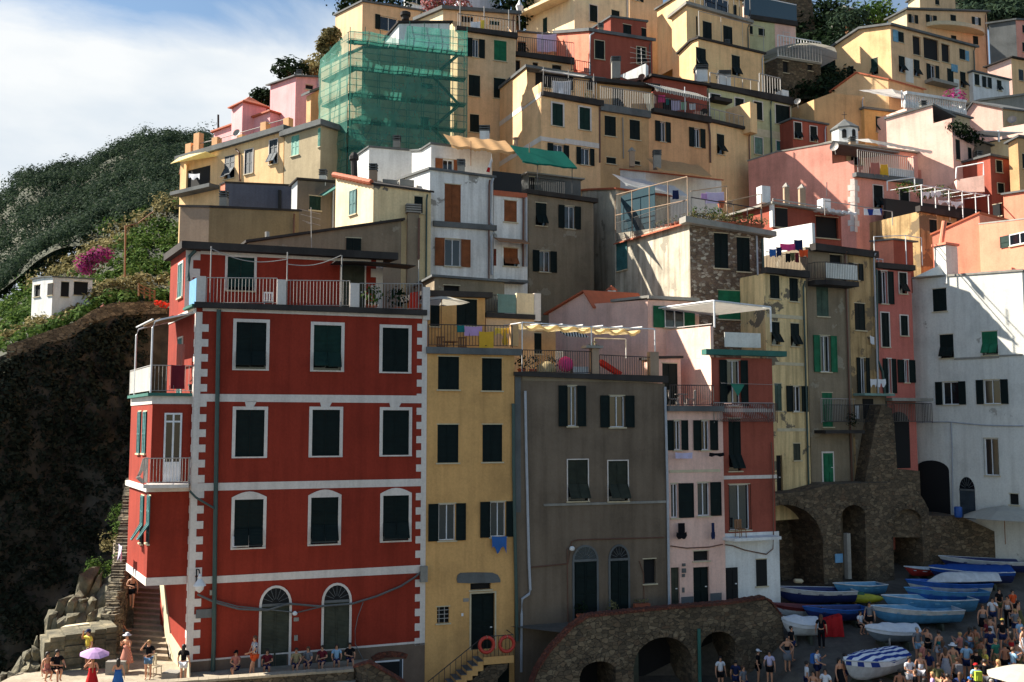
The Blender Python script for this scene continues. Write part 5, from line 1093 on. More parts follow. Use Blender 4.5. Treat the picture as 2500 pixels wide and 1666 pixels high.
for (s0, z0), (s1, z1) in zip(top_, top_[1:]):
 n = max(1, int((s1 - s0) / .45))
 for k in range(n):
  a = s0 + (s1 - s0) * k / n; b = s0 + (s1 - s0) * (k + .97) / n; za = z0 + (z1 - z0) * k / n + RN.uniform(-.04, .04)
  mb.fbox(F, a, b, za - .22, za, -1.6 - RN.uniform(0, .3), .1 + RN.uniform(-.05, .08))
  z_ = ZTR
  while z_ < za - .24: zn = min(za - .22, z_ + RN.uniform(.14, .3)); mb.fbox(F, a, b + .01, z_, zn - .015, -1.5, RN.uniform(-.02, .12)); z_ = zn
mb.build('stones', 'rock', t)
rock('ledge', 'flat sunlit stone ledge at the bottom left where two people sit', on_z(350, 1500, -11.05) + Vector((0, -.3, -.35)), (1.35, 1.6, .42), 40, 'rock', n=3)
mb = MB(); a = P3(725, 915, 45.6); b = P3(1120, 862, 45.9); mb.hexa([a, a + Vector((0, .5, 0)), b + Vector((0, .5, 0)), b, a + Vector((0, 0, .08)), a + Vector((0, .5, .08)), b + Vector((0, .5, .08)), b + Vector((0, 0, .08))]); tag(mb.build('plank', 'stonetrim', at=a), 'long pale plank lying on the stone ledge wall', 'plank')
p = on_z(1370, 1460, ZTR); mb = MB(); mb.box(p + Vector((0, .25, .28)), (.85, .5, .56), .1); tag(mb.build('stone_bench', 'concrete', at=p), 'square stone seat block at the foot of the stairs', 'seat')
p = on_z(2040, 1530, ZTR); mb = MB(); mb.box(p + Vector((0, .3, .14)), (.75, .6, .28), -.2); mb.box(p + Vector((0, .3, .3)), (.72, .58, .03), -.2); tag(mb.build('hatch_box', 'concrete', at=p), 'low dark lidded box on the terrace by the red house corner', 'box')
view('c4')
t = thing('terrace_parapet', 'long parapet wall with sunlit top in front of the red house', 'wall', on_z(1200, 745, -11.1))
a = on_z(-250, 812, -10.62); b = on_z(2010, 655, -10.62); F = Fac(a, b); mb = MB(); mb.fbox(F, 0, F.W, -13.5, -10.72, -.4, 0); mb.build('wall', 'masonry', t)
mb = MB(); n = 26
for k in range(n): mb.fbox(F, F.W * k / n, F.W * (k + .985) / n, -10.72, -10.62 + RN.uniform(-.012, .012), -.46, .05)
mb.build('coping', 'terrace_paving', t)
view('c8'); pts = [b + F.n.to_3d() * -.2, P3(0, 1338, 41.8), P3(120, 1405, 42.0), P3(260, 1485, 42.2), P3(400, 1570, 42.4), P3(560, 1720, 42.6)]; mb = MB(); cp = MB()
for p, q in zip(pts, pts[1:]):
 u = Vector((0, .3, 0)); mb.hexa([Vector((v.x, v.y, -14)) for v in (p, q, q + u, p + u)] + [p, q, q + u, p + u])
 k = Vector((0, 0, .08)); w = Vector((0, -.05, 0)); cp.hexa([p + w, q + w, q + u - w, p + u - w] + [v + k for v in (p + w, q + w, q + u - w, p + u - w)])
mb.build('ramp_wall', 'masonry', t); cp.build('ramp_coping', 'brickwork', t)
# ------------------------------------------------------------------ the red house
view('b2')
SDR = -31
house('red', 'red_house', 'big red house with white quoins and bands, dark green shutters and roof terrace', (553, 520, 43.5), (2285, 588, 46.85), l=[(345, 655)], sd=SDR, h=19.5, m='red', roof=None,
      kw=dict(trim='trimwhite', tw=.15, frame='deepgreen', sill='trimwhite'), win=[('f', 850, 638, 1075, 988), ('f', 1432, 660, 1638, 998, dict(col='green')), ('c', 1948, 680, 2143, 1010)] + [('c', *q, dict(v='0')) for q in ((575, 1001, 645, 1115), (762, 1001, 829, 1113), (934, 1002, 998, 1111))] +
      [('f', *q, dict(v='b3', arch=.26, tw=.14)) for q in ((836, 522, 1052, 882), (1411, 506, 1615, 855), (1952, 492, 2145, 830))])
h = HS['red']; F, LF, root = h.F, h.L, h.root
def hband(mb, x0, x1, pts_l, pts_r, o=.025):
 (xa, ya0, ya1), (xb, yb0, yb1) = pts_l, pts_r
 sa, za0 = F.hit(xa, ya0); _, za1 = F.hit(xa, ya1); sb, zb0 = F.hit(xb, yb0); _, zb1 = F.hit(xb, yb1)
 mb.hexa([F.pt(x0, za1, .003), F.pt(x0, za1, o), F.pt(x1, zb1, o), F.pt(x1, zb1, .003), F.pt(x0, za0, .003), F.pt(x0, za0, o), F.pt(x1, zb0, o), F.pt(x1, zb0, .003)])
W_ = F.W; qw = .27
for v_, l_, r_ in (('b2', (600, 525, 552), (2285, 575, 612)), ('b2', (600, 1175, 1232), (2240, 1188, 1245)), ('b3', (600, 400, 458), (2240, 366, 422)), ('b3', (600, 1103, 1156), (2200, 1015, 1075)), ('c4', (610, 577, 592), (2352, 428, 446))):
 view(v_); mb = MB(); hband(mb, qw, W_ - .25, l_, r_); mb.build('string_course', 'trimwhite', root)
view('b2')
for xc, y0 in ((960, 1232), (1525, 1238), (2045, 1243)):
 mb = MB(); mb.prism([F.pt(*F.hit(*p), .025) for p in ((xc - 35, y0 + 42), (xc + 22, y0 + 42), (xc + 45, y0 - 2), (xc - 45, y0 - 2))], F.pt(0, 0, 0) - F.pt(0, 0, .022)); mb.build('keystone', 'trimwhite', root)
ztop = h.zA - .25; zpl = F.hit(*((lambda: (view('c4'), (610, 592))[1])()))[1]
def quoins(Fc, s_edge, sgn, w0, w1, ph=0, z1=None):
 mb = MB(); z = zpl; k = ph; st = .345
 mb.fbox(Fc, *sorted((s_edge, s_edge + sgn * w0)), zpl, z1 or ztop, .003, .03)
 while z + st < (z1 or ztop):
  if k % 2: mb.fbox(Fc, *sorted((s_edge + sgn * w0, s_edge + sgn * w1)), z, z + st, .003, .03)
  z += st; k += 1
 return mb.build('quoins', 'trimwhite', root)
quoins(F, 0, 1, .27, .56); quoins(F, W_, -1, .25, .5, 1); quoins(LF, LF.W, -1, .12, .26)
mb = MB(); zq = F.hit(*(2352, 446))[1]; mb.prism([F.pt(0, h.zb, .03), F.pt(W_, h.zb, .03), F.pt(W_, zq, .03), F.pt(0, zpl, .03)], F.pt(0, 0, 0) - F.pt(0, 0, .027)); mb.build('plinth', 'plinthgrey', root)
view('c5'); mb = MB(); mb.prism([LF.pt(*LF.hit(*p), .06) for p in ((1925, 380), (1975, 385), (2048, 965), (2170, 1150), (2275, 1300), (2290, 1640), (2100, 1640), (2060, 1300), (1990, 1000))], LF.pt(0, 0, 0) - LF.pt(0, 0, .055)); mb.build('side_plinth', 'stonetrim', root)
view('b2')
fpart(root, F, 'cornice', 'slatedark', [(535, 500, 1200, 540, -.2, .3), (1200, 518, 1800, 556, -.2, .3), (1800, 540, 2275, 580, -.2, .3)])
view('0'); fpipe(root, F, [(534, 757), (530, 1000), (525, 1300), (522, 1560), (519, 1645)], .1, 'pipegreen', .14); fpipe(root, F, [(463, 1198), (478, 1214), (522, 1240)], .05, 'pipegreen', .2)
view('b3')
arched(root, F, 1042, 1250, 1185, 1318, 1800, 'weathered' if 'weathered' in MATS else 'oldwood', 'dark', 'trimwhite', .11); arched(root, F, 1510, 1700, 1165, 1290, 1782, 'oldwood', 'dark', 'trimwhite', .11)
fpart(root, F, 'plaque', 'slate', [(548, 1345, 668, 1410, .03, .08)]); fpart(root, F, 'meter_box', 'concrete', [(652, 1200, 680, 1238, .03, .12), (1285, 1540, 1312, 1580, .003, .1), (1282, 1408, 1320, 1435, .003, .05)])
view('c8'); fpart(root, F, 'cellar_door', 'dark', [(85, 1315, 370, 1640, .031, .05)]); fpart(root, F, 'cellar_frame', 'framewhite', [(72, 1310, 85, 1640, .031, .08), (402, 1285, 412, 1640, .031, .08), (85, 1300, 370, 1318, .031, .07)]); fpart(root, F, 'cellar_shutter', 'greyblue', [(371, 1290, 401, 1640, .031, .06)])
mb = MB(); mb.prism([F.pt(*F.hit(*p), .07) for p in ((25, 1260), (120, 1205), (270, 1185), (400, 1198), (475, 1225), (450, 1282), (370, 1262), (200, 1265), (60, 1310))], F.pt(0, 0, 0) - F.pt(0, 0, .035)); mb.build('brick_lintel', 'brickwork', root)
view('b2')
Ap = h.A + h.sv * 2.6; zt0 = h.zA; up = 2.85
sB = F.hit(2030, 560)[0]
Fp = Fac(Ap, Ap + F.d * (sB + .5)); Lp = Fac(h.P + LF.d * 0, Ap)
zr = Fp.hit(560, 100)[1]; zr2 = Fp.hit(2030, 165)[1]
mb = MB(); sp = MB()
rw = Fp.rect(785, 150, 985, 400); rd = Fp.rect(1640, 195, 1812, 560)
cutwall(mb, Fp, zt0, [(0, zr), (Fp.W, zr)], [rw])
zl = Lp.hit(355, 165)[1]; zl2 = Lp.hit(485, 80)[1]
cutwall(mb, Lp, zt0 - .3, [(0, zr), (Lp.W, zr)], [])
Rp = Fac(Fp.B, Fp.B + h.sv * (h.tl - 2.6)); cutwall(mb, Rp, zt0, [(0, zr), (Rp.W, zr)], [])
mb.build('penthouse_wall', 'red', root)
rb = MB(); q = []
for t, s in ((2.6 - .5, -.3), (2.6 - .5, Fp.W + .6), (h.tl + .3, Fp.W + .6), (h.tl + .3, -.3)):
 p = h.A + h.sv * t + F.d * s; q.append(Vector((p.x, p.y, zr + .01)))
rb.hexa(q + [x + Vector((0, 0, .36)) for x in q]); rb.build('penthouse_roof', 'slatedark', root)
window(root, Fp, rw, 'f', 'green', trim='trimwhite', tw=.12); door(root, Fp, rd, 'oldwood', cut=False, trim='trimwhite', tw=.08)
mb = MB(); s0 = 0
mb.fbox(Fp, 0, .35, zt0, zr, .003, .03)
for k in range(7):
 z = zt0 + k * .43
 if k % 2 == 0: mb.fbox(Fp, .35, .68, z, min(z + .43, zr), .003, .03)
mb.build('quoins', 'trimwhite', root); mb = MB(); mb.fbox(Fp, Fp.W - .35, Fp.W, zt0, zr, .003, .03)
for k in range(7):
 z = zt0 + k * .43
 if k % 2: mb.fbox(Fp, Fp.W - .62, Fp.W - .35, z, min(z + .43, zr), .003, .03)
mb.build('quoins', 'trimwhite', root)
mb = MB(); mb.fbox(Fp, .68, Fp.W - .62, zr - .16, zr, .003, .03); mb.build('string_course', 'trimwhite', root)
window(root, LF, LF.rect(420, 200, 452, 450), 'c', 'teal', trim='trimwhite', tw=.1, cut=False)
fpipe(root, Fp, [(545, 105), (500, 150), (493, 330)], .09, 'pipegreen', .2)
mb = MB()
for q, w in (((350, 650), .0),): mb.fbox(LF, 0, LF.W, h.zA - .28, h.zA - .003, .003, .03)
mb.build('string_course', 'trimwhite', root)
mb = MB(); zb2 = F.hit(600, 1205)[1]; mb.fbox(LF, 0, LF.W - .12, zb2 - .22, zb2 + .22, .003, .03); mb.build('string_course', 'trimwhite', root)
def postbox(x0, x1, y0, y1, o0=-.25, o1=.08):
 a, b, c, d = F.rect(x0, y0, x1, y1); mb = MB(); mb.fbox(F, a, b, c, d, o0, o1); return mb.build('post', 'trimwhite', root)
postbox(552, 622, 292, 505); postbox(1158, 1225, 318, 520); postbox(1705, 1772, 345, 540); postbox(2250, 2302, 375, 620, -.25, .12)
for x0, x1, y in ((625, 1155, 505), (1230, 1702, 525), (1775, 2248, 548)):
 a, z = F.hit(x0, y); b, z2 = F.hit(x1, y); railing(root, [F.pt(a, z, -.08), F.pt(b, z2, -.08)], z, F.hit(x0, y - 205)[1] - z, 'ironlight', .155, .013)
mb = MB(); mb.fbox(LF, LF.W - 1.5, LF.W - .1, h.zA + .12, h.zA + 1.35, -.03, .02); mb.build('screen', 'bluepaint', root)
mb = MB(); mb.fbox(LF, LF.W - 1.7, LF.W + .2, h.zA - .02, h.zA + .1, -.2, .25); mb.build('side_cornice', 'tealgreen', root)
mb = MB()
for x, y0, y1 in ((652, 60, 500), (1230, 105, 520), (1642, 130, 535), (2225, 165, 560)):
 s, z = F.hit(x, y1); mb.tube([F.pt(s, z, -.2), F.pt(s, F.hit(x, y0)[1], -.2)], .03, 6)
for (xa, ya), (xb, yb), sag in (((655, 75), (1230, 160), .35), ((1232, 195), (1642, 130), .25)):
 sa, za = F.hit(xa, ya); sb, zb = F.hit(xb, yb)
 mb.tube([F.pt(sa + (sb - sa) * k / 12, za + (zb - za) * k / 12 - sag * sin(pi * k / 12), -.2) for k in range(13)], .022, 5)
mb.build('awning_posts', 'ironlight', root)
mb = MB(); s0 = F.hit(1600, 170)[0]; s1 = F.hit(2210, 175)[0]; z0 = F.hit(1900, 150)[1]
n = 10
for k in range(n):
 a, b = s0 + (s1 - s0) * k / n, s0 + (s1 - s0) * (k + 1) / n
 def zz(s): return z0 - .05 - .25 * ((s - s0) / (s1 - s0) - .45) ** 2
 mb.hexa([F.pt(a, zz(a), -2.4), F.pt(a, zz(a) - .15, -.3), F.pt(b, zz(b) - .15, -.3), F.pt(b, zz(b), -2.4), F.pt(a, zz(a) + .03, -2.4), F.pt(a, zz(a) - .12, -.3), F.pt(b, zz(b) - .12, -.3), F.pt(b, zz(b) + .03, -2.4)])
mb.build('awning', 'black', root)
view('b3')
def side_pt(t): return h.A + h.sv * t
tb = .35
Fd = F.d
P0 = side_pt(tb)
def bayplanes(out, Lb):
 a = P0 - Fd * out; b = P0; c = a + h.sv * Lb
 return Fac(a, b), Fac(c, a)
FB1, LB1 = bayplanes(1.72, 5.2)      # lower bay
FB2, LB2 = bayplanes(1.82, 5.6)
zl0 = FB1.hit(230, 1168)[1]; zl1 = FB1.hit(235, 466)[1]; zm0 = FB2.hit(240, 440)[1]; zm1 = FB2.hit(240, 405)[1]
view('b2'); zu1 = FB2.hit(215, 1210)[1]; zu2 = FB2.hit(215, 1250)[1]
def box_fl(FB, LB, z0, z1, name, mat, o=0.0):
 mb = MB(); a, b, c = FB.A, FB.B, LB.A; d = c + Fd * (FB.W)
 e = FB.n * o + LB.n * o
 pl = [a + e, b + FB.n * o, d, c + LB.n * o]
 mb.prism([Vector((p.x, p.y, z0)) for p in pl], (0, 0, z1 - z0)); return mb.build(name, mat, root)
box_fl(FB1, LB1, zl0 + .35, zl1, 'bay_wall', 'red'); box_fl(FB1, LB1, zl0, zl0 + .35, 'bay_band', 'trimwhite', .03)
box_fl(FB2, LB2, zl1 + .001, zm0 + .1, 'bay_band', 'trimwhite', .03)
zc = zm0 + .1
view('b2')
FBu = Fac(FB2.A + Fd * .12, FB2.B); LBu = Fac(LB2.A + Fd * .12, LB2.B + Fd * .12)
box_fl(FBu, LBu, zc + .001, zu2, 'bay_wall', 'red'); box_fl(FBu, LBu, zu2 + .001, zu1 + .12, 'bay_band', 'trimwhite', .03); box_fl(FBu, LBu, zu1 + .121, zu1 + .26, 'bay_roof', 'tealgreen', .2)
view('c6')
for x0, x1 in ((1056, 1078), (1096, 1122)): window(root, LBu, LBu.rect(x0, 330, x1, 650), 'c', 'teal', cut=False)
for x0, x1 in ((1078, 1100), (1128, 1150)): window(root, LB1, LB1.rect(x0, 970, x1, 1340), 'f', 'teal', cut=False)
door_r = FBu.rect(1252, 340, 1388, 865)
dm = MB(); a, b, c, d = door_r; dm.fbox(FBu, a, b, c, d, .003, .02); o = dm.build('door', 'pane', root)
fm = MB()
for s in (a, (a + b) / 2 - .03, b - .08): fm.fbox(FBu, s, s + .08, c, d, .021, .06)
for z in (c, c + (d - c) * .26, c + (d - c) * .86, d - .08): fm.fbox(FBu, a + .08, b - .08, z, z + .08, .021, .055)
fm.fbox(FBu, a + .08, b - .08, c + .08, c + (d - c) * .26, .021, .04); fm.build('frame', 'framewhite', o)
Fd = Vector((F.d.x, F.d.y, 0))
zb_ = FBu.hit(1300, 875)[1]
bp = [FB2.A, FB2.A + FB2.n * 1.15 - F.d * .1, FB2.B + FB2.n * 1.15 - F.d * .05, FB2.B]
bp = [Vector((p.x, p.y, zb_)) for p in bp]
mb = MB(); mb.prism(bp, (0, 0, -.16)); mb.build('balcony_slab', 'trimwhite', root)
railing(root, bp, zb_, 1.15, 'ironlight', .13, .012, 'railing', .0)
mb = MB()
for k in range(9):
 p = bp[1].lerp(bp[0], k / 8 * .9) - Fd * .05
 mb.tube([p + Vector((0, 0, .05)), p + Vector((0, 0, .3)) - Fd * .25, p + Vector((0, 0, .6)) - Fd * .12, p + Vector((0, 0, 1.15))], .014, 4)
mb.build('bulging_railing', 'ironlight', root)
view('b2'); zt3 = zu1 + .265
bq = [LBu.A - F.d * .1, LBu.B - F.d * .1 + FBu.n * .1, FBu.B + FBu.n * .1]; bq = [Vector((p.x, p.y, zt3)) for p in bq]
railing(root, bq, zt3, 1.25, 'ironlight', .16, .012)
mb = MB(); pts = [bq[0].lerp(bq[1], k / 6) for k in range(7)]
for p, q in zip(pts, pts[1:]): mb.hexa([p + Vector((0, 0, .1)), p + Fd * .03 + Vector((0, 0, .1)), q + Fd * .03 + Vector((0, 0, .1)), q + Vector((0, 0, .1)), p + Vector((0, 0, 1.2)), p + Fd * .03 + Vector((0, 0, 1.2)), q + Fd * .03 + Vector((0, 0, 1.2)), q + Vector((0, 0, 1.2))])
mb.build('railing_screen', 'whitestain', root)
mb = MB(); fr = MB(); za = LF.hit(455, 640)[1]
p1 = bq[1] + Vector((0, 0, 3.35)); p0 = bq[0].lerp(bq[1], .25) + Vector((0, 0, 3.35))
w1 = h.A + h.sv * .55; w0 = h.A + h.sv * 4.6
w1 = Vector((w1.x, w1.y, zt3 + 3.75)); w0 = Vector((w0.x, w0.y, zt3 + 3.75))
for p, w in ((p0, w0), (p1, w1)):
 b = Vector((p.x, p.y, zt3)); fr.tube([b, p - Vector((0, 0, .4)), p - Vector((0, 0, .1)) + Fd * .1, p + Fd * .35, w], .045, 6)
fr.tube([p0, p1], .04, 6); fr.build('awning_frame', 'whitemetal', root)
n = 8
for k in range(n):
 u0, u1 = k / n, (k + 1) / n
 def A_(u, e): q = (p0 + Fd * .3).lerp(w0, u) if e == 0 else (p1 + Fd * .3).lerp(w1, u); return q + Vector((0, 0, .06 - .1 * sin(pi * u * 3) ** 2))
 q = [A_(u0, 0), A_(u0, 1), A_(u1, 1), A_(u1, 0)]; mb.hexa(q + [x + Vector((0, 0, .025)) for x in q])
mb.build('awning', 'canvas' if 'canvas' in MATS else 'tan', root)
window(root, LF, LF.rect(415, 760, 445, 1180), 'c', 'teal', trim='trimwhite', tw=.08, cut=False)
view('b3'); p = F.pt(*F.hit(553, 1062), .1)
t = thing('street_lamp', 'black and white wall lantern on the corner of the red house', 'lamp', p)
s, z = F.hit(572, 1190); top_ = F.hit(572, 1075)[1]; s2 = F.hit(575, 1100)[0]
mb = MB(); sb, zb0 = F.hit(553, 1062); mb.tube([F.pt(sb, zb0 - .5, .05), F.pt(sb, zb0 + .1, .05), F.pt(sb + .1, zb0 + .12, .35), F.pt(sb + .15, zb0 - .05, .5)], .03, 6); mb.build('bracket', 'black', t)
c = F.pt(sb + .15, zb0 - .75, .5); mb = MB(); mb.lathe(c, [(.03, .72), (.09, .6), (.07, .5), (.14, .4), (.27, .22), (.28, .18)], 12); mb.build('shade', 'whitemetal', t)
mb = MB(); mb.lathe(c, [(.2, .18), (.17, .02), (.08, -.08), (.02, -.12)], 12); mb.build('glass_globe', 'framewhite', t)
def cable(view_, pts, r, label, D=None, F_=F, o=.15, mat='slate'):
 view(view_); mb = MB(); q = [F_.pt(*F_.hit(*p), o) for p in pts]; mb.tube(q, r, 5); return tag(mb.build('cable', mat, at=q[0]), label, 'cable')
cable('b3', [(560, 1230), (690, 1290), (870, 1340), (1080, 1350), (1240, 1300), (1480, 1320), (1720, 1300), (1900, 1245), (2080, 1170), (2190, 1100), (2245, 1050)], .05, 'thick electric cable sagging across the front of the red house')
cable('b3', [(690, 1275), (860, 1320), (1060, 1340), (1240, 1360), (1290, 1370), (1480, 1325)], .03, 'thin cable looping below the thick cable on the red house')
cable('b3', [(1800, 1290), (1760, 1400), (1740, 1500), (1740, 1600), (1800, 1720), (1880, 1790)], .02, 'thin wire hanging down the red house to the cellar door')
view('b3'); s, z = F.hit(1288, 1372); mb = MB(); mb.lathe(F.pt(s, z - .1, .2), [(.02, 0), (.1, .04), (.12, .12), (.05, .2)], 10); mb.build('wall_light', 'whitemetal', root)
s, z = F.hit(2250, 1075); mb = MB(); mb.fbox(F, s - .15, s + .2, z - .4, z + .35, .03, .25); mb.build('junction_box', 'concrete', root)
h = HS['yellow']; F = h.F; view('c8')
sl, zl_ = F.hit(1310, 1195); sr, _ = F.hit(1665, 1195)
mb = MB(); mb.fbox(F, sl, sr, zl_ - .35, zl_, .03, 1.25); mb.build('landing', 'mustard', h.root)
mb = MB(); st = MB(); k = 0
x = sl; z = zl_
while z > -13:
 z -= .19; x2 = x - .27; st.fbox(F, x2, x, z - .45, z, .25, 1.2); mb.fbox(F, x2 - .02, x, z, z + .03, .23, 1.22); x = x2
st.build('steps', 'mustard', h.root); mb.build('treads', 'slate', h.root)
n = 10
rb = MB(); pts = [(sl - .27 * k, zl_ - .19 * k + .95) for k in range(0, 11)]
rb.tube([F.pt(*p, 1.18) for p in pts], .025, 5)
for p in pts: rb.tube([F.pt(*p, 1.18), F.pt(p[0], p[1] - .95, 1.18)], .014, 4)
rb.tube([F.pt(sl, zl_ + .95, 1.18), F.pt(sr, zl_ + .95, 1.18), F.pt(sr, zl_ + .95, .1)], .025, 5)
for k in range(9): s = sl + (sr - sl) * k / 8; rb.tube([F.pt(s, zl_, 1.18), F.pt(s, zl_ + .95, 1.18)], .014, 4)
rb.build('stair_railing', 'iron', h.root)
mb = MB(); mb.prism([F.pt(*F.hit(*p), 1.2) for p in ((1040, 1600), (1250, 1400), (1370, 1290), (1600, 1275), (1590, 1330), (1480, 1450), (1470, 1640))], F.pt(0, 0, 0) - F.pt(0, 0, 1.1)); mb.build('stair_base', 'masonry', h.root)
def torus(mb, c, ax, R, r, n=20, m=8):
 ax = Vector(ax).normalized(); a = ax.cross(Vector((0, 0, 1))).normalized(); b = ax.cross(a); i0 = len(mb.v)
 for i in range(n):
  w = 2 * pi * i / n; d = a * cos(w) + b * sin(w)
  for j in range(m): v = 2 * pi * j / m; mb.v.append(Vector(c) + d * (R + r * cos(v)) + ax * r * sin(v))
 for i in range(n):
  for j in range(m): mb.f.append((i * m + j, ((i + 1) % n) * m + j, ((i + 1) % n) * m + (j + 1) % m, i * m + (j + 1) % m)); mb.m.append(0)
for x, y, lb in ((1342, 1045, 'orange red life ring hanging on the stair railing, the left one'), (1580, 1035, 'orange red life ring hanging on the landing railing, the right one')):
 s, z = F.hit(x, y); c = F.pt(s, z, 1.3); t = thing('life_ring', lb, 'life ring', c, 'life rings on the yellow house stairs'); mb = MB(); nn = Vector((F.n.x, F.n.y, 0)); torus(mb, c, nn, .35, .085); mb.build('ring', 'ringred', t, smooth=True)
 mb = MB()
 for a in (pi / 2, -pi / 2): torus(mb, c + Vector((0, 0, .35 * sin(a))), Vector((F.d.x, F.d.y, 0)), .09, .012, 10, 5)
 mb.build('rope_loop', 'stonetrim', t)
# ------------------------------------------------------------------ people
DG = {}
def skinmesh(name, joints, edges, radii, lvl=1):
 me = bpy.data.meshes.new(name); me.from_pydata([tuple(j) for j in joints], edges, []); ob = bpy.data.objects.new(name, me); COL.objects.link(ob)
 sk = ob.modifiers.new('skin', 'SKIN'); sk.use_smooth_shade = True; sk.branch_smoothing = .3
 for k, r in enumerate(radii):
  d = me.skin_vertices[0].data[k]; d.radius = (r, r) if not isinstance(r, tuple) else r; d.use_root = k == 0
 sb = ob.modifiers.new('sub', 'SUBSURF'); sb.levels = lvl; sb.render_levels = lvl
 dg = bpy.context.evaluated_depsgraph_get(); out = bpy.data.meshes.new_from_object(ob.evaluated_get(dg), depsgraph=dg)
 bpy.data.objects.remove(ob); bpy.data.meshes.remove(me); out.name = name; out.materials.clear(); out.materials.append(M('skin')); return out
def V(*a): return Vector(a)
ARM = dict(down=((.25, .03, 1.13), (.27, -.04, .88)), hip=((.36, .06, 1.16), (.2, -.08, 1.0)), phone=((.25, -.10, 1.18), (.1, -.30, 1.36)), up=((.34, -.08, 1.30), (.14, -.16, 1.58)), fwd=((.25, -.08, 1.16), (.22, -.30, 1.10)), cross=((.27, -.06, 1.16), (.02, -.2, 1.12)))
LEG = dict(stand=((.10, -.01, .50), (.10, .02, .08)), step=((.09, -.16, .54), (.09, -.22, .10)), back=((.09, .04, .50), (.09, .22, .12)), sit=((.12, -.42, .50), (.12, -.44, .06)), bent=((.12, -.22, .46), (.12, -.06, .06)))
def skeleton(la, ra, ll, rl, sit=0):
 dz = -.44 if sit else 0
 J = [V(0, 0, .95), V(0, .01, 1.12), V(0, .01, 1.30), V(0, .01, 1.43), V(0, 0, 1.50), V(0, -.015, 1.575), V(0, -.005, 1.66)]; R_ = [(.135, .11), (.12, .095), (.15, .11), (.085, .07), .052, (.072, .085), (.07, .085)]
 Ed = [(k, k + 1) for k in range(6)]
 def add(p, r, to): J.append(V(*p)); R_.append(r); Ed.append((to, len(J) - 1)); return len(J) - 1
 for s, arm, leg in ((1, la, ll), (-1, ra, rl)):
  def m(p): return (p[0] * s, p[1], p[2])
  sh = add(m((.175, .015, 1.40)), .062, 3); (e, w) = ARM[arm]; el = add(m(e), .042, sh); wr = add(m(w), .028, el)
  d = (V(*m(w)) - V(*m(e))).normalized(); p = V(*m(w)) + d * .07; pm = add(p, (.034, .018), wr)
  sd = V(0, 1, 0) if abs(d.z) > .6 else V(0, 0, 1)
  sd = (sd - d * sd.dot(d)).normalized()
  for k, ln in ((-1.5, .07), (-.5, .085), (.5, .08), (1.5, .062)):
   f = add(p + d * .035 + sd * k * .017, .009, pm); add(p + d * (.035 + ln) + sd * k * .019 + V(-s * .012, -.012, 0), .008, f)
  th = add(p - d * .01 - sd * .04, .010, pm); add(p + d * .035 - sd * .055, .009, th)
  hp = add(m((.085, 0, .90)), .095, 0); kn, an = LEG[leg]; kn = V(*m(kn)); an = V(*m(an))
  if sit: kn.z += .44; an.z += .44
  k = add(kn, .058, hp); a = add(an, .038, k); add(an + V(0, -.16, -.045), (.04, .028), a)
 for q in J: q.z += dz
 return J, Ed, R_
CACHE = {}
def body(key):
 if key in CACHE: return CACHE[key]
 la, ra, ll, rl, sit = key; J, Ed, R_ = skeleton(*key)
 b = skinmesh('person_body', J, Ed, R_)
 def sub(keep, grow, name, cutarm=.5, cutleg=None):
  idx = {}; jj = []; rr = []; ee = []
  def g(i):
   if i not in idx: idx[i] = len(jj); jj.append(J[i].copy()); r = R_[i]; r = r if isinstance(r, tuple) else (r, r); rr.append((r[0] + grow, r[1] + grow))
   return idx[i]
  for a, c in Ed:
   if (a, c) in keep: ee.append((g(a), g(c)))
  for i, (frm, f) in keep.get('short', {}).items():
   if i in idx: jj[idx[i]] = J[frm].lerp(J[i], f); r0 = R_[frm] if isinstance(R_[frm], tuple) else (R_[frm],) * 2; r1 = R_[i] if isinstance(R_[i], tuple) else (R_[i],) * 2; rr[idx[i]] = (r0[0] * (1 - f) + r1[0] * f + grow * 1.5,) * 2
  return skinmesh(name, jj, ee, rr)
 sh = {(0, 1): 1, (1, 2): 1, (2, 3): 1, (3, 7): 1, (7, 8): 1, (3, 25): 1, (25, 26): 1, 'short': {8: (7, .62), 26: (25, .62)}}
 shirt = sub(sh, .016, 'shirt')
 tank = sub({(0, 1): 1, (1, 2): 1, 'short': {}}, .014, 'top')
 so = {(0, 21): 1, (21, 22): 1, (0, 39): 1, (39, 40): 1, 'short': {22: (21, .62), 40: (39, .62)}}
 shorts = sub(so, .022, 'shorts')
 trousers = sub({(0, 21): 1, (21, 22): 1, (22, 23): 1, (0, 39): 1, (39, 40): 1, (40, 41): 1, 'short': {}}, .02, 'trousers')
 CACHE[key] = dict(body=b, shirt=shirt, top=tank, shorts=shorts, trousers=trousers, dz=-.44 if sit else 0); return CACHE[key]
def lathe_mesh(name, prof, n=14, off=(0, 0, 0), wob=0):
 mb = MB(); mb.lathe((0, 0, 0), prof, n); me = bpy.data.meshes.new(name)
 vs = [v * 1 for v in mb.v]
 for i, v in enumerate(vs):
  if wob: a = math.atan2(v.y, v.x); k = 1 + wob * sin(a * 5) * (1 - (v.z - prof[0][1]) / (prof[-1][1] - prof[0][1])); v.x *= k; v.y *= k
 me.from_pydata([tuple(v + Vector(off)) for v in vs], [], mb.f); me.materials.append(M('skin')); me.polygons.foreach_set('use_smooth', [True] * len(mb.f)); return me
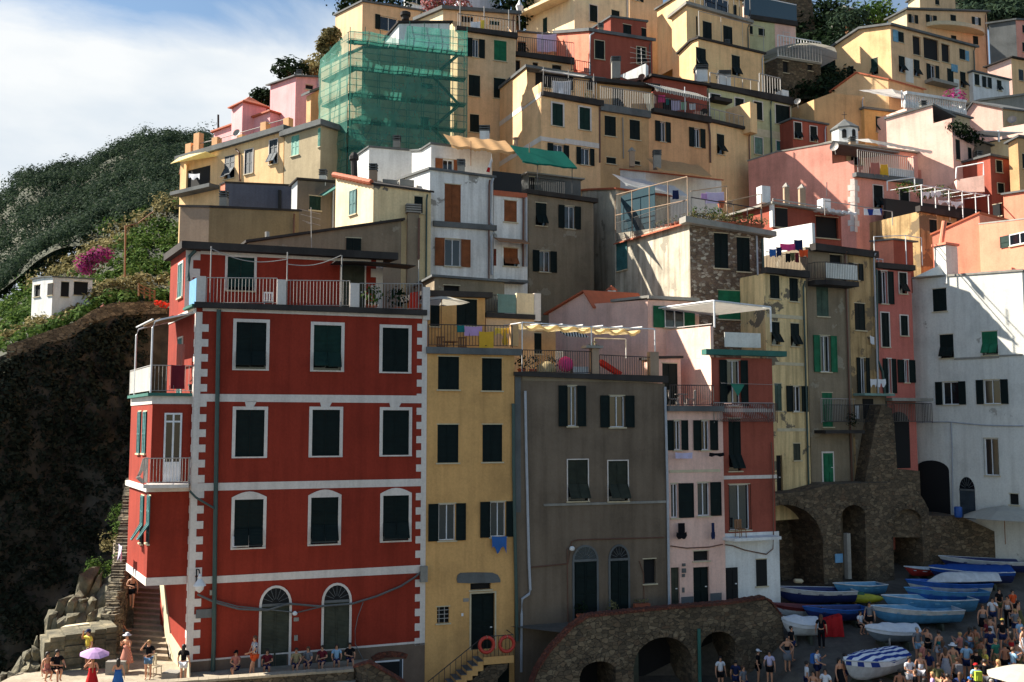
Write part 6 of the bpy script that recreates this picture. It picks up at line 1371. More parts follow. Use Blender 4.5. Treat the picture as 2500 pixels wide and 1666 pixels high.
def hairmesh(long=0):
 mb = MB(); prof = [(.082, -.02), (.094, .03), (.092, .075), (.07, .115), (.03, .138), (.005, .142)]; mb.lathe((0, .012, 1.60), prof, 12)
 for v in mb.v:
  if v.y < -.03 and v.z < 1.655: v.y = -.03 - (v.y + .03) * .1
  v.y *= 1.08
 if long:
  i0 = len(mb.v); rows = [(.085, 1.66), (.092, 1.58), (.088, 1.48), (.08, 1.38), (.05, 1.28 if long > 1 else 1.34)]
  for w, z in rows:
   for k in range(7): a = pi * k / 6; mb.v.append(V(w * cos(a), .035 + .075 * sin(a) + .01, z))
  for r in range(4):
   for k in range(6): mb.f.append((i0 + r * 7 + k, i0 + r * 7 + k + 1, i0 + r * 7 + 8 + k, i0 + r * 7 + 7 + k)); mb.m.append(0)
 me = bpy.data.meshes.new('hair'); me.from_pydata([tuple(v) for v in mb.v], [], mb.f); me.materials.append(M('hairdark')); me.polygons.foreach_set('use_smooth', [True] * len(mb.f)); return me
MESH = {}
def shared(k, fn):
 if k not in MESH: MESH[k] = fn()
 return MESH[k]
def facemesh():
 mb = MB(); mb.prism([V(0, -.112, 1.625), V(-.012, -.096, 1.585), V(.012, -.096, 1.585)], (0, .02, 0))
 for s in (-1, 1): mb.box((s * .03, -.092, 1.622), (.026, .012, .011)); mb.box((s * .082, 0, 1.60), (.016, .03, .05))
 mb.box((0, -.092, 1.548), (.042, .012, .010)); me = bpy.data.meshes.new('face'); me.from_pydata([tuple(v) for v in mb.v], [], mb.f); me.materials.append(M('hairbrown')); return me
def child(root, me, mat, name, loc=(0, 0, 0)):
 o = bpy.data.objects.new(name, me); COL.objects.link(o); o.parent = root; o.location = loc
 o.material_slots[0].link = 'OBJECT'; o.material_slots[0].material = M(mat); return o
def person(loc, label, face=0, h=1.72, arms=('down', 'down'), legs=('stand', 'stand'), top='cl_white', bot='cl_navy', hair='hairdark', long=0, skin='skin', hat=None, dress=None, sit=0, sleeves=True, bag=None, long_trousers=False, group=None, skirt=None):
 r = thing('person', label, 'person', loc, group); r.rotation_euler = (0, 0, face); s = h / 1.74; r.scale = (s, s, s)
 B = body((arms[0], arms[1], legs[0], legs[1], sit)); dz = B['dz']
 child(r, B['body'], skin, 'body'); child(r, shared('face', facemesh), 'hairbrown' if hair != 'hairdark' else 'hairdark', 'face', (0, 0, dz))
 child(r, shared(('hair', long), lambda: hairmesh(long)), hair, 'hair', (0, 0, dz))
 if top: child(r, B['shirt' if sleeves else 'top'], top, 'shirt')
 if dress:
  child(r, B['top'], dress, 'top'); child(r, shared('dress', lambda: lathe_mesh('dress', [(.30, .42), (.25, .7), (.19, .92), (.15, 1.1), (.155, 1.2)], 16, wob=.08)), dress, 'dress', (0, 0, dz))
 elif skirt: child(r, shared('skirt', lambda: lathe_mesh('skirt', [(.235, .58), (.21, .8), (.165, 1.0), (.15, 1.04)], 14, wob=.07)), skirt, 'skirt', (0, 0, dz))
 elif bot: child(r, B['trousers' if long_trousers else 'shorts'], bot, 'trousers' if long_trousers else 'shorts')
 if hat:
  kind, mat = hat
  if kind == 'sun': child(r, shared('sunhat', lambda: lathe_mesh('sun_hat', [(.2, 1.66), (.205, 1.675), (.105, 1.69), (.1, 1.76), (.06, 1.79), (.005, 1.795)], 16)), mat, 'sun_hat', (0, 0, dz))
  else:
   def cap():
    mb = MB(); mb.lathe((0, .005, 0), [(.1, 1.655), (.1, 1.69), (.075, 1.745), (.005, 1.765)], 12); mb.hexa([V(-.07, -.09, 1.655), V(.07, -.09, 1.655), V(.05, -.19, 1.645), V(-.05, -.19, 1.645), V(-.07, -.09, 1.668), V(.07, -.09, 1.668), V(.05, -.19, 1.655), V(-.05, -.19, 1.655)])
    me = bpy.data.meshes.new('cap'); me.from_pydata([tuple(v) for v in mb.v], [], mb.f); me.materials.append(M('skin')); return me
   child(r, shared('cap', cap), mat, 'cap', (0, 0, dz))
 if bag:
  def bg():
   mb = MB(); mb.box((0, .2, 1.22), (.3, .16, .42)); mb.box((0, .29, 1.15), (.2, .06, .2)); mb.tube([V(-.12, .13, 1.42), V(-.13, -.1, 1.4), V(-.13, -.12, 1.15), V(-.12, .12, 1.05)], .018, 5); mb.tube([V(.12, .13, 1.42), V(.13, -.1, 1.4), V(.13, -.12, 1.15), V(.12, .12, 1.05)], .018, 5)
   me = bpy.data.meshes.new('backpack'); me.from_pydata([tuple(v) for v in mb.v], [], mb.f); me.materials.append(M('skin')); return me
  child(r, shared('backpack', bg), bag, 'backpack', (0, 0, dz))
 return r
def head_on(x, y, zf, h):           # where a person of height h on the ground zf(Y) shows the head at this pixel
 a, b = ray(x, y); best = None
 for k in range(600):
  D = 36 + k * .06; e = abs(b * D - (zf(D, a * D) + h))
  if best is None or e < best[0]: best = (e, D)
 D = best[1]; return Vector((a * D, D, zf(D, a * D)))
def headz(x, y, z, h):
 a, b = ray(x, y); D = (z + h) / b; return Vector((a * D, D, z))
view('c5'); Z = ZTR
person(on_z(1575, 655, -9.15), 'woman in black bikini top and dark shorts walking down the stairs', .25, 1.66, ('down', 'cross'), ('step', 'back'), 'cl_black', 'cl_black', 'hairdark', 1, sleeves=False)
person(on_z(1455, 1165, Z), 'child in blue sleeveless top and blue shorts at the foot of the stairs, turned away', 2.6, 1.45, ('down', 'fwd'), ('stand', 'step'), 'cl_denim', 'cl_denim', 'hairbrown', sleeves=False)
person(headz(1060, 915, Z, 1.8), 'man in dark cap and yellow and red shirt drinking from a bottle', -.6, 1.8, ('down', 'up'), top='cl_yellow', bot='cl_khaki', hat=('cap', 'cl_navy'))
REDP = headz(1110, 1240, Z, 1.55); person(REDP, 'girl in red dress under the lilac umbrella', .4, 1.55, ('fwd', 'up'), top=None, dress='cl_red', hair='hairdark', long=1)
person(on_z(660, 1540, -10.62) + V(0, .1, .0), 'young man in black and white T-shirt sitting on the sunlit ledge', .8, 1.7, ('fwd', 'cross'), ('bent', 'sit'), 'cl_black', 'cl_black', sit=1)
person(on_z(545, 1545, -10.62) + V(0, .1, .0), 'woman with black hair and pink skirt sitting on the sunlit ledge', 1.0, 1.6, ('fwd', 'down'), ('bent', 'bent'), 'cl_rose', 'cl_rose', 'hairdark', 1, sit=1, sleeves=False)
person(headz(1525, 955, Z, 1.72), 'woman in white sun hat and rose print dress looking at her phone', -.3, 1.68, ('phone', 'phone'), top=None, dress='cl_roseprint', hair='hairbrown', hat=('sun', 'cl_white'))
person(headz(1785, 1042, Z, 1.68), 'woman in black T-shirt and denim shorts holding a hand to her face', .1, 1.68, ('cross', 'up'), top='cl_black', bot='cl_denim', hair='hairblond')
person(headz(2205, 1085, Z, 1.68), 'woman with long dark hair, black top and white shorts seen from behind', pi - .1, 1.66, ('down', 'down'), top='cl_black', bot='cl_white', long=2)
person(headz(1420, 1262, Z, 1.5), 'girl in bright blue sun dress with dark hair seen from behind', pi + .3, 1.5, ('fwd', 'down'), top=None, dress='cl_blue', long=1)
view('c4')
person(headz(1150, 362, Z, 1.8), 'man in white patterned shirt and red orange shorts behind the parapet', -1.0, 1.8, ('fwd', 'cross'), ('step', 'stand'), 'cl_floral', 'cl_orange', 'hairbrown')
SEAT = [(985, 572, 'cl_rose', 'hairdark', ('cap', 'cl_black'), 'seated woman in pink patterned top and dark cap against the red house'), (1255, 600, 'cl_maroon', 'hairdark', None, 'seated woman bending forward by the first arched door'), (1510, 518, 'cl_khaki', 'hairdark', None, 'seated woman in beige top between the two arched doors'),
  (1612, 530, 'cl_grey', 'hairbrown', None, 'seated man in grey top next to the woman in beige'), (1735, 520, 'cl_maroon', 'hairdark', None, 'seated woman in dark red top left of the second arched door'), (1860, 520, 'cl_sky', 'hairdark', None, 'seated man in pale blue shirt before the second arched door'), (1975, 500, 'cl_black', 'hairdark', None, 'seated woman in black top at the right end of the row')]
for k, (x, y, c_, hr, ht, lb) in enumerate(SEAT): a_, b_ = ray(x, y); person(V(a_ * (43.2 + k * .25), 43.2 + k * .25, Z - .12), lb, RN.uniform(-.5, .5), 1.56, (('fwd', 'cross'), ('cross', 'fwd'), ('fwd', 'fwd'))[k % 3], ('bent', 'bent') if k % 2 else ('sit', 'bent'), c_, 'cl_navy', hr, k % 2, hat=ht, sit=1, group='people sitting along the red house')
GRP = 'crowd on the harbour slip'
CROWD = [('c2', 155, 730, 'woman in black top and pale skirt with hand on hip near the wall end', dict(top='cl_black', skirt='cl_grey', arms=('hip', 'hip'), sleeves=False)), ('c2', 195, 640, 'man in dark T-shirt behind the woman in pale skirt', dict(top='cl_black', bot='cl_navy', face=.8)),
 ('c2', 470, 530, 'long haired woman in black dress standing alone on the slip', dict(top='cl_black', bot='cl_black', long=2, face=2.8, long_trousers=True, hair='hairbrown')), ('c2', 435, 840, 'woman in white top with blue bag on her back', dict(top='cl_white', bot='cl_navy', bag='cl_blue', face=.9, arms=('phone', 'fwd'))),
 ('c2', 340, 960, 'dark haired person in white T-shirt seen from the side', dict(top='cl_white', bot='cl_navy', face=1.4)), ('c2', 400, 1050, 'girl in white vest at the bottom edge', dict(top='cl_white', skirt='cl_white', sleeves=False, long=1)), ('c2', 510, 1030, 'man in white polo shirt at the bottom edge', dict(top='cl_white', bot='cl_khaki', face=-.6)),
 ('c2', 640, 930, 'woman in black beach dress left of the striped boat', dict(top=None, dress='cl_black', face=.6, long=1)), ('c2', 692, 890, 'bare chested tanned man behind the woman in black beach dress', dict(top=None, bot='cl_navy', skin='tanskin', face=1.0)),
 ('c3', 2165, 575, 'woman in grey white T-shirt and black shorts pointing left', dict(top='cl_palelilac', bot='cl_black', arms=('down', 'fwd'), face=-.4)), ('c3', 1732, 622, 'man in white T-shirt in front of the dark arch', dict(top='cl_white', bot='cl_black', face=.2)), ('c3', 1868, 655, 'man in navy T-shirt beside the dark arch', dict(top='cl_navy', bot='cl_navy', face=2.6)), ('c3', 1935, 705, 'woman in grey T-shirt at the bottom edge right of the dark arch', dict(top='cl_grey', bot='cl_navy', face=.7, hair='hairbrown')), ('c3', 2065, 563, 'person in white cap and dark top by the wall', dict(top='cl_black', bot='cl_black', hat=('cap', 'cl_white'), face=1.2)),
 ('c2', 918, 412, 'man in grey T-shirt and dark shorts leaning on the light blue boat', dict(top='cl_grey', bot='cl_black', face=-.5, legs=('step', 'stand'))), ('c2', 1362, 652, 'grey haired man in pale shirt and sky blue shorts', dict(top='cl_grey', bot='cl_sky', hair='hairgrey', face=.3)), ('c2', 1455, 650, 'woman in black top lifting a camera', dict(top='cl_black', bot='cl_black', arms=('phone', 'up'), sleeves=False)),
 ('c2', 1412, 785, 'older woman in pink top with grey hair', dict(top='cl_rose', bot='cl_khaki', hair='hairgrey', face=.8)), ('c2', 1390, 890, 'woman in white vest and white shorts in front of the pink top woman', dict(top='cl_white', bot='cl_white', sleeves=False, hair='hairblond', face=2.9)), ('c2', 1472, 862, 'man in dark blue T-shirt behind the white vest woman', dict(top='cl_navy', bot='cl_khaki', face=-1.2, skin='tanskin')),
 ('c2', 1288, 920, 'man in white T-shirt right of the striped boat', dict(top='cl_white', bot='cl_white', face=.2, arms=('cross', 'cross'))), ('c2', 1200, 1035, 'bare shouldered person at the bottom edge by the striped boat', dict(top=None, bot='cl_maroon', face=2.8, skin='tanskin')), ('c2', 1622, 835, 'woman in long floral print dress with her back turned', dict(top=None, dress='cl_floral', face=2.6, hair='hairbrown', long=1)),
 ('c2', 1690, 805, 'woman in wide white straw hat', dict(top=None, dress='cl_khaki', hat=('sun', 'cl_white'), face=2.9)), ('c2', 1728, 925, 'red haired woman in black top with silver backpack', dict(top='cl_black', bot='cl_black', bag='cl_grey', hair='hairbrown', face=pi, sleeves=False)), ('c2', 1815, 790, 'man in light blue shirt seen from behind', dict(top='cl_sky', bot='cl_navy', face=pi - .2, h=1.8)),
 ('c2', 1910, 855, 'person in black T-shirt behind the red cap', dict(top='cl_black', bot='cl_black', face=2.4)), ('c2', 1905, 985, 'person in red and white cap with lime green backpack', dict(top='cl_sky', bot='cl_navy', bag='cl_lime', hat=('cap', 'cl_red'), face=pi)), ('c2', 1985, 945, 'tall man in black T-shirt right of the lime backpack', dict(top='cl_black', bot='cl_grey', face=2.7)),
 ('c2', 2035, 655, 'man in navy shirt and dark trousers with back turned', dict(top='cl_navy', bot='cl_navy', long_trousers=True, face=pi, h=1.8)), ('c2', 2035, 545, 'woman in white sleeveless dress in the crowd', dict(top=None, dress='cl_white', face=2.5)), ('c2', 2148, 572, 'person in black T-shirt with yellow cap', dict(top='cl_black', bot='cl_navy', hat=('cap', 'cl_yellow'), face=2.9)),
 ('c2', 2058, 372, 'man in white T-shirt with shoulder strap walking towards the boats', dict(top='cl_white', bot='cl_navy', arms=('phone', 'down'), legs=('step', 'back'))), ('c2', 2195, 360, 'woman in white vest and black trousers', dict(top='cl_white', bot='cl_black', long_trousers=True, sleeves=False)), ('c2', 1968, 440, 'woman in pale grey top and dark skirt by the boat stern', dict(top='cl_grey', skirt='cl_black', sleeves=False, hair='hairbrown')),
 ('c2', 1955, 750, 'tanned woman in brown dress', dict(top=None, dress='cl_olive', skin='tanskin', face=1.8)), ('c2', 2170, 800, 'bare backed man in black swim shorts walking away', dict(top=None, bot='cl_black', face=pi, legs=('step', 'back'), skin='tanskin')), ('c2', 2310, 572, 'blond woman in pale blue top at the right edge', dict(top='cl_sky', bot='cl_white', hair='hairblond', face=.5)), ('c2', 2340, 650, 'woman in white shirt dress at the right edge', dict(top=None, dress='cl_white', face=.7, hair='hairbrown')),
 ('c2', 1845, 1112, 'child in blue cap at the bottom edge', dict(top='cl_orange', bot='cl_navy', hat=('cap', 'cl_blue'), h=1.35)), ('c2', 2155, 1120, 'person in white cap at the bottom edge', dict(top='cl_white', bot='cl_navy', hat=('cap', 'cl_white'))), ('c2', 2050, 1130, 'bald man in pale shirt at the bottom edge', dict(top='cl_mint', bot='cl_khaki', hair='hairgrey')), ('c2', 2245, 300, 'man in orange T-shirt in the shade by the navy boat', dict(top='cl_orange', bot='cl_black')), ('c2', 2120, 290, 'dark clothed man in the shade by the white boat', dict(top='cl_black', bot='cl_olive', face=.4)), ('c2', 2300, 400, 'woman in olive dress in the shade near the umbrella', dict(top=None, dress='cl_olive', face=.9)), ('c2', 1900, 640, 'tanned woman in beige vest in the crowd', dict(top='cl_khaki', bot='cl_khaki', sleeves=False, face=2.1, skin='tanskin')), ('c2', 1025, 1130, 'dark haired child at the bottom edge below the striped boat', dict(top='cl_navy', bot='cl_navy', h=1.4))]
for v_, x, y, lb, kw_ in CROWD:
 view(v_); kw_ = dict(kw_); kw_.setdefault('face', RN.uniform(-.8, .8)); kw_.setdefault('h', 1.7); kw_['group'] = GRP
 person(head_on(x, y, zg, kw_['h'] * 1.0), lb, **kw_)
CN = dict(cl_teal='teal', cl_white='white', cl_black='black', cl_pink='pink', cl_sky='pale blue', cl_olive='olive', cl_rose='rose', cl_navy='navy', cl_grey='grey', cl_khaki='beige', cl_lilac='lilac', cl_green='green', cl_red='red', cl_denim='denim', cl_orange='orange', cl_yellow='yellow', cl_maroon='maroon')
EXTRA = [(1560, 690, 'cl_teal', 'cl_white'), (1600, 760, 'cl_grey', 'cl_black'), (1755, 700, 'cl_rose', 'cl_navy'), (1850, 640, 'cl_white', 'cl_denim'), (1555, 960, 'cl_olive', 'cl_khaki'), (1500, 1060, 'cl_lilac', 'cl_white'), (1640, 1070, 'cl_white', 'cl_maroon'), (1760, 1080, 'cl_navy', 'cl_white'), (2085, 760, 'cl_green', 'cl_khaki'), (2230, 700, 'cl_red', 'cl_black'), (2250, 850, 'cl_sky', 'cl_denim'), (2110, 960, 'cl_khaki', 'cl_navy'), (2290, 780, 'cl_white', 'cl_olive'), (1995, 560, 'cl_maroon', 'cl_grey'), (2265, 470, 'cl_grey', 'cl_navy'), (1430, 1110, 'cl_orange', 'cl_black'), (1340, 1060, 'cl_black', 'cl_denim'), (1990, 840, 'cl_yellow', 'cl_grey')]
view('c2')
for k, (x, y, tp, bt) in enumerate(EXTRA): person(head_on(x, y, zg, 1.68), '%s in %s top and %s shorts packed in the harbour crowd' % (('man', 'woman')[k % 2], CN[tp], CN[bt]), RN.uniform(1.6, 4.4), RN.uniform(1.6, 1.78), (('down', 'fwd'), ('cross', 'down'), ('phone', 'phone'), ('hip', 'down'))[k % 4], (('stand', 'stand'), ('step', 'back'))[k % 2], tp, bt, ('hairdark', 'hairbrown', 'hairblond')[k % 3], k % 2, ('skin', 'tanskin')[k % 2], sleeves=k % 3 > 0, group=GRP)
view('c2'); person(head_on(835, 512, zg, 1.1), 'person crouching by the light blue boat in white and black', .5, 1.6, ('fwd', 'fwd'), ('bent', 'bent'), 'cl_white', 'cl_black', sit=1, group=GRP)
view('c7'); a = pathp(625); person(a + V(0, 1, -.3), 'distant walker in pink top on the cliff path', 0, 1.7, top='cl_rose', bot='cl_rose'); a = pathp(720); person(a + V(0, 1.4, -.6), 'distant bare chested walker on the cliff path', 0, 1.7, top=None, bot='cl_navy', skin='tanskin')
view('a6'); person(P3(255, 550, 79.5) + V(0, 0, -.2), 'distant person standing on the awning balcony at the left end', 0, 1.6, top='cl_rose', bot='cl_navy')
def parasol(name, label, base, h, r, mat, n=8, tilt=(0, 0), cat='umbrella', drop=.28, polemat='wood', group=None, pole0=0):
 b = Vector(base); t = thing(name, label, cat, b, group); ap = b + V(tilt[0], tilt[1], h); mb = MB(); mb.tube([b + V(0, 0, pole0), ap], .025, 6); mb.build('pole', polemat, t); c = MB(); ax = V(tilt[0], tilt[1], h).normalized()
 ux = ax.cross(V(0, 1, 0)).normalized(); uy = ax.cross(ux); i0 = 0; rings = [(0.02, 0), (.5, .35), (.8, .72), (1, 1.0)]
 for q, d in rings:
  for k in range(n * 2): w = pi * k / n; e = 1 if k % 2 == 0 else .95; c.v.append(ap + (ux * cos(w) + uy * sin(w)) * r * q * e - ax * (drop * r * d * (1 if k % 2 == 0 else .96)))
 N_ = n * 2
 for a in range(3):
  for k in range(N_): c.f.append((a * N_ + k, a * N_ + (k + 1) % N_, (a + 1) * N_ + (k + 1) % N_, (a + 1) * N_ + k)); c.m.append(0)
 c.build('canopy', mat, t); rb = MB()
 for k in range(n): w = pi * 2 * k / n; rb.tube([ap - ax * .12, ap + (ux * cos(w) + uy * sin(w)) * r - ax * (drop * r + .02)], .01, 4)
 rb.build('ribs', 'iron', t); return t
parasol('hand_umbrella', 'open lilac umbrella held over the girl in red dress', REDP + V(.1, -.2, .95), 1.0, .58, 'cl_lilac', tilt=(.12, -.1), drop=.42)
# ------------------------------------------------------------------ boats on the slip
def boat(label, p, ang, L, B=1.7, Hh=.75, hull='b_sky', strake='b_white', inside='b_inside', cover=None, group='boats on the slip', flip=False, motor=False, name='rowing_boat', cat='boat', low=None):
 t = thing(name, label, cat, p, group); c, s = cos(ang), sin(ang); p = Vector(p)
 def W_(x, y, z): return p + V(x * c - y * s, x * s + y * c, (Hh - z + .3) if flip else z + .22)
 n = 13; st = []
 for k in range(n):
  u = k / (n - 1); b = B / 2 * (sin(min(1, u * 1.65) * pi / 2) ** .75) * (1 - .22 * max(0, u - .6) / .4); b = max(b, .02)
  kz = .34 * max(0, 1 - u * 3.2) ** 2 + .04 * u; sh = Hh * (1 + .38 * (1 - u) ** 2.2 + .06 * u); x = L * (u - .5); st.append((x, b, kz, sh, u))
 def sec(q, f): x, b, kz, sh, u = q; return (x - (.12 * L * (1 - u) ** 6) * (f - .5) * 1.0, b * (f ** .55), kz + (sh - kz) * f ** 1.35)
 fs = [0, .12, .3, .55, .78]
 def skin(f0s, mat, nm, ins=0.0):
  mb = MB(); m = len(f0s)
  for sd in (1, -1):
   i0 = len(mb.v)
   for q in st:
    for f in f0s: x, y, z = sec(q, f); mb.v.append(W_(x, sd * max(0, y - ins), z + ins * .6))
   for k in range(n - 1):
    for j in range(m - 1): mb.f.append((i0 + k * m + j, i0 + k * m + j + 1, i0 + (k + 1) * m + j + 1, i0 + (k + 1) * m + j)); mb.m.append(0)
  return mb, m
 mb, m = skin(fs, hull, 'hull'); N2 = n * m
 mb.f.append(tuple((n - 1) * m + j for j in range(m)) + tuple(N2 + (n - 1) * m + j for j in reversed(range(m)))); mb.m.append(0)
 mb.build('hull', hull, t, smooth=False)
 mb, m = skin([.78, .9, 1.0], strake, 'strake'); N2 = n * m
 mb.f.append(tuple((n - 1) * m + j for j in range(m)) + tuple(N2 + (n - 1) * m + j for j in reversed(range(m)))); mb.m.append(0)
 mb.build('strake', strake, t)
 g = MB()
 for sd in (1, -1):
  q = [sec(x, 1.0) for x in st]; g.tube([W_(x, sd * y, z + .01) for x, y, z in q], .035, 5)
 q = sec(st[-1], 1.0); g.tube([W_(q[0], q[1], q[2]), W_(q[0], -q[1], q[2])], .035, 5); g.build('gunwale', strake if strake != hull else 'b_white', t)
 if cover:
  cv_ = MB(); m = 7
  for q in st:
   x, y, z = sec(q, 1.0)
   for j in range(m): a = -1 + 2 * j / (m - 1); cv_.v.append(W_(x, y * 1.03 * a, z + .03 + .32 * (1 - a * a) * (.35 + .65 * min(1, q[4] * 3)) + .03 * sin(x * 7 + j)))
  for k in range(n - 1):
   for j in range(m - 1): cv_.f.append((k * m + j, k * m + j + 1, (k + 1) * m + j + 1, (k + 1) * m + j)); cv_.m.append(0)
  for sd in (0, m - 1):
   i0 = len(cv_.v)
   for q in st: x, y, z = sec(q, .82); cv_.v.append(W_(x, (y + .05) * (-1 if sd == 0 else 1), z - .02))
   for k in range(n - 1): cv_.f.append((k * m + sd, (k + 1) * m + sd, i0 + k + 1, i0 + k)); cv_.m.append(0)
  cv_.build('tarpaulin', cover, t)
 elif not flip:
  mb, m = skin([.12, .4, .7, .99], inside, 'lining', .05); mb.build('lining', inside, t)
  fl = MB()
  for k in range(2, n - 1): a, b = sec(st[k], .3), sec(st[k + 1], .3); fl.poly([W_(a[0], a[1], .2), W_(b[0], b[1], .2), W_(b[0], -b[1], .2), W_(a[0], -a[1], .2)])
  fl.build('floor', 'b_grey', t)
  for u in (.3, .55, .8):
   k = int(u * (n - 1)); x, y, z = sec(st[k], .85); tw_ = MB(); tw_.hexa([W_(x - .14, -y, z - .05), W_(x + .14, -y, z - .05), W_(x + .14, y, z - .05), W_(x - .14, y, z - .05), W_(x - .14, -y, z), W_(x + .14, -y, z), W_(x + .14, y, z), W_(x - .14, y, z)]); tw_.build('thwart', inside, t)
  k = 2; dk = MB(); q = [sec(x, .97) for x in st[:4]]
  for a, b in zip(q, q[1:]): dk.poly([W_(a[0], a[1], a[2]), W_(b[0], b[1], b[2]), W_(b[0], -b[1], b[2]), W_(a[0], -a[1], a[2])])
  dk.build('foredeck', inside, t)
 if not flip:
  for u in (.28, .75):
   x = L * (u - .5); ch = MB(); ch.hexa([W_(x - .09, -.6, -.4), W_(x + .09, -.6, -.4), W_(x + .09, .6, -.4), W_(x - .09, .6, -.4), W_(x - .07, -.5, .06), W_(x + .07, -.5, .06), W_(x + .07, .5, .06), W_(x - .07, .5, .06)]); ch.build('chock', 'oldwood', t)
 return t
def gp(x, y):       # ground under a pixel of the slip
 a, b = ray(x, y); best = None
 for k in range(700):
  D = 38 + k * .05; e = abs(b * D - zg(D, a * D))
  if best is None or e < best[0]: best = (e, D)
 D = best[1]; return V(a * D, D, zg(D, a * D))
view('c2')
BT = [((1360, 660), .12, 4.7, 'b_sky', 'b_white', 'b_inside', None, 'large light blue boat with pale rubbing strip and benches, nearest of the blue row'), ((1480, 560), .12, 4.9, 'b_sky', 'b_sky', 'b_inside', None, 'second light blue boat just behind the nearest blue boat'),
      ((1640, 480), .1, 4.4, 'b_blue', 'b_sky', 'b_blue', None, 'mid blue boat with dark seats, third of the blue row'), ((1660, 405), .1, 4.6, 'b_white', 'b_blue', 'b_blue', None, 'royal blue boat with white lower hull behind the mid blue boat'),
      ((1870, 285), .05, 4.6, 'b_navy', 'b_navy', 'b_navy', 'tarp_blue', 'navy boat covered with a blue tarpaulin'), ((430, 470), .1, 4.3, 'b_navy', 'b_white', 'b_navy', None, 'dark boat with wide white gunwale beside the white house corner'),
      ((830, 400), .35, 3.2, 'b_sky', 'b_sky', 'b_inside', None, 'light blue boat pulled up under the small arches'), ((620, 640), .25, 3.6, 'b_navy', 'b_blue', 'b_navy', None, 'dark blue boat behind the red tarpaulin bundle'), ((250, 600), -.1, 2.6, 'b_white', 'b_maroon', 'b_maroon', None, 'small white boat with maroon inside by the white house corner'),
      ((1140, 830), .1, 2.6, 'b_grey', 'b_grey', 'b_grey', 'tarp_white', 'grey covered dinghy in front of the nearest blue boat')]
for q, a, L_, hu, stq, ins, cov, lb in BT: boat(lb, gp(*q), a, L_, 1.75 * (L_ / 4.6) ** .7, .72 * (L_ / 4.6) ** .5, hu, stq, ins, cov)
boat('boat under a blue and white striped cover at the bottom centre of the slip', gp(960, 1165), .62, 4.0, 1.8, .8, 'b_white', 'b_white', 'b_white', 'stripes_blue')
boat('white upturned boat lying on the royal blue boat', gp(1820, 400) + V(0, .3, .85), .02, 3.9, 1.3, .42, 'b_white', 'b_white', flip=True)
boat('small boat under white canvas cover by the wall end', gp(285, 770), -.1, 1.7, 1.3, .6, 'b_white', 'b_white', 'b_white', 'tarp_white')
view('c1')
boat('red boat with white band and pink lower hull, farthest up the slip', gp(2060, 1290), .0, 4.6, 1.7, .85, 'b_pink', 'b_red', 'b_grey', None)
boat('navy boat with pale gunwale between the red boat and the tarpaulin boat', gp(1980, 1400), -.12, 4.8, 1.7, .7, 'b_navy', 'b_white', 'b_navy', None)
boat('small red dinghy with white seats beside the arches', gp(1370, 1440), .1, 1.9, 1.1, .45, 'b_red', 'b_red', 'b_white', None)
view('c2'); p = gp(850, 450); t = thing('kayak', 'yellow and green kayak between the boats', 'kayak', p, 'boats on the slip'); mb = MB()
mb.tube([p + V(-1.2, .35, .42), p + V(-.9, .25, .42), p + V(-.3, .08, .4), p + V(.4, -.12, .4), p + V(.9, -.26, .42), p + V(1.2, -.36, .46)], [.03, .18, .27, .27, .17, .03], 10); mb.build('hull', 'b_yellow', t, smooth=True); mb = MB(); mb.tube([p + V(-.35, .1, .6), p + V(.15, -.04, .6)], .16, 10); mb.build('cockpit', 'b_green', t)
for q in (V(-.4, .1, .08), V(.5, -.15, .08)): mb = MB(); mb.box(p + q, (.12, .6, .16)); mb.build('chock', 'wood', t)
p = gp(550, 735); t = thing('tarpaulin_bundle', 'upright red tarpaulin bundle beside the black dressed woman', 'tarpaulin', p); mb = MB()
for k in range(9):
 a = k / 8; mb.hexa([p + V(-.65 + a * 1.2, -.2 + .05 * sin(k * 2), 0), p + V(-.65 + a * 1.2 + .15, -.2 + .05 * sin(k * 2 + 1), 0), p + V(-.65 + a * 1.2 + .15, .4, 0), p + V(-.65 + a * 1.2, .4, 0), p + V(-.6 + a * 1.1, -.12, .75 + .3 * a - .08 * (k % 2)), p + V(-.6 + a * 1.1 + .14, -.12, .77 + .3 * a), p + V(-.6 + a * 1.1 + .14, .3, .8 + .3 * a), p + V(-.6 + a * 1.1, .3, .78 + .3 * a)])
mb.build('folds', 'cl_red', t)
view('c2'); p = gp(275, 400) + V(0, .2, 1.05); mb = MB(); mb.tube([p + V(-.28, 0, .0), p + V(-.2, 0, 0), p + V(.2, .03, -.02), p + V(.3, .04, -.03)], [.05, .13, .13, .04], 9); tag(mb.build('fender', 'stonetrim', at=p), 'cream fender lying on the dark boat with white gunwale', 'fender')
view('c2'); p = gp(1110, 860); t = thing('bollard_light', 'slim white topped post lamp on the slip', 'lamp', p); mb = MB(); mb.tube([p, p + V(0, 0, .75)], .05, 7); mb.build('post', 'ironlight', t); mb = MB(); mb.lathe(p + V(0, 0, .75), [(.05, 0), (.14, .04), (.13, .12), (.03, .17)], 10); mb.build('lamp_head', 'whitemetal', t)
view('c1'); p = P3(2170, 1000, 59); parasol('parasol', 'large grey white parasol over the restaurant corner in the shade', V(p.x, p.y, p.z - .6), P3(2170, 722, 59).z - p.z + .6, 2.5, 'parasol', 4, drop=.3, group='parasols of the harbour')
view('c2'); p = P3(2400, 1180, 42); parasol('parasol', 'sunlit cream parasol at the bottom right corner', V(p.x, p.y, zg(42)), P3(2400, 1000, 42).z - zg(42), 1.7, 'parasol', 8, drop=.3, group='parasols of the harbour')
